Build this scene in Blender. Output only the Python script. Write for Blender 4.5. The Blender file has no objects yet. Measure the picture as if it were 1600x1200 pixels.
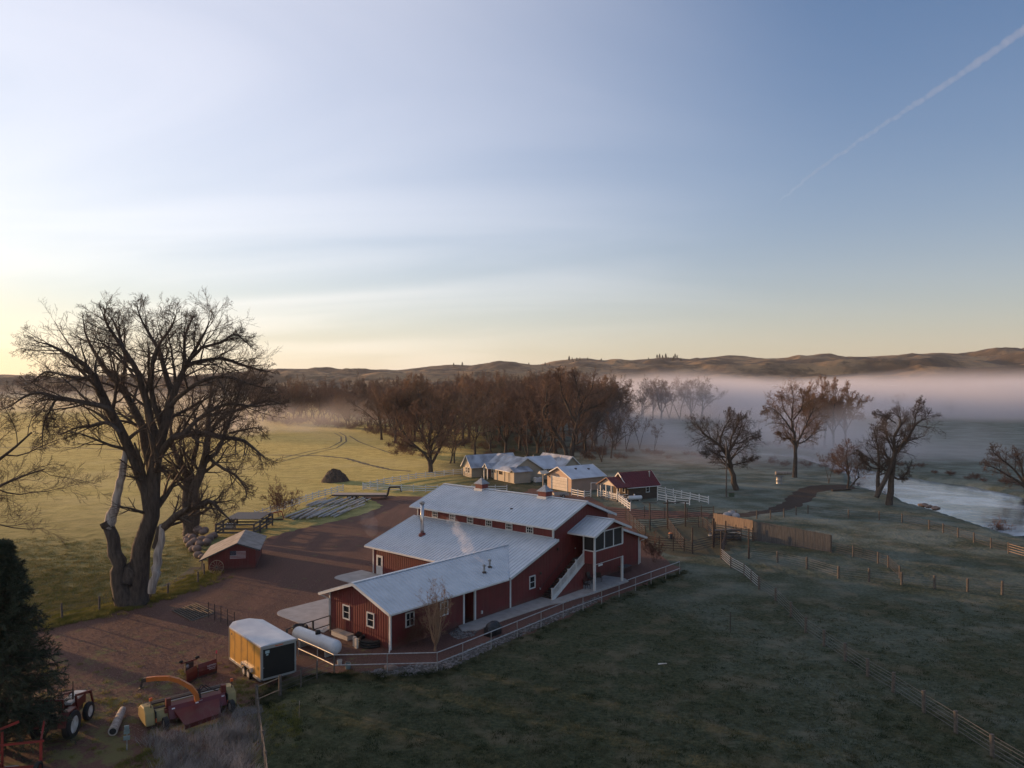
import bpy, math, random
import numpy as np
from mathutils import Vector, Matrix
rad = math.radians
scene = bpy.context.scene
col = scene.collection
H, F, Y0 = 21.0, 1180.0, 598.6

# ------------------------------------------------------------------ camera
cd = bpy.data.cameras.new('camera'); cam = bpy.data.objects.new('camera', cd); col.objects.link(cam)
cd.sensor_width = 36.0; cd.lens = F / 1600 * 36.0
cam.location = (0, 0, H); cam.rotation_euler = (rad(90 - 0.068), 0, 0)
cd.clip_start = 0.5; cd.clip_end = 60000
scene.camera = cam

# ------------------------------------------------------------------ light and exposure
SUN_AZ, SUN_EL = 60.0, 5.2            # degrees to the left of the view axis, and above the horizon
w = bpy.data.worlds.new('World'); scene.world = w; w.use_nodes = True
nt = w.node_tree; N = nt.nodes; L = nt.links
bg = N['Background']; bg.inputs['Strength'].default_value = 0.15
sky = N.new('ShaderNodeTexSky'); sky.sky_type = 'NISHITA'; sky.sun_disc = False
sky.sun_elevation = rad(SUN_EL); sky.sun_rotation = rad(-SUN_AZ); sky.altitude = 300
sky.air_density = 1.0; sky.dust_density = 1.5; sky.ozone_density = 2.2
def wmath(op, a, b=None, c=None):
    n = N.new('ShaderNodeMath'); n.operation = op
    for i, v in enumerate((a, b, c)):
        if v is None: continue
        if isinstance(v, (int, float)): n.inputs[i].default_value = v
        else: L.new(v, n.inputs[i])
    return n.outputs[0]
tc = N.new('ShaderNodeTexCoord'); sp = N.new('ShaderNodeSeparateXYZ'); L.new(tc.outputs['Generated'], sp.inputs[0])
# thin high cloud: noise on a flat layer far overhead
den = wmath('MAXIMUM', sp.outputs[2], 0.03)
cx = wmath('DIVIDE', sp.outputs[0], wmath('ADD', den, 0.12)); cy = wmath('DIVIDE', sp.outputs[1], wmath('ADD', den, 0.12))
cb = N.new('ShaderNodeCombineXYZ'); L.new(cx, cb.inputs[0]); L.new(cy, cb.inputs[1])
mp = N.new('ShaderNodeMapping'); mp.inputs['Rotation'].default_value = (0, 0, rad(58)); mp.inputs['Scale'].default_value = (0.42, 1.0, 1)
L.new(cb.outputs[0], mp.inputs[0])
nz = N.new('ShaderNodeTexNoise'); nz.inputs['Scale'].default_value = 0.75; nz.inputs['Detail'].default_value = 6; nz.inputs['Roughness'].default_value = 0.48; nz.inputs['Distortion'].default_value = 0.9
L.new(mp.outputs[0], nz.inputs['Vector'])
cr = N.new('ShaderNodeMapRange'); cr.interpolation_type = 'SMOOTHSTEP'
cr.inputs[1].default_value = 0.36; cr.inputs[2].default_value = 0.78; L.new(nz.outputs[0], cr.inputs[0])
# more cloud on the sun's side
side = N.new('ShaderNodeMapRange'); side.interpolation_type = 'SMOOTHSTEP'
side.inputs[1].default_value = 0.42; side.inputs[2].default_value = -0.55; side.inputs[3].default_value = 0.03; side.inputs[4].default_value = 1.0
L.new(sp.outputs[0], side.inputs[0])
cov = wmath('MULTIPLY', wmath('ADD', wmath('MULTIPLY', cr.outputs[0], 0.70), 0.46), side.outputs[0])
cc = N.new('ShaderNodeMixRGB'); cc.blend_type = 'ADD'; cc.inputs[0].default_value = 1.0
cl = N.new('ShaderNodeMixRGB'); cl.blend_type = 'MIX'; cl.inputs[1].default_value = (0, 0, 0, 1); cl.inputs[2].default_value = (5.7, 4.8, 4.2, 1)
L.new(cov, cl.inputs[0])
bl = N.new('ShaderNodeMixRGB'); bl.blend_type = 'MULTIPLY'; bl.inputs[0].default_value = 1.0; L.new(sky.outputs[0], bl.inputs[1]); bl.inputs[2].default_value = (.88, 1.05, 1.24, 1); L.new(bl.outputs[0], cc.inputs[1]); L.new(cl.outputs[0], cc.inputs[2])
# pale cream veil low over the horizon
veil = wmath('POWER', 2.718, wmath('MULTIPLY', wmath('ABSOLUTE', sp.outputs[2]), -7.5))
vc = N.new('ShaderNodeMixRGB'); vc.blend_type = 'MIX'; vc.inputs[1].default_value = (0, 0, 0, 1); vc.inputs[2].default_value = (3.7, 2.6, 1.85, 1); L.new(veil, vc.inputs[0])
c2 = N.new('ShaderNodeMixRGB'); c2.blend_type = 'ADD'; c2.inputs[0].default_value = 1.0; L.new(cc.outputs[0], c2.inputs[1]); L.new(vc.outputs[0], c2.inputs[2])
c3 = N.new('ShaderNodeMixRGB'); c3.blend_type = 'MULTIPLY'; c3.inputs[0].default_value = 1.0; L.new(c2.outputs[0], c3.inputs[1]); c3.inputs[2].default_value = (.94, 1.01, 1.09, 1)
# soft shoulder so that the glow round the sun keeps its colour
bw = N.new('ShaderNodeRGBToBW'); L.new(c3.outputs[0], bw.inputs[0])
k_ = wmath('DIVIDE', 1.16, wmath('ADD', 1.0, wmath('DIVIDE', bw.outputs[0], 9.0)))
vm = N.new('ShaderNodeVectorMath'); vm.operation = 'SCALE'; L.new(c3.outputs[0], vm.inputs[0]); L.new(k_, vm.inputs['Scale'])
L.new(vm.outputs[0], bg.inputs['Color'])

sd = bpy.data.lights.new('sun', 'SUN'); sd.energy = 5.0; sd.angle = rad(0.6); sd.color = (1.0, 0.57, 0.27)
so = bpy.data.objects.new('sun', sd); col.objects.link(so)
SUNV = Vector((-math.sin(rad(SUN_AZ)) * math.cos(rad(SUN_EL)), math.cos(rad(SUN_AZ)) * math.cos(rad(SUN_EL)), math.sin(rad(SUN_EL))))
so.rotation_euler = SUNV.to_track_quat('Z', 'Y').to_euler(); so.location = (0, 0, 60)

vs = scene.view_settings; vs.view_transform = 'Standard'; vs.look = 'None'; vs.exposure = 0.32; vs.gamma = 1.0; vs.use_curve_mapping = False
cyc = scene.cycles
cyc.max_bounces = 5; cyc.diffuse_bounces = 2; cyc.glossy_bounces = 2; cyc.transmission_bounces = 3; cyc.volume_bounces = 1; cyc.transparent_max_bounces = 12
cyc.volume_step_rate = 1.0; cyc.volume_max_steps = 256
cyc.sample_clamp_indirect = 4.0

# ------------------------------------------------------------------ helpers
def G(px, py, z=0.0):
    """the spot of the place (at height z) seen at a given spot of the photograph"""
    Y = (H - z) * F / (py - Y0); return ((px - 800.0) / F * Y, Y)
def G3(px, py, z=0.0):
    x, y = G(px, py, z); return (x, y, z)

def tag(o, label=None, cat=None, group=None, kind=None):
    if label: o['label'] = label
    if cat: o['category'] = cat
    if group: o['group'] = group
    if kind: o['kind'] = kind
    return o
def thing(name, label, cat, loc=(0, 0, 0), rz=0.0, group=None):
    o = bpy.data.objects.new(name, None); col.objects.link(o); o.empty_display_size = 0.3
    o.location = loc if len(loc) == 3 else (loc[0], loc[1], 0); o.rotation_euler = (0, 0, rz)
    return tag(o, label, cat, group)

class MB:
    def __init__(s): s.v = []; s.f = []
    def poly(s, pts):
        b = len(s.v); s.v += [tuple(p) for p in pts]; s.f.append(tuple(range(b, b + len(pts)))); return s
    def hexa(s, p):   # 8 points, bottom ring then top ring
        b = len(s.v); s.v += [tuple(q) for q in p]
        for q in ((0, 3, 2, 1), (4, 5, 6, 7), (0, 1, 5, 4), (1, 2, 6, 5), (2, 3, 7, 6), (3, 0, 4, 7)):
            s.f.append(tuple(b + i for i in q))
        return s
    def box(s, x0, x1, y0, y1, z0, z1):
        return s.hexa([(x0, y0, z0), (x1, y0, z0), (x1, y1, z0), (x0, y1, z0), (x0, y0, z1), (x1, y0, z1), (x1, y1, z1), (x0, y1, z1)])
    def bar(s, a, b, w, h, up=(0, 0, 1)):
        a = Vector(a); b = Vector(b); d = (b - a).normalized(); u = Vector(up)
        if abs(d.dot(u)) > 0.98: u = Vector((1, 0, 0))
        x = d.cross(u).normalized(); z = x.cross(d).normalized(); x *= w / 2; z *= h / 2
        return s.hexa([a - x - z, a + x - z, b + x - z, b - x - z, a - x + z, a + x + z, b + x + z, b - x + z])
    def tube(s, pts, r, n=8, cap=True):
        pts = [Vector(p) for p in pts]; m = len(pts)
        rr = r if isinstance(r, (list, tuple)) else [r] * m
        base = len(s.v); ref = None
        for i, p in enumerate(pts):
            d = (pts[min(i + 1, m - 1)] - pts[max(i - 1, 0)]).normalized()
            if ref is None: ref = Vector((0, 0, 1)) if abs(d.z) < 0.9 else Vector((1, 0, 0))
            x = d.cross(ref).normalized(); y = x.cross(d).normalized(); ref = y
            for k in range(n):
                a = 2 * math.pi * k / n; s.v.append(tuple(p + (x * math.cos(a) + y * math.sin(a)) * rr[i]))
        for i in range(m - 1):
            for k in range(n):
                k2 = (k + 1) % n; s.f.append((base + i * n + k, base + (i + 1) * n + k, base + (i + 1) * n + k2, base + i * n + k2))
        if cap:
            s.f.append(tuple(base + k for k in range(n))); s.f.append(tuple(base + (m - 1) * n + k for k in range(n - 1, -1, -1)))
        return s
    def prism(s, pts, axis_vec):   # polygon extruded along a vector
        n = len(pts); b = len(s.v); a = Vector(axis_vec)
        s.v += [tuple(p) for p in pts] + [tuple(Vector(p) + a) for p in pts]
        s.f.append(tuple(b + i for i in range(n - 1, -1, -1))); s.f.append(tuple(b + n + i for i in range(n)))
        for i in range(n):
            j = (i + 1) % n; s.f.append((b + i, b + j, b + n + j, b + n + i))
        return s
    def lathe(s, prof, c=(0, 0, 0), n=16, axis='z', cap=True):
        b = len(s.v)
        for r, z in prof:
            for k in range(n):
                a = 2 * math.pi * k / n; q = (r * math.cos(a), r * math.sin(a), z)
                if axis == 'x': q = (q[2], q[0], q[1])
                if axis == 'y': q = (q[0], q[2], q[1])
                s.v.append((c[0] + q[0], c[1] + q[1], c[2] + q[2]))
        for i in range(len(prof) - 1):
            for k in range(n):
                k2 = (k + 1) % n; s.f.append((b + i * n + k, b + i * n + k2, b + (i + 1) * n + k2, b + (i + 1) * n + k))
        if cap: s.f.append(tuple(b + k for k in range(n - 1, -1, -1))); s.f.append(tuple(b + (len(prof) - 1) * n + k for k in range(n)))
        return s
    def blob(s, c, r, seed=0, n=10, m=7, amp=0.15):
        rng = random.Random(seed); ph = [rng.uniform(0, 6.28) for _ in range(6)]; b = len(s.v)
        for i in range(m + 1):
            t = math.pi * i / m
            for k in range(n):
                a = 2 * math.pi * k / n
                q = 1 + amp * (math.sin(2 * a + ph[0] + t) + math.sin(3 * a + ph[1] - 2 * t) * .6 + math.sin(5 * t + ph[2] + a) * .5)
                s.v.append((c[0] + r[0] * q * math.sin(t) * math.cos(a), c[1] + r[1] * q * math.sin(t) * math.sin(a), c[2] + r[2] * q * math.cos(t)))
        for i in range(m):
            for k in range(n):
                k2 = (k + 1) % n; s.f.append((b + i * n + k, b + (i + 1) * n + k, b + (i + 1) * n + k2, b + i * n + k2))
        return s
    def mesh(s, name, m, smooth=False):
        me = bpy.data.meshes.new(name); me.from_pydata(s.v, [], s.f); me.materials.append(m)
        if smooth: me.polygons.foreach_set('use_smooth', [True] * len(me.polygons))
        me.update(); return me
    def build(s, name, m, parent=None, loc=None, rz=None, smooth=False, bevel=0):
        o = bpy.data.objects.new(name, s.mesh(name, m, smooth)); col.objects.link(o)
        if parent: o.parent = parent
        if loc is not None: o.location = loc if len(loc) == 3 else (*loc, 0)
        if rz is not None: o.rotation_euler = (0, 0, rz)
        if bevel:
            b = o.modifiers.new('bevel', 'BEVEL'); b.width = bevel; b.segments = 2; b.limit_method = 'ANGLE'
        return o

def place(mesh, name, parent=None, loc=(0, 0, 0), rz=0, sc=None):
    o = bpy.data.objects.new(name, mesh); col.objects.link(o); o.location = loc; o.rotation_euler = (0, 0, rz)
    if sc: o.scale = sc if isinstance(sc, tuple) else (sc, sc, sc)
    if parent: o.parent = parent
    return o
def copy_tree(o, parent=None):
    c = o.copy(); col.objects.link(c); c.parent = parent
    for ch in list(o.children): copy_tree(ch, c)
    return c

# ------------------------------------------------------------------ materials
def mat(name, c, rough=0.7, c2=None, scale=3.0, detail=4, bump=0.0, bscale=None, metal=0.0, stretch=None, spec=None, trans=0.0, lo=0.35, hi=0.65, bdist=0.02):
    m = bpy.data.materials.new(name); m.use_nodes = True; t = m.node_tree; n = t.nodes; l = t.links
    b = n['Principled BSDF']; b.inputs['Roughness'].default_value = rough; b.inputs['Metallic'].default_value = metal
    b.inputs['Base Color'].default_value = (*c, 1)
    if spec is not None: b.inputs['Specular IOR Level'].default_value = spec
    tcn = n.new('ShaderNodeTexCoord'); v = tcn.outputs['Object']
    if stretch:
        mp = n.new('ShaderNodeMapping'); mp.inputs['Scale'].default_value = stretch; l.new(v, mp.inputs[0]); v = mp.outputs[0]
    if c2 is not None:
        z = n.new('ShaderNodeTexNoise'); z.inputs['Scale'].default_value = scale; z.inputs['Detail'].default_value = detail; l.new(v, z.inputs['Vector'])
        r = n.new('ShaderNodeValToRGB'); r.color_ramp.elements[0].position = lo; r.color_ramp.elements[1].position = hi
        r.color_ramp.elements[0].color = (*c, 1); r.color_ramp.elements[1].color = (*c2, 1)
        l.new(z.outputs[0], r.inputs[0]); l.new(r.outputs[0], b.inputs['Base Color'])
    if bump:
        z2 = n.new('ShaderNodeTexNoise'); z2.inputs['Scale'].default_value = bscale or scale * 3; z2.inputs['Detail'].default_value = 5; l.new(v, z2.inputs['Vector'])
        bp = n.new('ShaderNodeBump'); bp.inputs['Strength'].default_value = bump; bp.inputs['Distance'].default_value = bdist
        l.new(z2.outputs[0], bp.inputs['Height']); l.new(bp.outputs[0], b.inputs['Normal'])
    return m

def nodes_of(m): return m.node_tree.nodes, m.node_tree.links
M = {}
M['white'] = mat('white_trim', (.62, .61, .58), .5, (.52, .51, .49), 1.5)
M['roofwhite'] = mat('frosted_metal_roof', (.44, .48, .52), .40, (.54, .58, .62), .8, 7, lo=.3, hi=.7)
M['red'] = mat('red_siding', (.155, .021, .020), .55, (.115, .018, .017), .8, 6)
M['conc'] = mat('concrete', (.33, .30, .27), .85, (.42, .38, .35), 1.2, 6, .15, 20)
M['darkglass'] = mat('window_glass', (.015, .018, .022), .08)
M['screen'] = mat('dark_screen', (.012, .012, .013), .6)
M['dark'] = mat('dark_steel', (.03, .028, .026), .6, (.07, .04, .03), 4)
M['black'] = mat('black_rubber', (.012, .012, .012), .8)
M['galv'] = mat('galvanised_steel', (.38, .38, .37), .42, (.26, .24, .23), 5, metal=.5)
M['post'] = mat('weathered_post', (.13, .105, .085), .85, (.07, .06, .05), 6, 5, .3, 30)
M['shaded_greywood'] = mat('shade_darkened_weathered_wood', (.095, .093, .093), .85, (.055, .054, .055), 2, 6, .3, 20, stretch=(6, 6, .6))  # old wood, darkened further to carry the windbreak's shade in its colour
M['bark'] = mat('furrowed_bark', (.045, .034, .027), .92, (.095, .072, .055), 1.6, 6, .8, 5, stretch=(3, 3, .7), bdist=.12)
M['deadwood'] = mat('bleached_dead_wood', (.40, .34, .29), .8, (.20, .165, .14), 1.2, 6, .5, 5, stretch=(4, 4, .5), bdist=.06)
M['twig'] = mat('twig_bark', (.15, .086, .058), .85, (.20, .115, .074), .4)
M['twig_grey'] = mat('grey_twig_bark', (.12, .082, .062), .85, (.16, .11, .08), .4)
M['twig_dark'] = mat('dark_twig_bark', (.060, .042, .032), .85, (.09, .06, .042), .4)
M['twig_pale'] = mat('pale_twig_bark', (.30, .18, .105), .85, (.22, .13, .08), .4)
M['twig_red'] = mat('reddish_willow_twigs', (.15, .070, .045), .85, (.11, .055, .038), .4)

def splash(m, base, dirt=(.10, .055, .042), h=.55):
    n, l = nodes_of(m); b = n['Principled BSDF']; src = b.inputs['Base Color'].links[0].from_socket
    g = n.new('ShaderNodeNewGeometry'); s = n.new('ShaderNodeSeparateXYZ'); l.new(g.outputs['Position'], s.inputs[0]); z = n.new('ShaderNodeTexNoise'); z.inputs['Scale'].default_value = 2.2; z.inputs['Detail'].default_value = 6; l.new(g.outputs['Position'], z.inputs['Vector'])
    a = n.new('ShaderNodeMath'); a.operation = 'MULTIPLY_ADD'; l.new(z.outputs[0], a.inputs[0]); a.inputs[1].default_value = -1.0; l.new(s.outputs[2], a.inputs[2])
    r = n.new('ShaderNodeMapRange'); r.inputs[1].default_value = h - .5; r.inputs[2].default_value = -.5; r.inputs[3].default_value = 0; r.inputs[4].default_value = .8; l.new(a.outputs[0], r.inputs[0])
    x = n.new('ShaderNodeMixRGB'); l.new(r.outputs[0], x.inputs[0]); l.new(src, x.inputs[1]); x.inputs[2].default_value = (*dirt, 1)
    # rain streaks
    mp = n.new('ShaderNodeMapping'); mp.inputs['Scale'].default_value = (2.6, 2.6, .16); l.new(g.outputs['Position'], mp.inputs[0]); z2 = n.new('ShaderNodeTexNoise'); z2.inputs['Scale'].default_value = 1.6; z2.inputs['Detail'].default_value = 6; l.new(mp.outputs[0], z2.inputs['Vector'])
    r2 = n.new('ShaderNodeMapRange'); r2.inputs[1].default_value = .45; r2.inputs[2].default_value = .75; r2.inputs[4].default_value = .38; l.new(z2.outputs[0], r2.inputs[0]); x2 = n.new('ShaderNodeMixRGB'); l.new(r2.outputs[0], x2.inputs[0]); l.new(x.outputs[0], x2.inputs[1]); x2.inputs[2].default_value = (.14, .055, .045, 1); l.new(x2.outputs[0], b.inputs['Base Color'])
splash(M['red'], None)
# ground: grass, dry patches and frost
def ground_mat():
    m = bpy.data.materials.new('grass_ground'); m.use_nodes = True; n, l = nodes_of(m); b = n['Principled BSDF']
    b.inputs['Roughness'].default_value = .9; b.inputs['Specular IOR Level'].default_value = .15
    b.inputs['Sheen Weight'].default_value = 0; b.inputs['Sheen Roughness'].default_value = .45; b.inputs['Sheen Tint'].default_value = (.75, .62, .25, 1)
    geo = n.new('ShaderNodeNewGeometry'); pos = geo.outputs['Position']
    def noise(scale, det=4, rgh=.55, stretch=None):
        z = n.new('ShaderNodeTexNoise'); z.inputs['Scale'].default_value = scale; z.inputs['Detail'].default_value = det; z.inputs['Roughness'].default_value = rgh
        v = pos
        if stretch:
            mp = n.new('ShaderNodeMapping'); mp.inputs['Scale'].default_value = stretch; l.new(pos, mp.inputs[0]); v = mp.outputs[0]
        l.new(v, z.inputs['Vector']); return z.outputs[0]
    def rng(v, a, b_, c=0., d=1.):
        r = n.new('ShaderNodeMapRange'); r.interpolation_type = 'SMOOTHSTEP'
        for i, q in enumerate((a, b_, c, d)): r.inputs[i + 1].default_value = q
        l.new(v, r.inputs[0]); return r.outputs[0]
    def mix(f, a, b_):
        x = n.new('ShaderNodeMixRGB')
        if isinstance(f, float): x.inputs[0].default_value = f
        else: l.new(f, x.inputs[0])
        for i, q in ((1, a), (2, b_)):
            if isinstance(q, tuple): x.inputs[i].default_value = (*q, 1)
            else: l.new(q, x.inputs[i])
        return x.outputs[0]
    def mth(op, a, b_):
        x = n.new('ShaderNodeMath'); x.operation = op
        for i, q in ((0, a), (1, b_)):
            if isinstance(q, (int, float)): x.inputs[i].default_value = q
            else: l.new(q, x.inputs[i])
        return x.outputs[0]
    s = n.new('ShaderNodeSeparateXYZ'); l.new(pos, s.inputs[0])
    big = noise(.035, 6); med = noise(.35, 6); fine = noise(3.5, 5, .65); 
    c = mix(rng(fine, .35, .7), (.026, .035, .018), (.070, .076, .038))
    c = mix(mth('MULTIPLY', rng(med, .48, .68), .75), c, (.115, .098, .060))
    # hay field left of the fence: paler, drier, low sunlight put into colour and sheen
    leftf = rng(mth('ADD', s.outputs[0], mth('MULTIPLY', big, 20.)), 4, -14)
    far = rng(s.outputs[1], 55, 150, .25, 1.)
    l.new(mth('MULTIPLY', mth('MULTIPLY', mth('MULTIPLY', leftf, far), rng(s.outputs[2], 5., 1.)), .60), b.inputs['Sheen Weight'])
    fld = mix(rng(mth('ADD', mth('MULTIPLY', med, .6), mth('MULTIPLY', noise(.09, 8, .7), .4)), .40, .60), (.070, .098, .028), (.23, .22, .075))
    fld = mix(mth('MULTIPLY', rng(noise(.02, 6, .6), .5, .62), .5), fld, (.26, .24, .13))
    c = mix(mth('MULTIPLY', leftf, far), c, fld)
    # frost, strongest on the flats toward the river
    fr = rng(mth('ADD', noise(.12, 8, .62), mth('MULTIPLY', fine, .25)), .50, .78)
    frw = mth('MULTIPLY', rng(s.outputs[0], 2, 22), rng(s.outputs[1], 45, 120, .35, 1.))
    frz = mth('ADD', mth('MULTIPLY', fr, .36), mth('MULTIPLY', rng(s.outputs[1], 60, 170, .0, .18), 1.))
    c = mix(mth('MULTIPLY', frz, frw), c, (.29, .335, .30))
    # hills: brown dry prairie, lit patches put into the colour noise
    hill = rng(s.outputs[2], 2.0, 9.0)
    hc = mix(rng(noise(.006, 8, .65), .42, .60), (.07, .05, .03), (.28, .18, .09))
    hc = mix(mth('MULTIPLY', rng(noise(.02, 10, .75), .50, .60), .75), hc, (.025, .022, .016))
    c = mix(hill, c, hc)
    l.new(c, b.inputs['Base Color'])
    bh = mth('ADD', mth('MULTIPLY', fine, .28), mth('MULTIPLY', noise(1.1, 4), .60))
    bh = mth('ADD', bh, mth('MULTIPLY', med, .9))
    bh = mth('ADD', bh, mth('MULTIPLY', noise(9.0, 3, .6), .07))
    bp = n.new('ShaderNodeBump'); bp.inputs['Strength'].default_value = .8; bp.inputs['Distance'].default_value = .55
    l.new(bh, bp.inputs['Height']); l.new(bp.outputs[0], b.inputs['Normal'])
    return m
M['ground'] = ground_mat()

# ------------------------------------------------------------------ terrain
riv_near = [(1760, 880), (1600, 828), (1555, 815), (1512, 804), (1468, 792), (1435, 782), (1402, 772), (1385, 757), (1345, 746), (1310, 735), (1280, 724), (1240, 716), (1150, 710), (1050, 706), (950, 702), (800, 698)]
riv_far = [(1760, 790), (1600, 766), (1550, 761), (1505, 752), (1465, 743), (1430, 737), (1395, 731), (1370, 727), (1335, 721), (1305, 715), (1270, 708), (1230, 702), (1150, 699), (1050, 697), (950, 695), (800, 692)]
rc = np.array([[(a + b) / 2 for a, b in zip(G(*p), G(*q))] for p, q in zip(riv_near, riv_far)])
rw = np.array([math.dist(G(*p), G(*q)) / 2 for p, q in zip(riv_near, riv_far)]) * 0.88
# sideways extent of the banks, not along the view: river widths measured across its course
tv = np.gradient(rc, axis=0); tv /= np.linalg.norm(tv, axis=1)[:, None]
for i, (p, q) in enumerate(zip(riv_near, riv_far)):
    dv = np.array(G(*q)) - np.array(G(*p)); rw[i] = abs(dv[0] * tv[i][1] - dv[1] * tv[i][0]) / 2
rw[8:] *= np.linspace(.7, .15, len(rw) - 8)
hill_prof = [(-3000, 574), (-1000, 580), (0, 586), (250, 590), (380, 581), (430, 576), (520, 577), (620, 580), (660, 574), (712, 568), (740, 573), (790, 562), (830, 571), (880, 564), (900, 560), (960, 565), (1040, 558), (1080, 562), (1150, 555), (1200, 561), (1300, 553), (1350, 556), (1450, 553), (1550, 548), (1600, 543), (2000, 535), (4000, 545)]
foot_prof = [(-3000, 599), (700, 599), (900, 592), (1040, 586), (1130, 589), (1240, 588), (1300, 583), (1400, 579), (1500, 573), (1600, 567), (2000, 558), (4000, 565)]
def sstep(x, a, b):
    t = np.clip((x - a) / (b - a), 0, 1); return t * t * (3 - 2 * t)
def vnoise(x, y, seed=0):
    xi = np.floor(x).astype(np.int64); yi = np.floor(y).astype(np.int64); xf = x - xi; yf = y - yi
    def h(a, b):
        n = (a * 374761393 + b * 668265263 + seed * 974634777) & 0x7fffffff; n = ((n ^ (n >> 13)) * 1274126177) & 0x7fffffff
        return ((n ^ (n >> 16)) & 0xffff) / 65535.0
    u = xf * xf * (3 - 2 * xf); v = yf * yf * (3 - 2 * yf)
    return (h(xi, yi) * (1 - u) + h(xi + 1, yi) * u) * (1 - v) + (h(xi, yi + 1) * (1 - u) + h(xi + 1, yi + 1) * u) * v
def fbm(x, y, oct=5, seed=0):
    s = 0; a = .5
    for i in range(oct): s = s + a * vnoise(x * 2 ** i, y * 2 ** i, seed + i); a *= .5
    return s
def height(x, y):
    x = np.asarray(x, float); y = np.asarray(y, float)
    d = np.full(x.shape, 1e9)
    for i in range(len(rc) - 1):
        a, b = rc[i], rc[i + 1]; ab = b - a; t = np.clip(((x - a[0]) * ab[0] + (y - a[1]) * ab[1]) / (ab @ ab), 0, 1)
        dd = np.hypot(x - a[0] - t * ab[0], y - a[1] - t * ab[1]) - (rw[i] * (1 - t) + rw[i + 1] * t); d = np.minimum(d, dd)
    z = -1.9 * (1 - sstep(d, -2.2, 1.2))
    r = np.hypot(x, y)
    z = z + (fbm(x / 60, y / 60, 3, 5) - .45) * 1.2 * sstep(r, 190, 400)
    px = 800 + F * x / np.maximum(y, 1e-3); px = np.where(y <= 1, np.where(x < 0, -3000, 4000), px)
    yq = sstep(np.maximum(y, .25 * r), 1450, 2700.); px = px + (fbm(x / 240 + 9, y / 240, 4, 41) - .47) * 260 * (1 - yq)
    hp = (np.interp(px - 14, *zip(*hill_prof)) + np.interp(px + 14, *zip(*hill_prof)) + np.interp(px, *zip(*hill_prof))) / 3 + (fbm(px / 30, px * 0 + 3.3, 3, 17) - .45) * 3.0; fp = np.interp(px, *zip(*foot_prof))
    out = np.zeros_like(z); yy = np.maximum(y, .25 * r); wob = (fbm(x / 300 + 7, y / 900 + 2, 4, 61) - .47)
    # successive ridge lines, each with its own crest height, one behind the other
    for k, (Rk, fr_, wd_) in enumerate([(1150., .16, 170.), (1400., .36, 190.), (1700., .55, 220.), (2050., .74, 240.), (2420., .90, 250.), (2750., 1.0, 300.)]):
        crest = fp + (hp - fp) * fr_ if k else fp + 5
        if k == 1: crest = fp
        # crest heights rise and fall along each line so that the lines cross
        va = (fbm(px / 95 + k * 9.7, px * 0 + k * 3.1, 4, 90 + k) - .5) * (12 if 0 < k < 5 else 7 if k == 0 else 3.2)
        crest = crest + va
        Rr = Rk + wob * (520 if k < 5 else 120); hk = np.maximum((Y0 - crest) / F * Rr + H, 0)
        t = (yy - Rr) / wd_; bump = np.where(t < 0, np.exp(-(t * 1.15) ** 2), np.maximum(np.exp(-(t * .9) ** 2), .55 * sstep(-t, -6, 0)))
        out = np.maximum(out, hk * bump)
    q = sstep(yy, 1000, 1500) * (1 - sstep(yy, 2500, 2720) * .85)
    gul = 1 - np.abs(2 * fbm(x / 210 + 3, y / 260, 5, 31) - 1) * 2.2
    out = out + q * ((gul - .55) * 15 + (fbm(x / 85, y / 85, 4, 77) - .47) * 12) * np.minimum(out / 18, 1)
    return z + np.maximum(out, 0)
def hz(x, y): return float(height(np.array([x]), np.array([y]))[0])

def grid_mesh(name, X, Yy, Z, m, smooth=True):
    nr, nc = X.shape; v = np.stack([X, Yy, Z], -1).reshape(-1, 3)
    idx = np.arange(nr * nc).reshape(nr, nc)
    q = np.stack([idx[:-1, :-1], idx[:-1, 1:], idx[1:, 1:], idx[1:, :-1]], -1).reshape(-1, 4)
    return np_mesh(name, v, q, m, smooth)
def np_mesh(name, v, q, m, smooth=True):
    me = bpy.data.meshes.new(name); k = q.shape[1]
    me.vertices.add(len(v)); me.vertices.foreach_set('co', v.astype(np.float32).ravel())
    me.loops.add(q.size); me.loops.foreach_set('vertex_index', q.astype(np.int32).ravel())
    me.polygons.add(len(q)); me.polygons.foreach_set('loop_start', np.arange(0, q.size, k, dtype=np.int32))
    me.polygons.foreach_set('use_smooth', np.full(len(q), smooth)); me.update(calc_edges=True); me.materials.append(m)
    return me
th = np.radians(np.concatenate([np.linspace(-82, -38, 60)[:-1], np.linspace(-38, 38, 560), np.linspace(38, 82, 60)[1:]])); rr_ = np.concatenate([[2.], np.geomspace(12, 950, 300), np.linspace(958, 2900, 260), np.geomspace(2940, 5200, 12)])
R_, T_ = np.meshgrid(rr_, th, indexing='ij')
GX, GY = R_ * np.sin(T_), R_ * np.cos(T_)
g_ = place(grid_mesh('ground', GX, GY, height(GX, GY), M['ground']), 'ground'); tag(g_, kind='structure')

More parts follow.
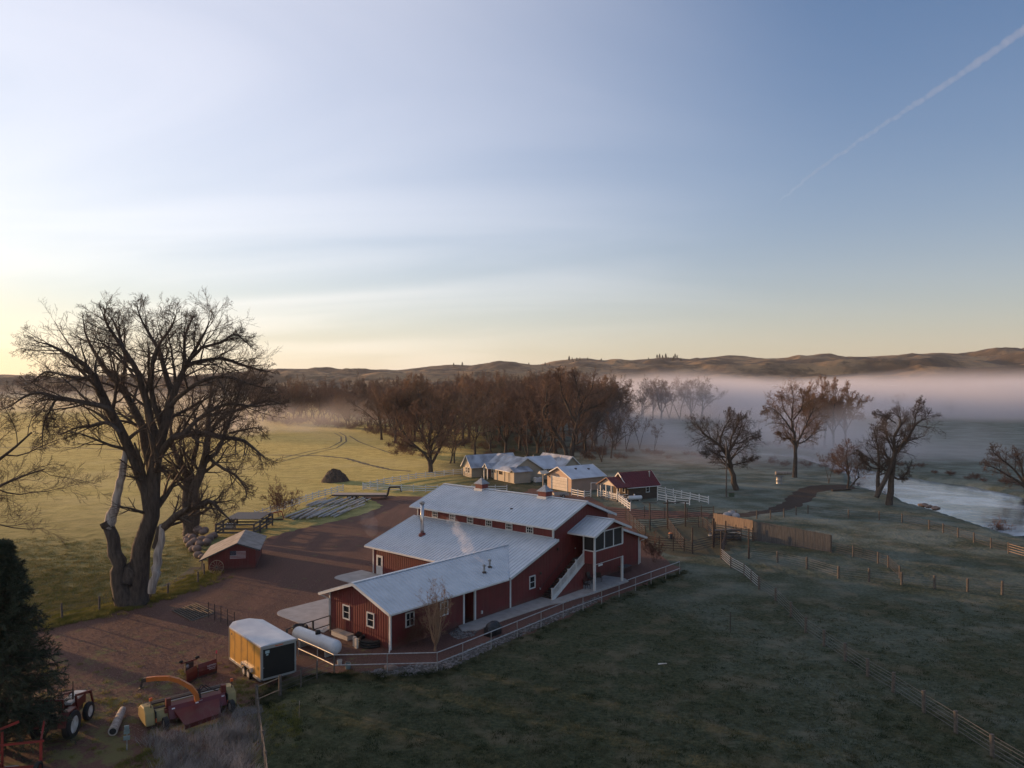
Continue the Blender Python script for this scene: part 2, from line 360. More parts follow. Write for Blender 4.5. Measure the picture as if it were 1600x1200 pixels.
# water
def water_mat():
    m = bpy.data.materials.new('river_water'); m.use_nodes = True; n, l = nodes_of(m); b = n['Principled BSDF']
    b.inputs['Base Color'].default_value = (.03, .04, .045, 1); b.inputs['Roughness'].default_value = .10; b.inputs['IOR'].default_value = 1.33
    geo = n.new('ShaderNodeNewGeometry')
    z = n.new('ShaderNodeTexNoise'); z.inputs['Scale'].default_value = .8; z.inputs['Detail'].default_value = 5; l.new(geo.outputs['Position'], z.inputs['Vector'])
    bp = n.new('ShaderNodeBump'); bp.inputs['Strength'].default_value = .5; bp.inputs['Distance'].default_value = .12; l.new(z.outputs[0], bp.inputs['Height']); l.new(bp.outputs[0], b.inputs['Normal'])
    # pale patches: sky reflection put into the water colour
    z2 = n.new('ShaderNodeTexNoise'); z2.inputs['Scale'].default_value = .09; z2.inputs['Detail'].default_value = 8; z2.inputs['Distortion'].default_value = .8; l.new(geo.outputs['Position'], z2.inputs['Vector'])
    r = n.new('ShaderNodeValToRGB'); r.color_ramp.elements[0].position = .44; r.color_ramp.elements[1].position = .60
    r.color_ramp.elements[0].color = (.05, .06, .065, 1); r.color_ramp.elements[1].color = (.32, .37, .42, 1)
    l.new(z2.outputs[0], r.inputs[0]); l.new(r.outputs[0], b.inputs['Base Color'])
    return m
M['water'] = water_mat()
lft = [tuple(rc[i] + np.array([-tv[i][1], tv[i][0]]) * (rw[i] + 1.0)) for i in range(len(rc))]
rgt = [tuple(rc[i] - np.array([-tv[i][1], tv[i][0]]) * (rw[i] + 1.0)) for i in range(len(rc))]
mb = MB()
for i in range(len(rc) - 1):
    mb.poly([(*lft[i], -.75), (*lft[i + 1], -.75), (*rgt[i + 1], -.75), (*rgt[i], -.75)])
tag(mb.build('river_water', M['water']), kind='structure')

# flat sheets with ragged edges
def ragged(pts, step=1.2, amp=.5, seed=1, z=.004, ppx=True):
    P = [Vector(G(*p)) for p in pts] if ppx else [Vector(p) for p in pts]
    out = []; rng = random.Random(seed)
    for i in range(len(P)):
        a, b = P[i], P[(i + 1) % len(P)]; n = max(1, int((b - a).length / step)); nrm = Vector((-(b - a).y, (b - a).x)).normalized() if (b - a).length > 0 else Vector((0, 0))
        for k in range(n):
            q = a + (b - a) * k / n + nrm * ((rng.random() - .5) * amp * 2 * (1 if k else .3) if amp else 0); out.append((q.x, q.y, z))
    return out
def sheet(name, pts, m, z=.004, amp=.5, step=1.2, seed=1, ppx=True):
    from mathutils.geometry import tessellate_polygon
    p = ragged(pts, step, amp, seed, z, ppx); tri = tessellate_polygon([[Vector(q) for q in p]])
    s = MB(); s.v = p
    for t in tri:
        a, b, c = (Vector(p[i]) for i in t)
        s.f.append(tuple(t) if (b - a).cross(c - a).z > 0 else tuple(reversed(t)))
    return tag(s.build(name, m), kind='structure')
def gravel_mat(name, c1, c2, c3=None, sc=1.0, grass=True):
    m = bpy.data.materials.new(name); m.use_nodes = True; n, l = nodes_of(m); b = n['Principled BSDF']; b.inputs['Roughness'].default_value = .92; b.inputs['Specular IOR Level'].default_value = .2
    geo = n.new('ShaderNodeNewGeometry')
    def noise(s, d=4, r=.6, st=None):
        z = n.new('ShaderNodeTexNoise'); z.inputs['Scale'].default_value = s; z.inputs['Detail'].default_value = d; z.inputs['Roughness'].default_value = r
        v = geo.outputs['Position']
        if st:
            mp = n.new('ShaderNodeMapping'); mp.inputs['Scale'].default_value = st; mp.inputs['Rotation'].default_value = (0, 0, rad(-38)); l.new(v, mp.inputs[0]); v = mp.outputs[0]
        l.new(v, z.inputs['Vector']); return z.outputs[0]
    def ramp(v, p0, p1, a, b_):
        r = n.new('ShaderNodeValToRGB'); r.color_ramp.elements[0].position = p0; r.color_ramp.elements[1].position = p1; r.color_ramp.elements[0].color = (*a, 1); r.color_ramp.elements[1].color = (*b_, 1); l.new(v, r.inputs[0]); return r.outputs[0]
    def mix(f, a, b_):
        x = n.new('ShaderNodeMixRGB'); l.new(f, x.inputs[0]); l.new(a, x.inputs[1])
        if isinstance(b_, tuple): x.inputs[2].default_value = (*b_, 1)
        else: l.new(b_, x.inputs[2])
        return x.outputs[0]
    col_ = ramp(noise(7 * sc, 5, .75), .35, .65, c1, c2)
    tr = ramp(noise(.35, 5, .6, (1, .16, 1)), .5, .64, (0, 0, 0), (.85, .85, .85)); col_ = mix(tr, col_, c3 or c2)
    if grass:
        sx = n.new('ShaderNodeSeparateXYZ'); l.new(geo.outputs['Position'], sx.inputs[0])
        rg = n.new('ShaderNodeMapRange'); rg.inputs[1].default_value = 68; rg.inputs[2].default_value = 48; rg.inputs[3].default_value = 0; rg.inputs[4].default_value = .13; l.new(sx.outputs[1], rg.inputs[0])
        ad = n.new('ShaderNodeMath'); ad.operation = 'ADD'; l.new(noise(.55, 8, .72), ad.inputs[0]); l.new(rg.outputs[0], ad.inputs[1])
        gm = ramp(ad.outputs[0], .60, .68, (0, 0, 0), (.85, .85, .85)); col_ = mix(gm, col_, (.14, .13, .05))
    l.new(col_, b.inputs['Base Color'])
    bp = n.new('ShaderNodeBump'); bp.inputs['Strength'].default_value = .7; bp.inputs['Distance'].default_value = .12
    ad2 = n.new('ShaderNodeMath'); ad2.operation = 'ADD'; l.new(noise(5, 5, .75), ad2.inputs[0]); l.new(noise(.8, 4, .6, (1, .25, 1)), ad2.inputs[1]); l.new(ad2.outputs[0], bp.inputs['Height']); l.new(bp.outputs[0], b.inputs['Normal'])
    return m
M['gravel'] = gravel_mat('red_scoria_gravel', (.070, .034, .026), (.165, .088, .066), (.15, .075, .055))
M['mulch'] = gravel_mat('red_scoria_bed', (.080, .040, .032), (.16, .085, .068), grass=False)
M['track'] = gravel_mat('dark_dirt', (.030, .022, .017), (.060, .044, .034), grass=False)
M['rock'] = gravel_mat('grey_rock_border', (.035, .031, .028), (.10, .093, .088), sc=.9, grass=False)
sheet('gravel_lot', [(-700, 1700), (415, 1700), (404, 1100), (430, 1072), (480, 1058), (540, 1052), (640, 1054), (690, 1046), (1000, 916), (1064, 890), (1040, 874), (1015, 852), (1002, 836), (985, 812), (1112, 807), (1106, 801), (1010, 797), (950, 792), (925, 778), (890, 771), (860, 766), (830, 763), (800, 778), (560, 774), (600, 790), (560, 806), (480, 824), (425, 838), (400, 856), (330, 892), (320, 908), (240, 935), (180, 952), (70, 976), (-100, 1005), (-500, 1060)], M['gravel'], .004, .35, 1.0)
sheet('dirt_road', [(1105, 811), (1110, 802), (1165, 801), (1200, 796), (1222, 787), (1234, 774), (1246, 765), (1268, 759), (1320, 757), (1345, 764), (1300, 766), (1279, 769), (1268, 779), (1254, 789), (1228, 798), (1180, 806)], M['track'], .008, .5, 1.5, 3)
sheet('corral_dirt', [(1000, 838), (1030, 822), (1090, 815), (1125, 822), (1170, 848), (1120, 868), (1066, 870), (1030, 858)], gravel_mat('trampled_dirt', (.05, .045, .028), (.11, .095, .055), grass=True), .006, .8, 1.2, 6)
def strip(name, pts, wd, m, z=.01):
    P = [Vector((*G(*p), 0)) for p in pts]; q = MB(); rg = random.Random(2); out = []
    for i in range(len(P) - 1):
        n_ = max(2, int((P[i + 1] - P[i]).length / 1.5))
        for k in range(n_): out.append(P[i].lerp(P[i + 1], k / n_))
    L_, R2_ = [], []
    for i, p in enumerate(out):
        d = (out[min(i + 1, len(out) - 1)] - out[max(i - 1, 0)]).normalized(); nn = Vector((-d.y, d.x, 0)); w1 = wd * rg.uniform(.5, 1.1); zz = z + hz(p.x, p.y); L_.append((p.x + nn.x * w1, p.y + nn.y * w1, zz)); R2_.append((p.x - nn.x * w1, p.y - nn.y * w1, zz))
    for i in range(len(out) - 1): q.poly([R2_[i], R2_[i + 1], L_[i + 1], L_[i]])
    return tag(q.build(name, m), kind='structure')
M['ditch'] = mat('dark_ditch_soil', (.055, .045, .028), .95, (.10, .085, .045), .6)
strip('ditch', [(-60, 700), (120, 700), (250, 706), (380, 711), (440, 711), (500, 712), (540, 716), (575, 726), (610, 734), (650, 737)], .9, M['ditch'], .02)
strip('wheel_track', [(430, 718), (480, 706), (515, 699), (533, 690), (533, 682), (522, 676)], .3, M['ditch'], .03); strip('wheel_track', [(440, 721), (490, 708), (525, 700), (541, 690), (540, 681), (530, 675)], .3, M['ditch'], .03)
strip('wheel_track', [(660, 712), (610, 708), (560, 690), (545, 680)], .35, M['ditch'], .03)
strip('drainage_ditch', [(-40, 992), (60, 975), (120, 962), (185, 946), (230, 936), (262, 915), (300, 893), (312, 880)], .55, M['ditch'], .02)
sheet('rock_border', [(560, 1052), (600, 1044), (684, 1038), (760, 1004), (880, 955), (935, 932), (940, 937), (900, 955), (800, 998), (700, 1044), (660, 1053), (600, 1056)], M['rock'], .010, .3, .5, 4)
# ------------------------------------------------------------------ the red barn (local axes: x along the wing, y toward the back left)
def slab(mb, pts, t):
    n = len(pts); return mb.prism([(p[0], p[1], p[2] - t) for p in pts], (0, 0, t))
def ribs(mb, e0, e1, r0, r1, sp=.42, h=.05, w=.06):
    """raised seams running from the eave e0-e1 up to the ridge r0-r1"""
    e0, e1, r0, r1 = map(Vector, (e0, e1, r0, r1)); n = max(1, int(max((e1 - e0).length, (r1 - r0).length) / sp))
    up = (e1 - e0).cross(r0 - e0).normalized(); up = up if up.z > 0 else -up
    for i in range(n + 1):
        t = i / n; mb.bar(e0.lerp(e1, t) + up * h / 2, r0.lerp(r1, t) + up * h / 2, w, h, up)
def roof_quad(mb, e0, e1, r1, r0, t=.10, sp=.42, rib=True, h=.05):
    slab(mb, [e0, e1, r1, r0], t)
    if rib: ribs(mb, e0, e1, r0, r1, sp, h)
def wall(mb, a, b, z0, top, sp=.30, t=.12, rib=.022, out=1):
    """a-b on plan, top = [(s, z)...] profile along the wall, ribs on the side named by out (+1 = right of a->b)"""
    a = Vector((*a, 0)); b = Vector((*b, 0)); d = (b - a); Ln = d.length; d.normalize(); nrm = Vector((d.y, -d.x, 0)) * out
    pr = [(0, z0)] + [(Ln, z0)] + [(s, z) for s, z in reversed(top)]
    p = [a + d * s + Vector((0, 0, z)) for s, z in pr]
    mb.prism([tuple(q) for q in p], -nrm * t)
    n = int(Ln / sp)
    for i in range(1, n):
        s = Ln * i / n; zt = float(np.interp(s, [q[0] for q in top], [q[1] for q in top]))
        c = a + d * s + nrm * rib / 2
        mb.bar(c + Vector((0, 0, z0)), c + Vector((0, 0, zt - .02)), .06, rib, nrm) if rib else None
    return mb
def window(parent, c, nrm, w, h, grid=(1, 2), fr=.09, name='window', frame=None, glass=None):
    """c centre on the wall face, nrm outward direction on plan; frame > pane"""
    nrm = Vector((*nrm, 0)).normalized(); t = Vector((-nrm.y, nrm.x, 0)); c = Vector(c); f = MB(); z = Vector((0, 0, 1))
    o = nrm * .04
    for s in (-1, 1):
        f.bar(c + o + t * s * (w / 2 - fr / 2) - z * h / 2, c + o + t * s * (w / 2 - fr / 2) + z * h / 2, fr, .08, nrm)
        f.bar(c + o + z * s * (h / 2 - fr / 2) - t * (w / 2 - fr), c + o + z * s * (h / 2 - fr / 2) + t * (w / 2 - fr), .08, fr, z)
    o2 = nrm * .035
    for i in range(1, grid[0]):
        x = -w / 2 + w * i / grid[0]; f.bar(c + o2 + t * x - z * (h / 2 - fr), c + o2 + t * x + z * (h / 2 - fr), .04, .05, nrm)
    for i in range(1, grid[1]):
        y = -h / 2 + h * i / grid[1]; f.bar(c + o2 + z * y - t * (w / 2 - fr), c + o2 + z * y + t * (w / 2 - fr), .046, .045, z)
    fo = f.build(name, frame or M['white'], parent)
    g = MB(); g.bar(c + nrm * .012 - t * (w / 2 - fr * .9), c + nrm * .012 + t * (w / 2 - fr * .9), .022, h - fr * 1.8, z)
    g.build('pane', glass or M['darkglass'], fo); return fo
def door(parent, c, nrm, w, h, m=None, glass=True):
    nrm = Vector((*nrm, 0)).normalized(); t = Vector((-nrm.y, nrm.x, 0)); c = Vector(c); z = Vector((0, 0, 1))
    f = MB(); f.bar(c + nrm * .02 + z * h / 2 - t * w / 2, c + nrm * .02 + z * h / 2 + t * w / 2, .06, h, z); fo = f.build('door', m or M['white'], parent)
    if glass:
        g = MB(); g.bar(c + nrm * .055 + z * h * .68 - t * w * .24, c + nrm * .055 + z * h * .68 + t * w * .24, .012, h * .42, z); g.build('pane', M['darkglass'], fo)
    k = MB(); k.blob(c + nrm * .09 + z * h * .47 + t * w * .4, (.035, .035, .035), 1, 6, 4, 0); k.build('handle', M['dark'], fo)
    return fo
BA = rad(49.343)
barn = thing('red_barn', 'long dark red metal barn with raised middle roof, low front wing and white frosted roofs', 'barn', (-.162, 70.288, 0), BA)
def B2W(u, v, z=0):
    c, s = math.cos(BA), math.sin(BA); return (-.162 + u * c - v * s, 70.288 + u * s + v * c, z)
Lw, Ww, D_, a_, b_, c_ = 14.42, 7.81, 19.85, 6.58, 16.34, 22.8
he, hl, hue, ht, hr, ro = 3.12, 5.51, 6.66, 8.66, 4.71, .70
sl = .328; mid = (a_ + b_) / 2
def zl(u): return he + sl * (u + ro)
zw = he + .24     # wall height under the eave at the outer faces
# walls
w1 = MB(); wall(w1, (-Lw, Ww), (-Lw, 0), 0, [(0, zw - .13), (Ww / 2, hr - .12), (Ww, zw - .13)]); w1.build('wing_end_wall', M['red'], barn)
w2 = MB(); wall(w2, (-Lw + .12, 0), (-6.19, 0), 0, [(0, zw - .13), (Lw - 6.19 - .12, zw - .13)], rib=.012)
wall(w2, (-4.76, 0), (0, 0), 0, [(0, zw - .13), (4.76, zw - .13)], rib=.012)
w2.build('wing_side_wall', M['red'], barn)
w3 = MB(); wall(w3, (-6.19, .0), (-6.19, 1.5), .0, [(0, zw - .1), (1.5, zw - .1)], out=1); wall(w3, (-6.19, 1.5), (-4.76, 1.5), 0, [(0, zw - .1), (1.43, zw - .1)]); wall(w3, (-4.76, 1.5), (-4.76, .12), 0, [(0, zw - .1), (1.38, zw - .1)], out=1)
w3.build('entry_recess', M['red'], barn)
door(barn, (-5.45, 1.5, 0), (0, -1), .9, 2.05, M['dark'])
w4 = MB(); wall(w4, (-.0, Ww), (-Lw, Ww), 0, [(0, zw - .13), (Lw, zw - .13)]); w4.build('wing_back_wall', M['red'], barn)
g1 = MB(); wall(g1, (0, 0), (c_, 0), 0, [(0, zl(0) - .12), (a_, zl(a_) - .12), (a_ + .001, hue + .12), (mid, ht - .12), (b_, hue + .12), (b_ + .001, zl(a_) - .12), (c_, zl(0) - .12)], sp=.45, rib=.012)
g1.build('gable_wall', M['red'], barn)
g2 = MB(); wall(g2, (c_, D_), (0, D_), 0, [(0, zl(0) - .12), (c_ - b_, zl(a_) - .12), (c_ - b_ + .001, hue + .12), (c_ - mid, ht - .12), (c_ - a_, hue + .12), (c_ - a_ + .001, zl(a_) - .12), (c_, zl(0) - .12)], sp=.45); g2.build('gable_wall', M['red'], barn)
s1 = MB(); wall(s1, (0, D_ - .12), (0, Ww), 0, [(0, zl(0) - .13), (D_ - Ww - .12, zl(0) - .13)]); s1.build('side_wall', M['red'], barn)
s2 = MB(); wall(s2, (c_, .12), (c_, D_ - .12), 0, [(0, zl(0) - .13), (D_ - .24, zl(0) - .13)]); s2.build('side_wall', M['red'], barn)
s3 = MB(); wall(s3, (a_, D_ - .12), (a_, .12), zl(a_) - .3, [(0, hue + .08), (D_ - .24, hue + .08)]); s3.build('clerestory_wall', M['red'], barn)
s4 = MB(); wall(s4, (b_, .12), (b_, D_ - .12), zl(a_) - .3, [(0, hue + .08), (D_ - .24, hue + .08)]); s4.build('clerestory_wall', M['red'], barn)
# roofs
RW = M['roofwhite']
r = MB(); roof_quad(r, (a_ - ro, -ro, hue), (a_ - ro, D_ + ro, hue), (mid, D_ + ro, ht), (mid, -ro, ht)); roof_quad(r, (b_ + ro, -ro, hue), (b_ + ro, D_ + ro, hue), (mid + .001, D_ + ro, ht), (mid + .001, -ro, ht))
r.bar((mid, -ro, ht + .05), (mid, D_ + ro, ht + .05), .36, .05); r.build('upper_roof', RW, barn)
r = MB(); roof_quad(r, (-ro, -ro, he), (-ro, D_ + ro, he), (a_, D_ + ro, zl(a_)), (a_, -ro, zl(a_))); r.bar((a_ - .05, 0, zl(a_) + .06), (a_ - .05, D_, zl(a_) + .06), .14, .08); r.build('lower_roof', RW, barn)
r = MB(); roof_quad(r, (c_ + ro, -ro, he), (c_ + ro, D_ + ro, he), (b_, D_ + ro, zl(a_)), (b_, -ro, zl(a_))); r.build('lower_roof', RW, barn)
r = MB(); uv = (hr - he) / sl - ro; ws = (hr - he) / (Ww / 2 + ro)
slab(r, [(-Lw - ro, -ro - .02, he), (-ro - .3, -ro - .02, he), (uv, Ww / 2, hr + .03), (-Lw - ro, Ww / 2, hr + .03)], .10)
slab(r, [(-Lw - ro, Ww + ro, he), (-ro - .3, Ww + ro, he), (uv, Ww / 2 + .001, hr + .03), (-Lw - ro, Ww / 2 + .001, hr + .03)], .10)
n_ = int((Lw + uv + ro) / .42)
for i in range(n_ + 1):
    u = -Lw - ro + (Lw + uv + ro) * i / n_; vs_ = -ro
    if u > -ro - .3: vs_ = -ro + (u + ro + .3) / (uv + ro + .3) * (Ww / 2 + ro)
    for sgn in (0, 1):
        v0 = vs_ if sgn == 0 else Ww - vs_; z0 = he + (abs((Ww / 2 - v0)) * -1 + Ww / 2 + ro) * ws + .035
        if abs(v0 - Ww / 2) > .1: r.bar((u, v0, z0), (u, Ww / 2, hr + .06), .06, .05, (0, 0, 1))
r.bar((-Lw - ro, Ww / 2, hr + .06), (uv, Ww / 2, hr + .06), .30, .05)
r.build('wing_roof', RW, barn)
# trim: fascia, corner boards, gutters, downspouts
f = MB()
for (p, q) in [((-Lw - ro, -ro, he), (-Lw - ro, Ww / 2, hr)), ((-Lw - ro, Ww + ro, he), (-Lw - ro, Ww / 2, hr)), ((-ro, -ro, he), (a_, -ro, zl(a_))), ((c_ + ro, -ro, he), (b_, -ro, zl(a_))), ((a_ - ro, -ro, hue), (mid, -ro, ht)), ((b_ + ro, -ro, hue), (mid, -ro, ht)),
               ((-ro, D_ + ro, he), (a_, D_ + ro, zl(a_))), ((a_ - ro, D_ + ro, hue), (mid, D_ + ro, ht))]:
    p = Vector(p) - Vector((0, 0, .09)); q = Vector(q) - Vector((0, 0, .09)); MB().bar(p, q, .045, .20).build('fascia', M['white'], barn)
gt = MB()
for (p, q) in [((-Lw - ro, -ro - .06, he - .08), (-ro - .35, -ro - .06, he - .08)), ((-Lw - ro, Ww + ro + .06, he - .08), (-ro, Ww + ro + .06, he - .08)), ((-ro - .06, Ww + ro + .2, he - .08), (-ro - .06, D_ + ro, he - .08)), ((a_ - ro - .06, -ro, hue - .08), (a_ - ro - .06, D_ + ro, hue - .08)), ((c_ + ro + .06, -ro, he - .08), (c_ + ro + .06, D_ + ro, he - .08))]:
    MB().bar(p, q, .13, .13).build('gutter', M['white'], barn)
for (x, y) in [(-Lw, 0), (-Lw, Ww), (-6.19, 0), (-4.76, 0), (0, 0), (0, D_), (c_, 0), (a_, 0), (a_, D_)]:
    z0, z1 = (0, zw - .14) if x not in (a_,) else (zl(a_) + .02, hue + .05)
    cbm = MB(); cbm.box(x - .09, x + .09, y - .045, y + .1, z0, z1); cbm.build('corner_board', M['white'], barn)
for pts in ([(-Lw - .55, -ro, he - .15), (-Lw - .1, -.12, he - .45), (-Lw - .1, -.12, .35), (-Lw - .55, -.5, .08)], [(-Lw - .55, Ww + ro, he - .15), (-Lw - .12, Ww + .1, he - .5), (-Lw - .12, Ww + .1, .3), (-Lw - .6, Ww + .35, .08)],
            [(c_ + ro, -.5, he - .15), (c_ + .12, -.12, he - .45), (c_ + .12, -.12, .15)]):
    d = MB(); d.tube(pts, .055, 6); d.build('downspout', M['white'], barn)
# windows and doors
for v in (3.02, 5.82, 8.69, 11.45, 14.22, 17.02): window(barn, (a_, v, 5.98), (-1, 0), .92, .68, (3, 2), .08)
for v in (5.57, 2.41): window(barn, (-Lw, v, 1.9), (-1, 0), .95, 1.2, (1, 2), .10)
for u in (-12.42, -8.59): window(barn, (u, 0, 1.97), (0, -1), .95, 1.2, (2, 2), .10)
window(barn, (3.2, 0, 1.84), (0, -1), .9, 1.25, (1, 2), .10)
door(barn, (0, 18.85, 0.02), (-1, 0), 1.05, 2.15)
door(barn, (10.7, 0, 0.12), (0, -1), .95, 2.05)
for u, z in ((4.45, 2.35), (7.2, 4.25)): MB().box(u - .09, u + .09, -.16, -.02, z, z + .22).build('wall_lamp', M['dark'], barn)
for a in ((-4.0, -3.86, -.1, 0.0, .45, .72), (4.35, 4.45, -.1, 0.0, .9, 1.05), (10.2, 10.28, -.09, 0, 3.9, 4.0)): MB().box(*a).build('outlet_box', M['white'], barn)
# cupolas, flue, roof vents
for v in (14.3, 4.9):
    c = MB(); c.box(mid - .53, mid + .53, v - .53, v + .53, ht - .3, ht + .62); co = c.build('cupola', M['red'], barn)
    q = MB(); q.box(mid - .62, mid + .62, v - .62, v + .62, ht - .32, ht + .08); q.build('cupola_base', M['white'], co)
    q = MB(); e = .68; zt = ht + .60
    prof = [(e, 0), (e * .95, .05), (.36, .32), (.05, .68)]
    for i in range(3):
        (r0, h0), (r1, h1) = prof[i], prof[i + 1]; r4 = [(-1, -1), (1, -1), (1, 1), (-1, 1)]
        for k in range(4):
            A, B = r4[k], r4[(k + 1) % 4]
            q.poly([(mid + A[0] * r0, v + A[1] * r0, zt + h0), (mid + B[0] * r0, v + B[1] * r0, zt + h0), (mid + B[0] * r1, v + B[1] * r1, zt + h1), (mid + A[0] * r1, v + A[1] * r1, zt + h1)])
    q.poly([(mid + A * e, v + B * e, zt) for A, B in ((-1, -1), (-1, 1), (1, 1), (1, -1))])
    q.build('cupola_roof', M['galv'], co)
    q = MB(); q.tube([(mid, v, zt + .62), (mid, v, zt + .90)], .018, 5); q.blob((mid, v, zt + .78), (.05, .05, .05), 1, 6, 4, 0); q.build('finial', M['galv'], co)
fz = zl(3.1)
c = MB(); c.tube([(3.1, 15.4, fz - .2), (3.1, 15.4, fz + 3.45)], .20, 14); fo = c.build('flue_pipe', mat('polished_flue', (.55, .52, .5), .28, metal=.9), barn, smooth=True)
c = MB(); c.lathe([(.42, fz - .25), (.40, fz + .12), (.24, fz + .25)], (3.1, 15.4, 0), 12); c.build('flashing', M['red'], fo)
c = MB(); c.lathe([(.28, fz + 3.42), (.30, fz + 3.6), (.12, fz + 3.72)], (3.1, 15.4, 0), 12); c.build('rain_cap', M['galv'], fo)
for (u, v) in ((-2.6, .9), (-1.3, 1.4)):
    z = he + ws * (v + ro); c = MB(); c.tube([(u, v, z - .15), (u, v, z + .62)], .09, 8); vo = c.build('roof_vent', M['galv'], barn)
    c = MB(); c.lathe([(.15, z + .6), (.16, z + .74), (.05, z + .8)], (u, v, 0), 8); c.build('vent_cap', M['galv'], vo); c = MB(); c.lathe([(.22, z - .12), (.20, z + .10), (.10, z + .16)], (u, v, 0), 8); c.build('vent_collar', M['dark'], vo)
c = MB(); c.blob((8.2, 6.9, hue + (8.2 - a_ + ro) * .358 + .05), (.18, .18, .07), 2, 8, 4, 0); c.build('roof_jack', M['dark'], barn)
# screened porch on posts, with its stair
P0, P1, PV, zf, zs, ze, zp = 9.74, 14.98, -2.78, 2.76, 4.06, 5.84, 6.98
pm = (P0 + P1) / 2
q = MB(); q.box(P0 + .05, P1 - .05, PV + .05, -.0, zf, zf + .2); q.build('porch_floor', M['shaded_greywood'], barn)
q = MB(); wall(q, (P0, PV), (P1, PV), zf - .02, [(0, zs), (P1 - P0, zs)], .45, .06, .012); wall(q, (P0, -1.42), (P0, PV + .06), zf - .02, [(0, zs), (abs(PV + .06) - 1.42, zs)], .45, .06, .012); wall(q, (P1, PV + .06), (P1, -.0), zf - .02, [(0, zs), (abs(PV) - .06, zs)], .45, .06, .012)
q.build('porch_parapet', M['red'], barn)
q = MB(); q.prism([(P0, PV + .0, ze + .04), (P1, PV + .0, ze + .04), (P1, PV, ze + .18), (pm, PV, zp - .08), (P0, PV, ze + .18)], (0, .08, 0)); q.build('porch_gable', M['red'], barn)
sc = MB()
for i in range(3):
    x0 = P0 + .12 + (P1 - P0 - .24) * i / 3; sc.box(x0 + .05, x0 + (P1 - P0 - .24) / 3 - .05, PV + .035, PV + .045, zs + .05, ze)
sc.box(P0 + .035, P0 + .045, PV + .1, -1.48, zs + .05, ze); sc.box(P1 - .045, P1 - .035, PV + .1, -.05, zs + .05, ze)
sc.build('screen', M['screen'], barn)
fr = MB()
for i in range(4):
    x0 = P0 + .10 + (P1 - P0 - .20) * i / 3; fr.box(x0 - .055, x0 + .055, PV - .03, PV + .09, zs + .001, ze + .06)
fr.box(P0, P1, PV - .04, PV + .1, zs - .05, zs + .05); fr.box(P0 - .04, P0 + .08, PV + .1, -1.42, zs - .052, zs + .048); fr.box(P0 - .03, P0 + .07, -1.50, -1.38, zf, ze); fr.box(P1 - .05, P1 + .04, PV + .1, 0, zs - .052, zs + .048)
fr.box(P0, P1, PV - .035, PV + .095, ze - .02, ze + .08)
fr.box(P0, P1, PV - .03, PV + .05, zf - .07, zf - .022)
fr.build('porch_frame', M['white'], barn)
for (x, y) in ((P0 + .06, PV + .04), (P1 - .06, PV + .04)):
    q = MB(); q.box(x - .10, x + .10, y - .10, y + .10, 0.1, zs - .06 if x < pm else zf); q.build('porch_post', M['white'], barn)
for x in (P0, P1): MB().box(x - .05, x + .05, PV - .05, PV + .08, zs + .05, ze + .1).build('corner_board', M['white'], barn)
q = MB(); e0 = P0 - .75; e1 = P1 + .75
roof_quad(q, (e0, PV - .6, ze - .08), (e0, -.0, ze - .08), (pm, -.0, zp), (pm, PV - .6, zp), .09, .38, h=.05); roof_quad(q, (e1, PV - .6, ze - .08), (e1, -.0, ze - .08), (pm + .001, -.0, zp), (pm + .001, PV - .6, zp), .09, .38, h=.05)
q.bar((pm, PV - .6, zp + .05), (pm, 0, zp + .05), .3, .05); q.build('porch_roof', RW, barn)
q = MB()
for e in (e0, e1): q.bar((e, PV - .62, ze - .17), (pm, PV - .62, zp - .09), .045, .2); q.bar((e + (-.05 if e < pm else .05), PV - .6, ze - .15), (e + (-.05 if e < pm else .05), -.02, ze - .15), .1, .12)
q.build('porch_fascia', M['white'], barn)
q = MB(); q.box(pm - 2.0, pm - 1.3, PV - .1, PV - .01, zf - .28, zf - .12); q.build('porch_light', M['white'], barn)
# stair
st0, st1 = 4.5, P0; nst = 15
q = MB()
for i in range(nst): 
    u = st0 + .15 + (st1 - st0 - .15) * i / nst; z = zf * (i + 1) / nst; q.box(u, u + (st1 - st0) / nst - .002, -1.36, -.03, z - .10, z + .02)
q.build('stair_treads', M['dark'], barn)
q = MB(); q.bar((st0, -1.45, .05), (st1, -1.45, zf + .02), .06, .34); q.build('stringer', M['white'], barn)
q = MB(); wall(q, (st0 + .45, -1.40), (st1 + .0, -1.40), .1, [(0, .12), (st1 - st0 - .45, zf - .15)], .45, .05, .012); q.build('stair_skirt', M['red'], barn)
for i in range(5):
    t = i / 4; u = st0 + (st1 - st0) * t; z = zf * t
    q = MB(); q.box(u - .075, u + .075, -1.53, -1.38, z - (.1 if i else .0), z + 1.15); q.box(u - .10, u + .10, -1.56, -1.35, z + 1.15, z + 1.22); q.build('newel_post', M['white'], barn)
q = MB(); q.bar((st0, -1.455, 1.02), (st1, -1.455, zf + 1.02), .07, .07); q.bar((st0, -1.455, .30), (st1, -1.455, zf + .30), .06, .07)
for i in range(1, 48):
    t = i / 48; q.box(st0 + (st1 - st0) * t - .02, st0 + (st1 - st0) * t + .02, -1.475, -1.435, zf * t + .3, zf * t + 1.0)
q.build('stair_railing', M['white'], barn)
q = MB(); q.tube([(3.95, -.1, .85), (4.2, -.1, .95), (9.2, -.1, 3.7)], .025, 6); q.build('handrail', M['dark'], barn)
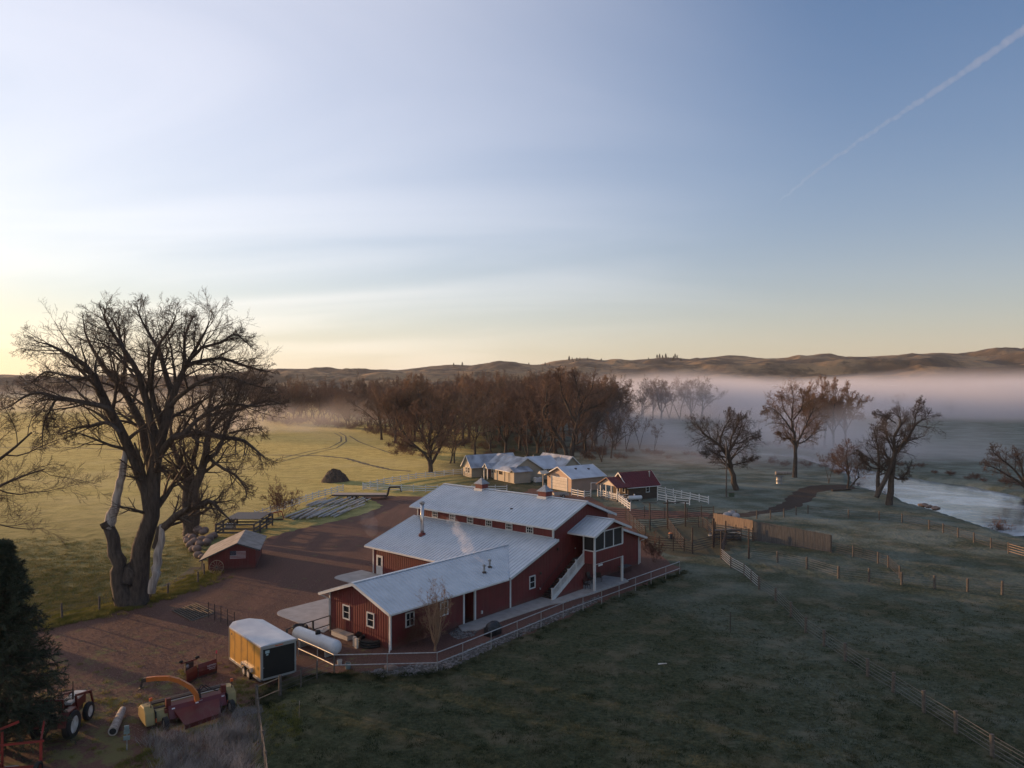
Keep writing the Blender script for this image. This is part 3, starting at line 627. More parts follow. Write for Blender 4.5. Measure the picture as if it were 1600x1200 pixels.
# concrete slabs round the barn
def bsheet(name, pts, m, z=.008, amp=.0, seed=1): return sheet(name, [B2W(*p)[:2] for p in pts], m, z, amp, 3, seed, False)
bsheet('planting_bed', [(-15.6, -.02), (-16.8, -1.2), (-17.3, -4.6), (-14.0, -5.5), (-12.2, -4.1), (-6, -4.2), (24.5, -4.6), (25.2, -2), (24, 3), (22.9, 2.9), (22.9, .05)], M['mulch'], .007, .05)
def slabmesh(name, pts, z1=.10):
    q = MB(); q.prism([(*p, -.05) for p in pts], (0, 0, z1 + .05)); o = q.build(name, M['conc'], None, (-.162, 70.288, 0), BA); return tag(o, kind='structure')
slabmesh('concrete_walk', [(-6.9, -.05), (-7.6, -1.2), (-6.6, -2.0), (-3.0, -1.9), (3.2, -2.15), (4.6, -2.6), (8.8, -3.1), (15.3, -3.3), (16, -2.4), (15.6, -.05)], .10)
arc = [(-14.0 + 1.3 * math.cos(t), 14.1 + 1.6 * math.sin(t)) for t in np.linspace(math.pi, math.pi / 2, 7)]
slabmesh('concrete_apron', [(-15.4, Ww - .4), (-15.3, 12.5)] + arc + [(-9.1, 15.6), (-1.0, 13.2), (-1.0, 9.0), (-1.4, Ww + .03), (-14.4, Ww + .03)], .06)
arc = [(-3.0 + 1.2 * math.cos(t), 21.0 + 1.0 * math.sin(t)) for t in np.linspace(math.pi, math.pi / 2, 6)]
slabmesh('concrete_pad', [(-4.2, 16.4)] + arc + [(-.03, 22.0), (-.03, 16.0), (-3.4, 15.9)], .07)
# ------------------------------------------------------------------ bare trees
def unit(a): return a / np.maximum(np.linalg.norm(a, axis=-1, keepdims=True), 1e-9)
def chains(P, D, Ln, R, k, wig, up, taper, rng, curl=0.0, centre=None):
    n = len(P); pts = np.zeros((n, k + 1, 3)); rr = np.zeros((n, k + 1)); dd = np.zeros((n, k + 1, 3))
    pts[:, 0] = P; d = D.copy(); rr[:, 0] = R; dd[:, 0] = d
    bend = unit(rng.normal(size=(n, 3))) * curl
    for i in range(k):
        d = d + rng.normal(size=(n, 3)) * wig + bend; d[:, 2] += up; d = unit(d)
        pts[:, i + 1] = pts[:, i] + d * (Ln / k)[:, None]; rr[:, i + 1] = R * (1 - (1 - taper) * (i + 1) / k); dd[:, i + 1] = d
    return pts, rr, dd
def spawn(pts, rr, dd, Ln, m, t0, ang, ratio, rfac, rng, t1=1.0, along=.35):
    n, k1, _ = pts.shape; k = k1 - 1; m_ = m
    t = np.sort(rng.uniform(t0, t1, (n, m_)), axis=1); t = (t0 + (t1 - t0) * (np.arange(m_)[None] + rng.uniform(.1, .9, (n, m_))) / m_)
    x = t * k; i = np.minimum(x.astype(int), k - 1); f = x - i; ar = np.arange(n)[:, None]
    P = pts[ar, i] * (1 - f[..., None]) + pts[ar, i + 1] * f[..., None]; D = unit(dd[ar, i + 1]); r = rr[ar, i] * (1 - f) + rr[ar, i + 1] * f
    a = np.radians(ang) * (1 + rng.normal(size=t.shape) * .28); q = unit(np.cross(D, unit(rng.normal(size=D.shape))))
    nd = D * np.cos(a)[..., None] + q * np.sin(a)[..., None]
    ln = Ln[:, None] * ratio * (1 - along * t) * rng.uniform(.65, 1.25, t.shape)
    return P.reshape(-1, 3), nd.reshape(-1, 3), ln.ravel(), (r * rfac * rng.uniform(.75, 1.1, t.shape)).ravel()
def tubes(sets):
    """[(pts, rad, sides)] -> vertices, quads"""
    V, Q, b = [], [], 0
    for pts, rr, s in sets:
        n, k1, _ = pts.shape; d = np.zeros_like(pts); d[:, :-1] = pts[:, 1:] - pts[:, :-1]; d[:, -1] = d[:, -2]; d = unit(d)
        ref = np.where(np.abs(d[:, :1, 2:3]) > .8, np.array([1., 0, 0]), np.array([0, 0, 1.])); x = unit(np.cross(d, ref + np.zeros_like(d))); y = np.cross(x, d)
        a = 2 * np.pi * np.arange(s) / s
        ring = pts[:, :, None] + rr[:, :, None, None] * (x[:, :, None] * np.cos(a)[None, None, :, None] + y[:, :, None] * np.sin(a)[None, None, :, None])
        V.append(ring.reshape(-1, 3)); idx = (b + np.arange(n * k1 * s)).reshape(n, k1, s); nx = np.roll(idx, -1, 2)
        Q.append(np.stack([idx[:, :-1], idx[:, 1:], nx[:, 1:], nx[:, :-1]], -1).reshape(-1, 4)); b += n * k1 * s
    return np.concatenate(V), np.concatenate(Q)
def grow(P, D, Ln, R, spec, rng, nbig=2, minr=.012):
    """spec: per level dict(k,wig,up,taper,sides, then m,t0,ang,ratio,rfac for its children)"""
    big, small = [], []
    for li, s in enumerate(spec):
        p, r, d = chains(P, D, Ln, R, s['k'], s.get('wig', .12), s.get('up', .03), s.get('taper', .3), rng, s.get('curl', 0))
        r = np.maximum(r, minr); (big if li < nbig else small).append((p, r, s.get('sides', 3)))
        if 'm' not in s: break
        P, D, Ln, R = spawn(p, r, d, Ln, s['m'], s.get('t0', .25), s.get('ang', 45), s.get('ratio', .6), s.get('rfac', .6), rng, along=s.get('along', .35))
        keep = P[:, 2] > .4; P, D, Ln, R = P[keep], D[keep], Ln[keep], R[keep]
    return big, small
def tree_meshes(name, seed, h=20., trunk=.22, limbs=5, spread=28, tr=.45, dens=1.0, bark='bark', twig='twig', lean=(0, 0), stems=1, minr=.013, up=.035, wig=.13):
    """meshes (trunk with its limbs, crown of twigs) of a bare broadleaf tree about h high"""
    rng = np.random.default_rng(seed); n = stems
    P = np.stack([rng.normal(size=n) * (.35 if n > 1 else 0), rng.normal(size=n) * (.35 if n > 1 else 0), np.full(n, -.2)], 1)
    D = unit(np.stack([rng.normal(size=n) * (.22 if n > 1 else .04) + lean[0], rng.normal(size=n) * (.22 if n > 1 else .04) + lean[1], np.ones(n)], 1))
    spec0 = dict(k=5, wig=.06, up=.05, taper=.75, sides=9)
    TL = np.full(n, h * trunk)
    p, r, d = chains(P, D, TL, np.full(n, tr / (n ** .35)), 5, .06, .03, .78, rng)
    r[:, 0] *= 1.45; r[:, 1] *= 1.08
    big = [(p, r, 9)]; m = max(1, round(limbs / n))
    # main limbs leave from the upper trunk
    az = rng.uniform(0, 6.28) + np.arange(n * m) * 2.4 + rng.normal(size=n * m) * .3
    tp = np.repeat(p[:, -1], m, 0); td = np.repeat(d[:, -1], m, 0); kk = rng.uniform(0, .3, n * m)
    tp = tp - td * (kk * h * trunk)[:, None]
    a = np.radians(spread) * rng.uniform(.35, 1.3, n * m); a[0] *= .25
    hd = np.stack([np.cos(az), np.sin(az), np.zeros(n * m)], 1); D1 = unit(td * np.cos(a)[:, None] + hd * np.sin(a)[:, None])
    L1 = h * (1 - trunk) * rng.uniform(.72, 1.0, n * m) * .93
    R1 = np.repeat(r[:, -1], m) * rng.uniform(.45, .75, n * m)
    D_ = dens
    spec = [dict(k=8, wig=wig, up=up, taper=.22, sides=6, m=int(9 * D_), t0=.18, ang=42, ratio=.46, rfac=.55),
            dict(k=6, wig=wig * 1.2, up=up * 1.3, taper=.25, sides=4, m=int(6 * D_ + .5), t0=.15, ang=40, ratio=.52, rfac=.55),
            dict(k=4, wig=.16, up=.04, taper=.3, sides=3, m=int(7 * D_ + .5), t0=.12, ang=38, ratio=.58, rfac=.6),
            dict(k=3, wig=.14, up=.04, taper=.4, sides=3, m=5, t0=.1, ang=38, ratio=.5, rfac=.7),
            dict(k=2, wig=.18, up=.04, taper=.5, sides=3)]
    bg_, sm = grow(tp, D1, L1, R1, spec, rng, 1, minr)
    v, q = tubes(big + bg_); tm = np_mesh(name + '_trunk', v, q, M[bark])
    v, q = tubes(sm); cm = np_mesh(name + '_crown', v, q, M[twig])
    return tm, cm
def put_tree(kind, meshes, loc, label, group=None, rz=0., sc=1., cat='tree', parts=('trunk', 'crown')):
    t = thing(kind, label, cat, loc, rz, group); t.scale = (sc if isinstance(sc, tuple) else (sc, sc, sc))
    for nm, me in zip(parts, meshes): place(me, nm, t)
    return t
rnd = random.Random(7)
V = {}
V['a'] = tree_meshes('cottonwood_a', 3, 20, .20, 6, 30, .45, 1.0, minr=.016)
V['b'] = tree_meshes('cottonwood_b', 8, 20, .26, 5, 24, .40, 1.0, 'bark', 'twig_grey', minr=.016)
V['c'] = tree_meshes('cottonwood_c', 21, 20, .12, 7, 26, .38, .85, 'bark', 'twig_dark', stems=2, minr=.014)
V['d'] = tree_meshes('slender_tree', 33, 20, .38, 4, 15, .28, .8, 'bark', 'twig', stems=2, minr=.016)
V['fa'] = tree_meshes('far_tree_a', 61, 20, .14, 7, 32, .45, .9, minr=.035)
V['fb'] = tree_meshes('far_tree_b', 62, 20, .18, 6, 26, .42, .9, 'bark', 'twig_grey', stems=2, minr=.035)
V['fc'] = tree_meshes('far_tree_c', 63, 20, .10, 8, 34, .40, .9, minr=.035)
V['e'] = tree_meshes('pale_tree', 45, 20, .30, 6, 26, .42, 1.1, 'bark', 'twig_pale', minr=.026)
V['w'] = tree_meshes('willow', 51, 6, .04, 14, 34, .10, .75, 'twig_red', 'twig_red', stems=7, minr=.010)

# ---- traced trees: main limbs follow the photograph, each with its own depth
def traced(kind, label, base, limbs, seed, twig='twig', bark='bark', dens=1., minr=.012, sub=None, ratio=.30, extra=None, parts_extra=()):
    bx, by = G(*base); Y = by; rng = np.random.default_rng(seed); sc = Y / F
    t = thing(kind, label, 'tree', (bx, by, 0)); big, sP = [], []
    def conv(pts, dep):
        n = len(pts); out = []
        for i, (px, py) in enumerate(pts):
            dy = np.interp(i / (n - 1), np.linspace(0, 1, len(dep)), dep); yy = Y + dy
            out.append(((px - 800) / F * yy - bx, dy, H - (py - Y0) / F * yy))
        return np.array(out)
    def smooth(p, r, k):
        # Catmull-Rom through the traced points
        n = len(p); q = np.concatenate([[2 * p[0] - p[1]], p, [2 * p[-1] - p[-2]]]); o = []; ro_ = []
        for s in np.linspace(0, n - 1, k + 1):
            i = min(int(s), n - 2); f = s - i; a, b, c, d = q[i:i + 4]
            o.append(.5 * ((2 * b) + (c - a) * f + (2 * a - 5 * b + 4 * c - d) * f * f + (3 * b - a - 3 * c + d) * f ** 3)); ro_.append(np.interp(s, np.arange(n), r))
        o = np.array(o); ro_ = np.array(ro_); jit = rng.normal(size=o.shape) * ro_[:, None] * .18; jit[0] = 0; return o + jit, ro_
    Pa, Ra, Da, La = [], [], [], []
    for pts, r, dep in limbs:
        p = conv(pts, dep); r = np.interp(np.arange(len(pts)), np.linspace(0, len(pts) - 1, len(r)), r); p, r = smooth(p, r, 12)
        big.append((p[None], r[None], 10)); d = np.gradient(p, axis=0); Pa.append(p); Ra.append(r); Da.append(unit(d)); La.append(np.linalg.norm(np.diff(p, axis=0), axis=1).sum())
    Pa, Ra, Da, La = np.array(Pa), np.array(Ra), np.array(Da), np.array(La)
    use = [i for i, l in enumerate(limbs) if min(l[1]) < .20]   # only tapering limbs carry branches
    P, D, Ln, R = spawn(Pa[use], Ra[use], Da[use], La[use], int(15 * dens), .20, 44, ratio, .5, rng, along=.80)
    # the limb ends go on
    D[:, 2] += .03; D = unit(D); P = np.concatenate([P, Pa[use, -1]]); D = np.concatenate([D, Da[use, -1]]); Ln = np.concatenate([Ln, np.full(len(use), .8)]); R = np.concatenate([R, Ra[use, -1]])
    Ln = np.clip(Ln, 1.0, 5.5)
    spec = [dict(k=6, wig=.11, up=.035, taper=.25, sides=5, m=6, t0=.12, ang=42, ratio=.60, rfac=.55),
            dict(k=5, wig=.11, up=.03, taper=.28, sides=4, m=5, t0=.12, ang=40, ratio=.60, rfac=.6),
            dict(k=4, wig=.10, up=.03, taper=.35, sides=3, m=4, t0=.1, ang=38, ratio=.62, rfac=.7),
            dict(k=3, wig=.10, up=.03, taper=.5, sides=3)]
    b2, sm = grow(P, D, Ln, R, spec, rng, 1, minr)
    v, q = tubes(big + b2); place(np_mesh('trunk', v, q, M[bark]), 'trunk', t)
    v, q = tubes(sm); place(np_mesh('crown', v, q, M[twig]), 'crown', t)
    if extra:
        for pts, r, dep in extra:
            p, rr = smooth(conv(pts, dep), np.interp(np.arange(len(pts)), np.linspace(0, len(pts) - 1, len(r)), r), 14)
            v, q = tubes([(p[None], rr[None], 12)]); place(np_mesh('dead_limb', v, q, M['deadwood']), 'dead_limb', t)
    return t
z3 = lambda L_: [(x / 2.4, 460 + y / 2.4) for x, y in L_]
limbs = [
 (z3([(505, 1165), (515, 1050), (545, 900), (568, 760), (585, 640), (612, 520), (640, 400), (670, 320), (715, 240), (765, 150), (785, 105)]), [1.3, .88, .80, .70, .60, .46, .38, .28, .19, .11, .05], [0, 0, 0, .5, 1]),
 (z3([(470, 1165), (475, 1100), (500, 1020), (530, 930), (560, 850)]), [1.1, .9, .7, .6, .5], [-.5, -.5, -.2, 0]),
 (z3([(560, 770), (530, 680), (500, 600), (455, 520), (420, 440), (378, 370), (350, 300), (300, 250), (235, 215), (190, 190), (150, 180)]), [.55, .5, .45, .4, .35, .25, .18, .12, .05], [0, -1, -3, -5]),
 (z3([(575, 700), (553, 600), (535, 500), (500, 430), (452, 350), (400, 290), (355, 220), (325, 160), (312, 100)]), [.5, .42, .36, .28, .2, .12, .05], [0, 2, 4, 5]),
 (z3([(420, 440), (375, 415), (290, 402), (215, 385), (150, 372), (90, 385), (40, 420)]), [.28, .22, .17, .12, .05], [-3, -5, -7]),
 (z3([(215, 385), (190, 430), (165, 480), (158, 540)]), [.12, .08, .05], [-5.5, -6.5]),
 (z3([(455, 520), (400, 480), (340, 495), (290, 500), (235, 522)]), [.2, .14, .05], [-3, -2.5, -1]),
 (z3([(590, 620), (565, 480), (545, 380), (520, 300), (480, 230), (440, 170), (400, 110), (385, 70)]), [.42, .36, .28, .2, .14, .05], [0, -1, -1, -2]),
 (z3([(600, 600), (650, 545), (700, 525), (760, 520), (830, 535), (900, 545), (950, 575), (990, 610)]), [.36, .3, .24, .16, .06], [0, -1, -3, -4]),
 (z3([(690, 525), (740, 470), (800, 430), (870, 410), (950, 420), (1040, 410)]), [.22, .17, .12, .05], [-2, -1, 1]),
 (z3([(650, 390), (622, 300), (600, 220), (560, 150), (530, 95), (515, 50)]), [.30, .24, .16, .10, .05], [.5, 2, 3]),
 (z3([(672, 320), (700, 270), (760, 250), (830, 240), (900, 262), (960, 280), (1000, 290)]), [.26, .2, .14, .05], [1, 3, 4]),
 (z3([(640, 420), (700, 360), (770, 320), (850, 310), (920, 330), (990, 350)]), [.24, .18, .12, .05], [0, -2, -4]),
 (z3([(715, 240), (760, 200), (830, 180), (880, 150), (930, 185)]), [.18, .12, .05], [.5, 0, -1]),
 (z3([(612, 520), (575, 400), (570, 300), (590, 200), (640, 130), (660, 80)]), [.30, .22, .14, .05], [.2, -2, -3]),
 (z3([(350, 300), (300, 315), (230, 300), (170, 290), (120, 330)]), [.16, .1, .05], [-4, -3]),
 (z3([(455, 350), (470, 260), (455, 180), (430, 110), (410, 80)]), [.2, .13, .05], [4, 6]),
 (z3([(700, 270), (690, 200), (700, 140), (720, 95)]), [.18, .12, .05], [2, 4]),
 (z3([(590, 950), (600, 890), (640, 850), (690, 815), (750, 795), (790, 775), (815, 800), (850, 835)]), [.5, .40, .32, .25, .18, .08], [0, -1, -2, -2]),
 (z3([(470, 1165), (445, 1040), (428, 950), (412, 880), (398, 850)]), [.95, .72, .60, .55, .50], [-.6, -1]),
]
extra = [(z3([(402, 875), (412, 835), (432, 790), (440, 730), (458, 680), (468, 620), (470, 575), (452, 548)]), [.50, .52, .40, .36, .34, .30, .24, .10], [-1, -.6]),
         (z3([(568, 1120), (583, 1040), (596, 960), (606, 900), (602, 862)]), [.34, .42, .36, .28, .12], [-1.3, -.9])]
traced('cottonwood_tree', 'huge bare old cottonwood with a bleached broken limb at the gravel yard edge', (206, 944), limbs, 5, extra=extra, minr=.009, twig='twig_dark', ratio=.50, dens=1.15)
limbs = [
 (z3([(712, 905), (722, 800), (738, 710), (765, 630), (780, 540), (782, 460), (790, 380), (800, 300)]), [1.05, .85, .6, .5, .4, .3, .2, .06], [0, 0, 0]),
 (z3([(708, 900), (700, 790), (705, 700), (680, 640), (655, 590), (640, 520), (650, 440), (660, 350)]), [.7, .6, .5, .42, .3, .2, .1, .05], [0, 1, 2]),
 (z3([(770, 630), (820, 580), (850, 500), (880, 420), (900, 350), (930, 300)]), [.35, .26, .18, .05], [0, 3]),
 (z3([(782, 520), (840, 460), (900, 430), (960, 410), (1010, 400), (1055, 412)]), [.3, .22, .15, .05], [0, -2]),
 (z3([(700, 740), (650, 690), (620, 660), (600, 655)]), [.25, .16, .05], [0, -2]),
 (z3([(790, 620), (840, 655), (885, 680), (920, 730), (925, 760)]), [.22, .16, .06], [0, -3]),
 (z3([(720, 640), (740, 560), (735, 480), (720, 400), (730, 330)]), [.3, .22, .12, .05], [0, 3]),
 (z3([(860, 520), (910, 510), (960, 500), (990, 520)]), [.18, .12, .05], [1, 2]),
]
traced('cottonwood_tree', 'second bare cottonwood with thick twin trunks behind the boulder pile', (297, 838), limbs, 9, minr=.010, twig='twig_dark', ratio=.48, dens=1.15)
# tree whose trunk stands just left of the photograph
t0 = tree_meshes('edge_cottonwood', 71, 27, .22, 8, 44, .95, 1.1, 'bark', 'twig_dark', minr=.011)
put_tree('cottonwood_tree', t0, (-62, 74, 0), 'bare cottonwood at the left edge, only its right-hand branches showing', rz=1.1)
z5 = lambda L_: [(900 + x / 3.529, 560 + y / 3.529) for x, y in L_]
traced('cottonwood_tree', 'dark bare tree leaning left over the frosted lawn beside the utility pole', (1148.5, 766), [
 (z5([(885, 725), (872, 660), (855, 600), (845, 550), (850, 500), (880, 450), (915, 400), (940, 340)]), [.62, .5, .42, .36, .25, .15, .08, .04], [0, 0, 1]),
 (z5([(858, 600), (835, 540), (800, 490), (755, 450), (700, 415), (690, 390), (650, 345)]), [.38, .32, .27, .2, .12, .04], [0, -1, -2]),
 (z5([(790, 485), (800, 430), (825, 370), (850, 330), (845, 300)]), [.22, .15, .10, .04], [-1, 0]),
 (z5([(840, 550), (790, 535), (740, 510), (705, 515)]), [.16, .1, .04], [0, -2]),
 (z5([(855, 590), (895, 580), (940, 570), (985, 555)]), [.14, .1, .04], [0, -1.5]),
 (z5([(870, 470), (920, 460), (960, 430), (1000, 440)]), [.16, .1, .04], [0, 2]),
 (z5([(850, 500), (860, 430), (890, 370), (900, 320)]), [.2, .13, .05], [0, -2])], 14, dens=1.3, minr=.011, ratio=.60, twig='twig_dark')
z6 = lambda L_: [(1160 + x / 3.636, 540 + y / 3.636) for x, y in L_]
traced('cottonwood_tree', 'crooked twin-trunked bare tree on the river bank with two high hooked limbs', (1385, 789), [
 (z6([(832, 908), (850, 800), (850, 700), (865, 620), (860, 560), (870, 500), (898, 450), (895, 410), (875, 395)]), [.62, .5, .42, .34, .28, .24, .18, .14, .07], [0, 0, .5]),
 (z6([(762, 862), (790, 800), (820, 740), (850, 660), (870, 610), (920, 560), (955, 500), (985, 440), (1030, 420), (1050, 400)]), [.42, .38, .36, .34, .28, .22, .18, .12, .05], [-.5, 0, 1]),
 (z6([(768, 850), (770, 760), (775, 680), (770, 600), (760, 530), (745, 470)]), [.4, .3, .2, .12, .05], [1, 2, 3]),
 (z6([(870, 440), (840, 420), (800, 400), (770, 390)]), [.12, .08, .04], [0, -1]),
 (z6([(975, 470), (985, 400), (1000, 350), (1010, 320)]), [.14, .09, .04], [1, 1.5]),
 (z6([(860, 610), (830, 540), (815, 470), (820, 420)]), [.15, .1, .04], [0, 1]),
 (z6([(850, 740), (890, 760), (920, 740), (950, 690)]), [.2, .12, .04], [0, -1.5]),
 (z6([(775, 700), (730, 690), (690, 650), (660, 620)]), [.15, .1, .04], [1, 0])], 15, dens=1.25, minr=.011, ratio=.46, twig='twig_dark')
traced('cottonwood_tree', 'pale-twigged bare tree with a straight trunk beside the fallen log', (1241, 746), [
 (z6([(297, 752), (300, 650), (302, 580), (295, 500), (280, 430), (285, 360), (290, 300), (285, 260)]), [.55, .42, .36, .28, .2, .14, .09, .04], [0, 0, 1]),
 (z6([(300, 570), (275, 530), (225, 525), (215, 500)]), [.22, .14, .05], [0, -1]),
 (z6([(285, 490), (245, 430), (200, 380), (150, 350), (125, 370)]), [.2, .14, .09, .04], [0, -2]),
 (z6([(305, 560), (340, 500), (370, 430), (400, 370), (410, 330)]), [.24, .17, .10, .04], [0, 1]),
 (z6([(310, 560), (360, 540), (400, 500), (430, 450)]), [.18, .12, .05], [0, 2]),
 (z6([(280, 430), (240, 370), (225, 320), (220, 280)]), [.16, .1, .04], [0, 2]),
 (z6([(290, 420), (330, 370), (345, 310), (335, 270)]), [.15, .1, .04], [0, -2])], 16, twig='twig_pale', dens=1.3, minr=.014, ratio=.60)
traced('small_tree', 'small scraggly bare tree with low splayed limbs on the river bank', (1323, 765), [
 (z6([(597, 820), (605, 750), (590, 710), (545, 680), (500, 650)]), [.22, .16, .12, .08, .03], [0, 1]),
 (z6([(600, 820), (640, 770), (662, 740), (655, 690), (690, 650)]), [.16, .13, .1, .07, .03], [0, -1]),
 (z6([(603, 760), (600, 680), (590, 620), (600, 560)]), [.13, .09, .03], [0, 0])], 17, dens=1.1, minr=.013, ratio=.7)
traced('small_tree', 'bare tree leaning left over the river at the right edge of the view', (1604, 765), [
 (z6([(1640, 825), (1560, 770), (1480, 720), (1420, 690), (1370, 680)]), [.35, .26, .17, .1, .04], [0, 0]),
 (z6([(1600, 780), (1540, 700), (1480, 650), (1430, 610), (1420, 580)]), [.26, .18, .1, .04], [0, 2]),
 (z6([(1610, 800), (1590, 700), (1570, 640), (1550, 600)]), [.26, .18, .1, .04], [0, -2]),
 (z6([(1640, 820), (1660, 700), (1650, 620)]), [.3, .18, .05], [0, 1])], 18, dens=1., minr=.014, ratio=.4)
z4 = lambda L_: [(420 + x / 2.857, 560 + y / 2.857) for x, y in L_]
traced('cottonwood_tree', 'tallest dark bare cottonwood with a sweeping double trunk behind the garage', (893, 731), [
 (z4([(1352, 480), (1352, 420), (1365, 340), (1380, 270), (1400, 200), (1440, 140), (1450, 90)]), [.75, .62, .5, .42, .3, .2, .06], [0, 0, 1]),
 (z4([(1345, 480), (1320, 400), (1280, 330), (1240, 280), (1225, 230), (1260, 190)]), [.6, .5, .42, .35, .25, .15], [0, 0, -2]),
 (z4([(1375, 290), (1340, 230), (1310, 160), (1300, 100), (1290, 60)]), [.35, .26, .17, .06], [0, 2]),
 (z4([(1395, 220), (1380, 150), (1370, 100), (1360, 60)]), [.28, .18, .06], [0, -2]),
 (z4([(1385, 250), (1440, 220), (1490, 200), (1530, 160)]), [.25, .17, .05], [0, -2]),
 (z4([(1260, 300), (1240, 200), (1245, 120), (1250, 70)]), [.25, .16, .05], [-1, 1]),
 (z4([(1370, 400), (1410, 430), (1440, 440)]), [.18, .12, .05], [0, -1])], 19, dens=1.25, minr=.018, ratio=.5)
traced('cottonwood_tree', 'spreading brown-twigged bare tree at the field corner left of the house', (672.5, 738), [
 (z4([(722, 508), (720, 450), (715, 400), (720, 340), (725, 270), (720, 200)]), [.6, .5, .38, .28, .16, .05], [0, 0]),
 (z4([(722, 470), (690, 420), (640, 380), (600, 330), (570, 270), (560, 230)]), [.36, .28, .2, .12, .04], [0, -2]),
 (z4([(726, 470), (760, 410), (790, 350), (820, 290), (840, 240)]), [.36, .27, .17, .05], [0, 2]),
 (z4([(715, 410), (680, 330), (660, 260), (650, 210)]), [.28, .18, .05], [0, 3]),
 (z4([(720, 400), (760, 330), (775, 260), (780, 200)]), [.26, .17, .05], [0, -3]),
 (z4([(718, 430), (660, 400), (610, 390), (570, 380)]), [.2, .13, .04], [0, -1])], 20, dens=1.2, minr=.02, ratio=.45, twig='twig')

# the wood behind the house: nearer rows
near_wood = [(707, 724, 'c', 16), (742, 716, 'b', 18.5), (768, 706, 'c', 21), (790, 709, 'a', 20), (812, 704, 'b', 22), (838, 708, 'c', 22), (856, 716, 'd', 19), (826, 718, 'd', 17), (868, 708, 'a', 21), (915, 712, 'b', 19), (940, 722, 'd', 13), (955, 716, 'b', 12), (925, 700, 'c', 20), (962, 703, 'd', 15)]
for i, (px, py, k, h) in enumerate(near_wood):
    x, y = G(px, py); put_tree('cottonwood_tree', V[k], (x, y, hz(x, y)), 'bare brown tree of the wood standing just behind the house and garage', 'bare trees of the wood behind the house', rnd.uniform(0, 6.28), h / 20 * rnd.uniform(1.0, 1.12))
for i in range(52):   # middle rows
    px = 600 + i * 7.2 + rnd.uniform(-6, 6); py = rnd.uniform(672, 698); x, y = G(px, py)
    put_tree('cottonwood_tree', V[rnd.choice('abcae')], (x, y, hz(x, y)), 'bare tree deep inside the wood behind the house', 'bare trees of the wood behind the house', rnd.uniform(0, 6.28), rnd.uniform(.92, 1.22))
for i in range(88):   # far rows along the end of the hay field
    px = 385 + i * 6.6 + rnd.uniform(-8, 8); py = rnd.uniform(644, 658) if px < 640 else rnd.uniform(652, 668); x, y = G(px, py)
    put_tree('cottonwood_tree', V[rnd.choice(['fa', 'fb', 'fc', 'fa', 'd'])], (x, y, hz(x, y)), 'bare tree in the far wood beyond the hay field', 'bare trees of the far wood', rnd.uniform(0, 6.28), (rnd.uniform(.75, 1.15), rnd.uniform(.75, 1.15), rnd.uniform(.95, 1.35) if px < 700 else rnd.uniform(1.1, 1.45)))
for i in range(40):   # horizon trees at the left, far across the field
    px = -60 + i * 12 + rnd.uniform(-9, 9); py = rnd.uniform(618, 623); x, y = G(px, py)
    put_tree('cottonwood_tree', V[rnd.choice(['fa', 'fb', 'fc'])], (x, y, hz(x, y)), 'tiny bare tree in the misty tree line across the hay field', 'trees of the misty line across the hay field', rnd.uniform(0, 6.28), rnd.uniform(.75, 1.1))
for i in range(30):   # the belt at the field's far edge
    px = 425 + i * 7.6 + rnd.uniform(-5, 5); py = np.interp(px, [425, 520, 600, 650], [655, 660, 672, 684]) + rnd.uniform(-6, 2); x, y = G(px, py)
    put_tree('cottonwood_tree', V[rnd.choice(['fa', 'fb', 'fc', 'd'])], (x, y, hz(x, y)), 'bare tree in the belt right along the far edge of the hay field', 'bare trees of the far wood', rnd.uniform(0, 6.28), rnd.uniform(.6, 1.0))
# trees standing in the fog
for (px, py, top, k, lab) in [(1003, 655, 592, 'c', 'left'), (1020, 654, 596, 'b', 'left'), (1033, 656, 589, 'a', 'left'), (1046, 655, 593, 'd', 'left'), (1062, 656, 590, 'd', 'left'), (1080, 655, 588, 'a', 'left'), (1096, 656, 592, 'b', 'left')]:
    x, y = G(px, py); put_tree('cottonwood_tree', V[k], (x, y, hz(x, y)), 'bare tree of the row rising out of the fog bank right of the wood', 'trees rising out of the fog bank', rnd.uniform(0, 6.28), (py - top) / F * y / 20)
for (px, py, top, k) in [(1270, 703, 598, 'e'), (1288, 700, 590, 'e'), (1303, 704, 594, 'e'), (1322, 702, 600, 'e')]:
    x, y = G(px, py); s = (py - top) / F * y / 20; put_tree('cottonwood_tree', V[k], (x, y, hz(x, y)), 'tall slender sunlit tree of the clump standing in mist across the river', 'tall trees in the mist across the river', rnd.uniform(0, 6.28), (s * .8, s * .8, s))
for (px, py, top, k, lab) in [(978, 706, 642, 'd', 'slender reddish tree in mist behind the cabin, the nearer one'), (1000, 702, 640, 'd', 'slender reddish tree in mist behind the cabin, the farther one'), (1022, 707, 656, 'd', 'small thin tree standing alone in the mist right of the cabin'), (1363, 644, 622, 'a', 'leftmost small round tree in the field across the river'), (1383, 644, 620, 'c', 'small tree in the far field between two others'), (1403, 645, 614, 'a', 'tallest small tree in the far field behind the hooked tree'), (1485, 649, 624, 'c', 'lone bushy tree in the frosted field across the river'), (1295, 755, 700, 'd', 'thin pale sapling between the fallen log and the scraggly tree')]:
    x, y = G(px, py); s = (py - top) / F * y / 20; f = 1.25 if k != 'd' else .8; put_tree('small_tree', V[k], (x, y, hz(x, y)), lab, None, rnd.uniform(0, 6.28), (s * f, s * f, s))
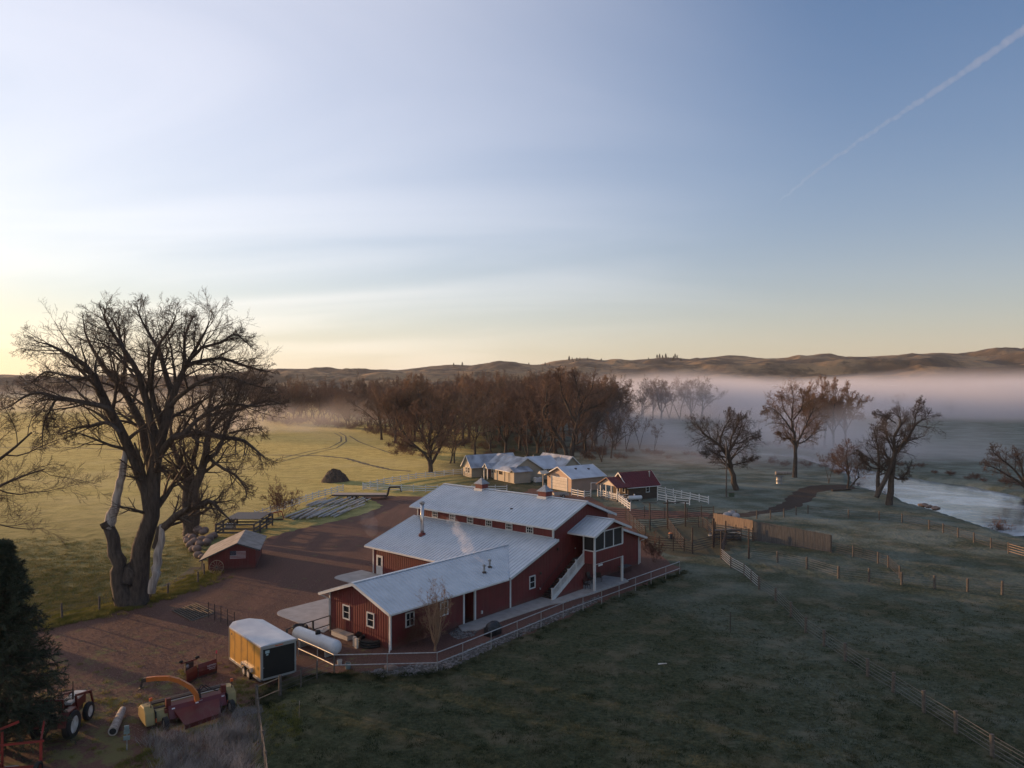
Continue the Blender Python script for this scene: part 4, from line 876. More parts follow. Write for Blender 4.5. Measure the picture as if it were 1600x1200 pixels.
# shrubs
def shrub(px, py, top, label, group=None, f=1., mesh='w', z=0):
    x, y = G(px, py); s = (py - top) / F * y / 5.6; return put_tree('bare_shrub', V[mesh], (x, y, hz(x, y) + z), label, group, rnd.uniform(0, 6.28), (s * f, s * f, s), 'shrub', ('stem', 'twigs'))
shrub(440, 808, 752, 'bare upright shrub by the white rail fence and stacked poles', f=.8)
shrub(1565, 819, 790, 'pale bare bush at the water edge near the right side', f=.9)
shrub(660, 1008, 958, 'low bare shrub against the red wing wall behind the little tree', f=.8)
shrub(632, 1008, 984, 'small tangled bush at the corner of the red wing', f=1.)
shrub(1022, 878, 836, 'bare bush between the red barn end and the corral', f=.7)
shrub(1003, 856, 828, 'bare bush close behind the right corner of the red barn', f=.8)
V['m'] = tree_meshes('yard_tree', 91, 5.3, .14, 12, 50, .11, .62, 'twig_pale', 'twig_pale', stems=1, minr=.0045, up=.17)
put_tree('small_tree', V['m'], (*G(680, 1017), 0), 'small bare multi-stemmed tree in the bed before the red wing', sc=1.05)
for i in range(26):
    px = 425 + i * 8.5 + rnd.uniform(-5, 5); py = np.interp(px, [425, 520, 600, 650], [664, 668, 682, 700]) - rnd.uniform(0, 6)
    shrub(px, py, py - rnd.uniform(9, 17), 'reddish bare willow bush along the far edge of the hay field', 'willow bushes along the hay field edge', 1.3)
for i in range(44):   # underbrush of the wood
    px = 610 + i * 8.2 + rnd.uniform(-5, 5); py = rnd.uniform(692, 718); shrub(px, py, py - rnd.uniform(7, 15), 'low brown underbrush bush at the foot of the wood', 'underbrush at the foot of the wood', 1.2)
for i in range(34):
    px = 900 + i * 15 + rnd.uniform(-8, 8); py = np.interp(px, [900, 1000, 1150, 1300, 1410], [712, 716, 716, 738, 772]) - rnd.uniform(-3, 8)
    shrub(px, py, py - rnd.uniform(6, 12), 'low bare willow bush on the near river bank', 'willow bushes on the near river bank', 1.4)
for i in range(36):
    px = 1180 + i * 13 + rnd.uniform(-8, 8); py = np.interp(px, [1180, 1300, 1400, 1500, 1640], [698, 710, 729, 750, 771]) - rnd.uniform(1, 7)
    shrub(px, py, py - rnd.uniform(5, 9), 'low brown bush on the far river bank', 'bushes on the far river bank', 1.6)

# spruce at the left edge
def spruce(seed, h=12., r=3.6):
    rng = np.random.default_rng(seed); sets = []; n = 520
    z = h * (1 - rng.uniform(0, 1, n) ** .62 * .97); z = h * rng.uniform(.02, .98, n) ** .85
    az = rng.uniform(0, 6.283, n); Ln = r * (1 - z / h) ** .8 * rng.uniform(.75, 1.12, n) + .25
    P = np.stack([np.zeros(n), np.zeros(n), z], 1); D = unit(np.stack([np.cos(az), np.sin(az), .05 + .45 * (z / h)], 1))
    p, rr, dd = chains(P, D, Ln, np.full(n, .045), 6, .05, -.05, .25, rng)
    dd2 = dd; q = spawn(p, rr, dd, Ln, 14, .12, 48, .30, .5, rng, along=.55); p2, r2, d2 = chains(*q, 3, .08, -.03, .4, rng)
    tr = np.stack([np.zeros(9), np.zeros(9), np.linspace(-.2, h, 9)], 1)[None]; v, f = tubes([(tr, np.linspace(.24, .02, 9)[None], 8), (p, rr, 4)]); tm = np_mesh('spruce_trunk', v, f, M['bark'])
    # needle sprays: small flat leaf-sized faces round every twig
    P3, D3, L3, _ = spawn(p2, r2, d2, np.full(len(p2), .5), 14, .0, 38, .52, 1, rng, along=.1); P4, D4, L4, _ = spawn(p, rr, dd, np.full(len(p), .5), 26, .2, 40, .5, 1, rng, along=.1)
    P3 = np.concatenate([P3, P4]); D3 = np.concatenate([D3, D4]); L3 = np.concatenate([L3, L4])
    D3[:, 2] -= .12; D3 = unit(D3); sd_ = unit(np.cross(D3, unit(rng.normal(size=D3.shape)))) * .022
    A = P3 - sd_; B = P3 + sd_; C = P3 + D3 * L3[:, None]; Vt = np.stack([A, B, C], 1).reshape(-1, 3); F_ = np.arange(len(Vt)).reshape(-1, 3)
    return tm, np_mesh('spruce_needles', Vt, F_, M['needle'], False)
M['needle'] = mat('spruce_needles', (.022, .034, .017), .75, (.045, .058, .03), .9)
V['s'] = spruce(4)
put_tree('spruce_tree', V['s'], (*G(2, 1172), 0), 'dense dark green spruce filling the lower left edge', sc=1.0)
# pines on the ridge
def pine(seed):
    rng = np.random.default_rng(seed); n = 900; z = 3 + 11 * rng.uniform(0, 1, n); az = rng.uniform(0, 6.28, n); rad_ = 3.4 * (1 - (z - 3) / 11.5) ** .6 * rng.uniform(.2, 1.1, n)
    P = np.stack([rad_ * np.cos(az), rad_ * np.sin(az), z + rng.normal(size=n) * .4], 1); a = unit(rng.normal(size=(n, 3))) * .75; b = unit(np.cross(a, rng.normal(size=(n, 3)))) * .6
    Vt = np.stack([P - a, P + b, P + a], 1).reshape(-1, 3); v, f = tubes([(np.stack([np.zeros(4), np.zeros(4), np.linspace(-1, 12, 4)], 1)[None], np.linspace(.35, .1, 4)[None], 6)])
    return np_mesh('pine_trunk', v, f, M['bark']), np_mesh('pine_crown', Vt, np.arange(len(Vt)).reshape(-1, 3), M['needle'], False)
V['p'] = pine(3); V['q'] = pine(9)
for (a_px, b_px, n) in [(845, 860, 3), (885, 960, 17), (1005, 1066, 14), (708, 725, 2), (820, 830, 2)]:
    for i in range(n):
        px = rnd.uniform(a_px, b_px); y = 2690 + rnd.uniform(-60, 30); x = (px - 800) / F * y
        put_tree('pine_tree', V[rnd.choice('pq')], (x, y, hz(x, y) - .8), 'tiny dark pine on the crest of the far hills', 'pines on the crest of the far hills', rnd.uniform(0, 6.28), rnd.uniform(.7, 1.25))
# ------------------------------------------------------------------ fences
M['vinyl'] = mat('white_vinyl', (.66, .65, .63), .45, (.56, .55, .53), 1.0)
M['wire'] = mat('dull_wire', (.16, .15, .14), .6, metal=.3)
M['rust'] = mat('rusty_pipe', (.050, .030, .024), .75, (.028, .021, .019), 3)
M['paleplank'] = mat('tan_boards', (.34, .235, .15), .85, (.22, .15, .10), 1.5, 6, .3, 20, stretch=(6, 6, .5))
def fence(name, label, pts, h, rails, post_every, post_r, rail_w, rail_h, mp_, mr, cat='fence', px=True, square=True, post_extra=.1, cap=False, alt=None, jitter=0.0, wires=False, rail_name='rail'):
    P = [Vector((*G(*p), 0)) if px else Vector((*p, 0)) for p in pts]
    for p in P: p.z = hz(p.x, p.y)
    c = P[len(P) // 2]; t = thing(name, label, cat, tuple(c)); spots = []
    for a, b in zip(P, P[1:]):
        n = max(1, round((b - a).length / post_every))
        for i in range(n): spots.append(a.lerp(b, i / n))
    spots.append(P[-1]); rg = random.Random(len(spots) * 7 + int(c.x))
    q = MB()
    if square: q.box(-post_r, post_r, -post_r, post_r, -.1, h + post_extra)
    else: q.tube([(0, 0, -.1), (0, 0, h + post_extra)], post_r, 8)
    if cap: q.box(-post_r - .02, post_r + .02, -post_r - .02, post_r + .02, h + post_extra + .001, h + post_extra + .04)
    me = q.mesh('post', mp_)
    q2 = MB(); q2.tube([(0, 0, -.1), (0, 0, h + .02)], .028, 5); thin = q2.mesh('post', alt) if alt else None
    for i, s in enumerate(spots[:98]):
        o = place(thin if (thin and i % alt_n(alt) != 0) else me, 'post', t, tuple(s - c), math.atan2((P[-1] - P[0]).y, (P[-1] - P[0]).x), (1, 1, 1 + rg.uniform(-.5, .5) * jitter))
        o.rotation_euler[0] = rg.uniform(-1, 1) * jitter * .25; o.rotation_euler[1] = rg.uniform(-1, 1) * jitter * .25
    for z in rails:
        r = MB()
        for a, b in zip(P, P[1:]):
            A = a - c + Vector((0, 0, z)); B = b - c + Vector((0, 0, z))
            if rail_h: r.bar(A, B, rail_w, rail_h)
            else: r.tube([A, B], rail_w, 6)
        r.build(rail_name, mr, t)
    return t
def alt_n(a): return 3
vin = dict(h=1.25, rails=(.30, .70, 1.10), post_every=2.4, post_r=.065, rail_w=.045, rail_h=.14, mp_=M['vinyl'], mr=M['vinyl'], cap=True)
fence('rail_fence', 'white rail fence running from the gravel yard corner back to the house', [(567, 765), (600, 757), (650, 748.5), (722, 741)], **vin)
fence('rail_fence', 'white rail fence across the front lawn of the house behind the barn roof', [(567, 766), (590, 766.5), (665, 769), (792, 769)], **vin)
fence('rail_fence', 'white rail fence along the hay field beside the stacked poles', [(536, 768), (498, 778), (445, 796), (398, 812)], **vin)
fence('rail_fence', 'short white rail fence between the garage corner and the small arch', [(893, 774), (913, 778), (923, 776.6)], **vin)
fence('rail_fence', 'white rail fence dropping steeply toward the corral in front of the cabin', [(934, 775.8), (943, 776.8), (963.5, 782), (985, 798)], **vin)
fence('rail_fence', 'white double fence piece beside the steep one at the cabin porch', [(950, 780), (968, 783), (979, 791)], **vin)
fence('rail_fence', 'longer white rail fence reaching right from behind the cabin', [(1027.5, 770), (1065, 778), (1107, 787.5)], **vin)
fence('rail_fence', 'lower short white rail fence in front of the longer one right of the cabin', [(1027.5, 782), (1055, 787), (1077.5, 789.5)], **vin)
# arch in the fence
a = thing('garden_arch', 'plain white square arch in the fence between garage and cabin', 'arch', (*G(929, 776), 0)); q = MB(); q.bar((-.65, 0, 0), (-.65, 0, 2.5), .1, .1); q.build('post', M['vinyl'], a); q = MB(); q.bar((.65, 0, 0), (.65, 0, 2.5), .1, .1); q.build('post', M['vinyl'], a); q = MB(); q.box(-.7, .7, -.05, .05, 2.501, 2.6); q.build('top_bar', M['vinyl'], a)
# pipe fence round the barn
pip = dict(h=1.32, rails=(.62, 1.36), post_every=3.2, post_r=.035, rail_w=.04, rail_h=0, mp_=M['galv'], mr=M['galv'], square=False, post_extra=.04)
fence('pipe_fence', 'two-rail galvanised pipe fence sweeping up the slope below the barn', [(683, 1049), (723, 1033), (880, 966), (1062, 897)], **pip)
fence('pipe_fence', 'level two-rail galvanised pipe fence in front of the red wing corner', [(522, 1053), (605, 1051), (683, 1049)], **pip)
fence('pipe_fence', 'pipe fence passing close in front of the white propane tank', [(522, 1053), (496, 1040), (466, 1026)], **pip)
fence('pipe_fence', 'rusty pipe fence from the trailer to the corner of the red wing', [(448, 1010), (462, 1005), (489, 996), (516, 987)], **{**pip, 'mr': M['rust'], 'mp_': M['post'], 'post_r': .09})
fence('wire_fence', 'sagging wire fence from the trailer corner to the propane tank', [(437.5, 1087), (470, 1074), (495, 1063), (522, 1053)], 1.25, (.3, .6, .9, 1.2), 2.4, .05, .008, 0, M['post'], M['wire'], square=False)
fence('wire_fence', 'wood post fence with a pale top rail right behind the trailer', [(401, 1104), (437.5, 1088)], 1.3, (.45, 1.25), 5, .10, .03, 0, M['post'], M['paleplank'], square=False)
fence('wire_fence', 'pale topped wire fence running down to the bottom of the view', [(401, 1104), (406, 1150), (415, 1215), (424, 1290)], 1.3, (.3, .65, 1.0, 1.25), 2.6, .07, .018, 0, M['post'], M['post'], square=False)
fence('panel_fence', 'dark wire panel fence beside the cattle guard', [(325.5, 966), (345, 973), (366, 983)], 1.35, (.2, .45, .7, .95, 1.2), 1.3, .035, .012, 0, M['rust'], M['rust'], square=False)
fence('wire_fence', 'old wire fence with thin posts along the ditch under the big cottonwood', [(60, 982), (97, 968), (155, 955), (235, 936), (262, 930), (309, 912), (319, 900)], 1.2, (.3, .7, 1.1), 4., .09, .008, 0, M['post'], M['wire'], square=False, jitter=.3)
# paddock fences on the right
pad = dict(h=1.25, rails=(.25, .5, .75, 1.0, 1.2), post_every=4.5, post_r=.12, rail_w=.012, rail_h=0, mp_=M['post'], mr=M['wire'], square=False, jitter=.12, alt=None)
f = fence('paddock_fence', 'long wire fence with thick posts running down the paddock to the lower right', [(1186, 921), (1212, 939), (1236, 964), (1259, 989), (1288, 1009.5), (1321, 1033), (1356, 1057.5), (1396, 1082), (1444, 1114), (1494, 1146), (1551, 1183), (1660, 1250)], **{**pad, 'post_every': 9})
fence('pipe_fence', 'five-rail pipe fence leading off the tall corral post', [(1127, 874), (1142, 888), (1163, 900), (1186, 921)], 1.25, (.25, .5, .75, 1.0, 1.22), 3.5, .08, .03, 0, M['post'], M['galv'], square=False)
fence('paddock_fence', 'middle paddock fence with pale posts crossing to the right edge', [(1170, 872), (1215, 879), (1261, 889), (1310, 903.7), (1358, 909), (1409, 914), (1460.5, 920), (1512, 924.5), (1566, 929.5), (1640, 936)], **{**pad, 'post_every': 8})
fence('paddock_fence', 'short rail fence from the board windbreak down to the middle fence', [(1299, 863), (1333, 870.5), (1372, 881), (1388, 887), (1406, 904)], 1.3, (.25, .5, .75, 1.0, 1.25), 4, .09, .025, 0, M['post'], M['rust'], square=False)
fence('paddock_fence', 'far paddock fence below the river bank trees', [(1262.5, 802.5), (1326, 810), (1374, 812.6), (1409.5, 816.5), (1452, 827), (1474, 833), (1497, 840), (1522, 848), (1548.6, 857), (1576, 865)], 1.25, (.3, .6, .9, 1.2), 6, .10, .022, 0, M['post'], M['rust'], square=False)
fence('rail_fence', 'pale rail fence end at the right edge above the paddock', [(1576, 865), (1610, 875), (1660, 890)], 1.3, (.3, .6, .9, 1.2), 5, .09, .04, 0, M['post'], M['paleplank'], square=False)
fence('paddock_fence', 'post fence along the dirt road behind the windbreak', [(1115, 809), (1150, 811), (1182.6, 811), (1204, 810.5), (1225, 808.5), (1244, 805), (1262.5, 802.5)], 1.25, (.3, .6, .9, 1.2), 4.5, .10, .012, 0, M['post'], M['wire'], square=False)
# corral
cor = dict(h=1.7, rails=(.35, .65, .95, 1.25, 1.55), post_every=3.4, post_r=.06, rail_w=.042, rail_h=0, mp_=M['rust'], mr=M['rust'], square=False, post_extra=.12)
fence('corral_fence', 'rear corral rails along the cabin lane', [(948, 811), (978, 812), (1007, 809), (1038, 811), (1074, 811), (1096, 808), (1115, 809)], **cor)
fence('corral_fence', 'middle corral rails crossing the sunlit pens', [(995, 828), (1016, 829), (1044, 826), (1071, 822), (1092, 824), (1113, 833)], **cor)
fence('corral_fence', 'front corral rails of the dark loading pen', [(1069, 862), (1082, 865), (1114, 857), (1134, 851), (1158, 846)], **cor)
fence('corral_fence', 'corral rails from the front pen back to the middle pens', [(1069, 862), (1058, 848), (1044, 827)], **cor)
fence('corral_fence', 'corral rails close behind the red barn', [(1008, 855), (1030, 860), (1052, 861), (1069, 862)], **cor)
fence('corral_fence', 'short corral rails running from barn side to the back lane', [(978, 812), (990, 826), (1008, 842)], **cor)
fence('corral_fence', 'narrow alley rails between the two tall gate posts', [(1115, 853), (1112, 838), (1098, 824)], **cor)
fence('corral_fence', 'rails from the tall corner post to the windbreak foot', [(1127, 874), (1134, 851)], **cor)
fence('corral_fence', 'lit stack of rails under the tan part of the windbreak', [(1118, 836), (1150, 841), (1176, 846)], **{**cor, 'mr': M['paleplank']})
for i, (px, py, hp, lab) in enumerate([(1015.5, 829, 43, 'tall dark corral post nearest the cabin, with a short crossbar'), (1082, 865, 41, 'tall dark corral post at the front pen corner'), (1115, 855, 45, 'thick tall dark post in the middle of the corral'), (1134, 852, 38, 'tall dark corral post in front of the scrap pile'), (1127, 874, 44, 'tallest dark post at the near corner of the corral'), (1170, 873, 47, 'tall dark post where the middle paddock fence begins')]):
    x, y = G(px, py); h = hp / F * y; q = MB(); q.tube([(0, 0, -.1), (0, 0, h)], .09 if i != 2 else .14, 8)
    if i == 0: q.bar((-1.0, 0, h + .03), (1.0, 0, h + .03), .12, .10)
    tag(q.build('corral_post', M['rust'], None, (x, y, 0)), lab, 'post')
x0, y0 = G(1043, 826); x1, y1 = G(1071, 823); t = thing('gate_frame', 'tall dark overhead gate frame standing across the corral', 'gate frame', (x0, y0, 0))
q = MB(); q.tube([(0, 0, -.1), (0, 0, 4.1)], .11, 8); q.build('post', M['rust'], t); q = MB(); q.tube([(x1 - x0, y1 - y0, -.1), (x1 - x0, y1 - y0, 3.6)], .09, 8); q.build('post', M['rust'], t)
d = Vector((x1 - x0, y1 - y0, 0)); q = MB(); q.bar(-d * .22 + Vector((0, 0, 3.7)), d * 1.18 + Vector((0, 0, 3.63)), .12, .12); q.build('beam', M['rust'], t)
# board windbreak
def windbreak(label, p0, p1, h0, h1, m, z0=.1):
    a = Vector((*G(*p0), 0)); b = Vector((*G(*p1), 0)); t = thing('board_windbreak', label, 'board fence', tuple(a)); n = int((b - a).length / .2); rg = random.Random(3); q = MB(); d = (b - a).normalized(); nn = Vector((-d.y, d.x, 0))
    for i in range(n):
        s0 = (b - a) * (i / n); s1 = (b - a) * ((i + .93) / n); h = h0 + (h1 - h0) * i / n + rg.uniform(-.035, .035); off = nn * rg.uniform(0, .02)
        q.bar(s0 + off + Vector((0, 0, (h + z0) / 2)), s1 + off + Vector((0, 0, (h + z0) / 2)), .03, h - z0)
    q.build('boards', m, t)
    for z in (.4, 1.3, 2.1):
        q = MB(); q.bar(nn * .06 + Vector((0, 0, z)), (b - a) + nn * .06 + Vector((0, 0, z)), .05, .12); q.build('rail', M['post'], t)
    k = int((b - a).length / 2.5)
    for i in range(k + 1):
        c = (b - a) * i / k + nn * .18; q = MB(); q.tube([c, c + Vector((0, 0, h0 + (h1 - h0) * i / k - .1))], .09, 7); q.build('post', M['post'], t)
windbreak('tall grey vertical-board windbreak fence with shade put into its colour', (1177.5, 845), (1298, 863.8), 2.65, 2.25, M['shaded_greywood'])  # one fence: shade painted into these boards, sunlit tone into the tan ones
windbreak('sunlit tan board windbreak beyond the grey one, open below', (1115, 834), (1176.5, 844.5), 2.9, 2.65, M['paleplank'], 1.45)

# ------------------------------------------------------------------ house, garage, cabin
M['siding'] = mat('beige_siding', (.40, .33, .24), .7, (.35, .29, .21), .6)
M['tan'] = mat('tan_siding', (.46, .31, .22), .7, (.41, .28, .20), .6)
M['shingle'] = mat('frosted_shingles', (.20, .21, .24), .8, (.40, .43, .48), .5, 8, .25, 8, lo=.35, hi=.62)
M['frostroof'] = mat('thick_frost_roof', (.50, .54, .60), .7, (.36, .39, .44), .5, 6)
M['redroof'] = mat('red_metal_roof', (.125, .020, .020), .45, (.095, .018, .018), .6)
M['logwall'] = mat('dark_log_wall', (.085, .06, .042), .85, (.05, .036, .027), 2, 5, .3, 12, stretch=(.5, .5, 6))
M['cream'] = mat('cream_boards', (.60, .52, .42), .7, (.52, .45, .36), 1.0)
M['browndoor'] = mat('brown_door', (.09, .035, .025), .5)
def gable_block(t, x0, x1, y0, y1, ez, rz_, axis, mw, mr_, ov=.45, rib=False, lap=True, mg=None, th_=.12, name_w='wall', fas=True, floor=0, ends=(1, 1)):
    """walls and a two-slope roof; axis is the ridge direction"""
    q = MB()
    if axis == 'x':
        ym = (y0 + y1) / 2; prof = [(x0, y0, floor), (x0, y1, floor), (x0, y1, ez), (x0, ym, rz_ - .1), (x0, y0, ez)]; q.prism(prof, (x1 - x0, 0, 0))
    else:
        xm = (x0 + x1) / 2; prof = [(x0, y0, floor), (x1, y0, floor), (x1, y0, ez), (xm, y0, rz_ - .1), (x0, y0, ez)]; q.prism(prof, (0, y1 - y0, 0))
    if lap:   # clapboard shadow lines as thin proud strips
        for k in range(1, int((ez - floor) / .28)):
            z = floor + .28 * k; q.box(x0 - .012, x1 + .012, y0 - .012, y1 + .012, z, z + .03)
    q.build(name_w, mw, t)
    s = (rz_ - ez) / (((y1 - y0) if axis == 'x' else (x1 - x0)) / 2); e = ez - s * ov + .08; q = MB()
    if axis == 'x':
        for (ye, sg) in ((y0 - ov, 0), (y1 + ov, .001)): roof_quad(q, (x0 - ov, ye, e), (x1 + ov, ye, e), (x1 + ov, ym + sg, rz_ + .08), (x0 - ov, ym + sg, rz_ + .08), th_, .5, rib)
    else:
        for (xe, sg) in ((x0 - ov, 0), (x1 + ov, .001)): roof_quad(q, (xe, y0 - ov, e), (xe, y1 + ov, e), (xm + sg, y1 + ov, rz_ + .08), (xm + sg, y0 - ov, rz_ + .08), th_, .5, rib)
    ro_ = q.build('roof', mr_, t)
    if fas:
        q = MB()
        if axis == 'x':
            for xx in (x0 - ov - .02, x1 + ov + .02):
                for ye in (y0 - ov, y1 + ov): q.bar((xx, ye, e - .05), (xx, ym, rz_ + .03), .04, .2)
            for ye in (y0 - ov - .03, y1 + ov + .03): q.bar((x0 - ov, ye, e - .06), (x1 + ov, ye, e - .06), .08, .12)
        else:
            for yy in (y0 - ov - .02, y1 + ov + .02):
                for xe in (x0 - ov, x1 + ov): q.bar((xe, yy, e - .05), (xm, yy, rz_ + .03), .04, .2)
            for xe in (x0 - ov - .03, x1 + ov + .03): q.bar((xe, y0 - ov, e - .06), (xe, y1 + ov, e - .06), .08, .12)
        q.build('fascia', M['white'], t)
    return ro_
hs = thing('farm_house', 'rambling single-storey beige house with frosted grey gable roofs and a small white portico', 'house', (.53, 157.6, 0), rad(32))
gable_block(hs, 0, 8, 1.6, 8.6, 2.55, 5.0, 'y', M['siding'], M['shingle'])
gable_block(hs, 1.2, 8, 8.65, 13.8, 2.55, 5.0 - .002, 'y', M['siding'], M['shingle'], fas=False)
gable_block(hs, -2.6, 9, 13.85, 17.7, 2.6, 4.75, 'x', M['siding'], M['shingle'])
q = MB(); q.box(0.01, 4.0, 0, 1.55, 0, 2.45); q.build('lean_to_wall', M['siding'], hs)
q = MB(); slab(q, [(-.4, -.45, 2.42), (4.4, -.45, 2.42), (4.4, 1.6, 3.3), (-.4, 1.6, 3.3)], .1); q.build('lean_to_roof', M['shingle'], hs)
gable_block(hs, 7.2, 13, 2.4, 10, 2.6, 4.7, 'x', M['siding'], M['frostroof'], ov=.5)
gable_block(hs, 12.6, 17.6, .5, 11, 2.6, 4.85, 'y', M['siding'], M['shingle'])
gable_block(hs, -1.2, 2.4, 9.1, 10.8, 2.55, 3.35, 'x', M['cream'], M['shingle'], ov=.25, floor=2.35, lap=False)
for y in (9.2, 10.7):
    q = MB(); q.box(-1.25, -1.07, y - .09, y + .09, 0, 2.42); q.build('porch_post', M['white'], hs)
door(hs, (1.2, 9.95, .05), (-1, 0), 1.0, 2.05, M['browndoor']); door(hs, (1.2, 12.4, .05), (-1, 0), 1.3, 2.1, M['browndoor'], False)
for y, w_, h_, z_ in ((15.1, .8, 1.35, 1.5), (16.2, .8, 1.35, 1.5)): window(hs, (-2.6, y, z_), (-1, 0), w_, h_, (1, 2), .09)
window(hs, (0, 5.6, 1.75), (-1, 0), 1.3, .8, (2, 1), .05, frame=M['browndoor'])
window(hs, (1.2, 11.1, 1.6), (-1, 0), .8, 1.2, (1, 2), .09)
window(hs, (10.6, 2.4, 1.7), (0, -1), .8, 1.1, (1, 2), .09); window(hs, (15.2, .5, 1.7), (0, -1), .9, 1.1, (1, 2), .09)
for y in (3.9, 2.2, 0.06):
    q = MB(); q.box(-.10, -.0, y, y + .12, .1, 2.4); q.build('downspout', M['siding'], hs)
q = MB(); q.tube([(14, 3, 3.9), (14, 3, 4.9)], .08, 6); q.build('roof_vent', M['galv'], hs); q = MB(); q.tube([(10, 8, 3.8), (10, 8, 4.9)], .06, 6); q.build('roof_vent', M['galv'], hs)
a = thing('cooling_unit', 'white air conditioning unit on the ground by the house wall', 'air conditioner', (*G(840, 753.5), 0), rad(32)); q = MB(); q.box(-.75, .75, -.45, .45, .05, 1.05); q.build('cabinet', M['white'], a, bevel=.03); q = MB(); q.lathe([(.32, 1.051), (.32, 1.10), (.05, 1.13)], (0, 0, 0), 14); q.build('fan_grille', M['dark'], a)
gr = thing('garage', 'tan detached garage with a cream overhead door lit by the low sun', 'garage', (11.44, 145.3, 0), rad(35))
gable_block(gr, 0, 8.2, 0, 7.6, 2.75, 4.5, 'x', M['tan'], M['frostroof'], ov=.45)
q = MB(); q.box(-.06, -.01, 1.35, 6.15, .02, 2.45); go = q.build('garage_door', M['cream'], gr)
for z in (.62, 1.22, 1.82):
    q = MB(); q.box(-.066, -.055, 1.35, 6.15, z, z + .03); q.build('panel_joint', M['dark'], go)
q = MB(); q.box(-.08, -.01, 1.18, 1.345, 0, 2.62); q.box(-.08, -.01, 6.155, 6.32, 0, 2.62); q.box(-.08, -.01, 1.346, 6.154, 2.455, 2.62); q.build('door_trim', M['white'], gr)
q = MB(); q.box(-.16, -.01, 6.7, 6.9, 2.2, 2.45); q.build('wall_lamp', M['dark'], gr)
for (x, y) in ((3.2, 2.6), (6.2, 2.2)):
    z = 2.75 + (4.5 - 2.75) * y / 3.8; q = MB(); q.box(x - .18, x + .18, y - .18, y + .18, z - .1, z + .28); q.build('roof_vent', M['dark'], gr)
q = MB(); q.tube([(0, 0, 0), (0, 0, 3.0)], .09, 6); bh = thing('roofed_post', 'pale post topped by a small peaked roof left of the garage', 'post', (*G(848.5, 762.5), 0), rad(35)); q.build('post', M['cream'], bh)
q = MB(); q.prism([(-.9, -.7, 2.9), (-.9, .7, 2.9), (-.9, 0, 3.5)], (1.8, 0, 0)); q.build('little_roof', M['cream'], bh)
ut = thing('utility_trailer', 'small low silver utility trailer parked before the garage door', 'trailer', (*G(877, 777), 0), rad(8))
q = MB(); q.box(-1.5, 1.3, -.8, .8, .45, .55); q.box(-1.5, 1.3, -.8, -.74, .551, .85); q.box(-1.5, 1.3, .74, .8, .551, .85); q.box(-1.5, -1.44, -.739, .739, .551, .85); q.build('bed', M['galv'], ut)
q = MB(); q.bar((-1.5, 0, .48), (-2.5, 0, .48), .08, .08); q.build('tongue', M['galv'], ut)
def wheel(parent, c, r, w_, rim_m, axis='y', rim=.6, name='wheel', tyre_m=None, n=20, hub=True):
    o = MB(); o.lathe([(r * rim, -w_ / 2), (r * .93, -w_ / 2), (r, -w_ * .32), (r, w_ * .32), (r * .93, w_ / 2), (r * rim, w_ / 2)], (0, 0, 0), n, axis, False)
    wo = o.build(name, tyre_m or M['black'], parent, c)
    q = MB(); q.lathe([(r * rim * 1.01, -w_ * .40), (r * rim * .75, -w_ * .28), (r * rim * .70, -w_ * .1), (r * rim * .70, w_ * .1), (r * rim * .75, w_ * .28), (r * rim * 1.01, w_ * .40)], (0, 0, 0), n, axis); q.build('rim', rim_m, wo)
    if hub: q = MB(); q.lathe([(r * .14, -w_ * .34), (r * .14, w_ * .34)], (0, 0, 0), 10, axis); q.build('hub', M['galv'], wo)
    return wo
wheel(ut, (.2, -.95, .32), .32, .2, M['galv']); wheel(ut, (.2, .95, .32), .32, .2, M['galv'])
cb_ = thing('log_cabin', 'small dark log cabin with red metal roof and a cream gabled porch', 'cabin', (26.6, 138.5, 0), rad(29))
gable_block(cb_, -6.6, 0, 0, 4.6, 2.65, 4.7, 'x', M['logwall'], M['redroof'], ov=.5, rib=True)
q = MB(); q.prism([(-9.3, -.35, 2.62), (-9.3, 4.95, 2.62), (-9.3, 2.3, 3.95)], (.08, 0, 0)); q.build('porch_gable', M['cream'], cb_)
q = MB()
for ye, sg in ((-.8, 0), (5.4, .001)): roof_quad(q, (-9.8, ye, 2.5), (-6.4, ye, 2.5), (-6.4, 2.3 + sg, 4.05), (-9.8, 2.3 + sg, 4.05), .1, .45, True)
q.build('porch_roof', M['redroof'], cb_)
q = MB(); q.box(-9.4, -6.65, -.3, 4.9, 0, .28); q.build('porch_floor', M['shaded_greywood'], cb_)
for (x, y) in ((-9.2, -.2), (-9.2, 4.8), (-9.2, 1.5), (-9.2, 3.1)):
    q = MB(); q.box(x - .08, x + .08, y - .08, y + .08, .28, 2.6); q.build('porch_post', M['white'], cb_)
q = MB(); q.bar((-9.2, -.2, 1.1), (-9.2, 1.5, 1.1), .06, .08); q.bar((-9.2, -.2, .7), (-9.2, 1.5, .7), .05, .06); q.bar((-9.1, -.2, 1.1), (-6.8, -.2, 1.1), .06, .08); q.bar((-9.1, -.2, .7), (-6.8, -.2, .7), .05, .06); q.build('porch_railing', M['white'], cb_)
window(cb_, (-2.2, 0, 1.7), (0, -1), .85, 1.15, (1, 2), .10); window(cb_, (-6.6, 1.2, 1.7), (-1, 0), .7, .9, (1, 1), .08); door(cb_, (-6.6, 2.8, .28), (-1, 0), .9, 2.0, M['cream'])
q = MB(); q.tube([(-.8, 1.2, 3.3), (-.8, 1.2, 4.6)], .12, 8); q.build('chimney_pipe', M['galv'], cb_); q = MB(); q.lathe([(.2, 0), (.2, .12), (.06, .24)], (-.8, 1.2, 4.6), 8); q.build('chimney_cap', M['galv'], cb_)
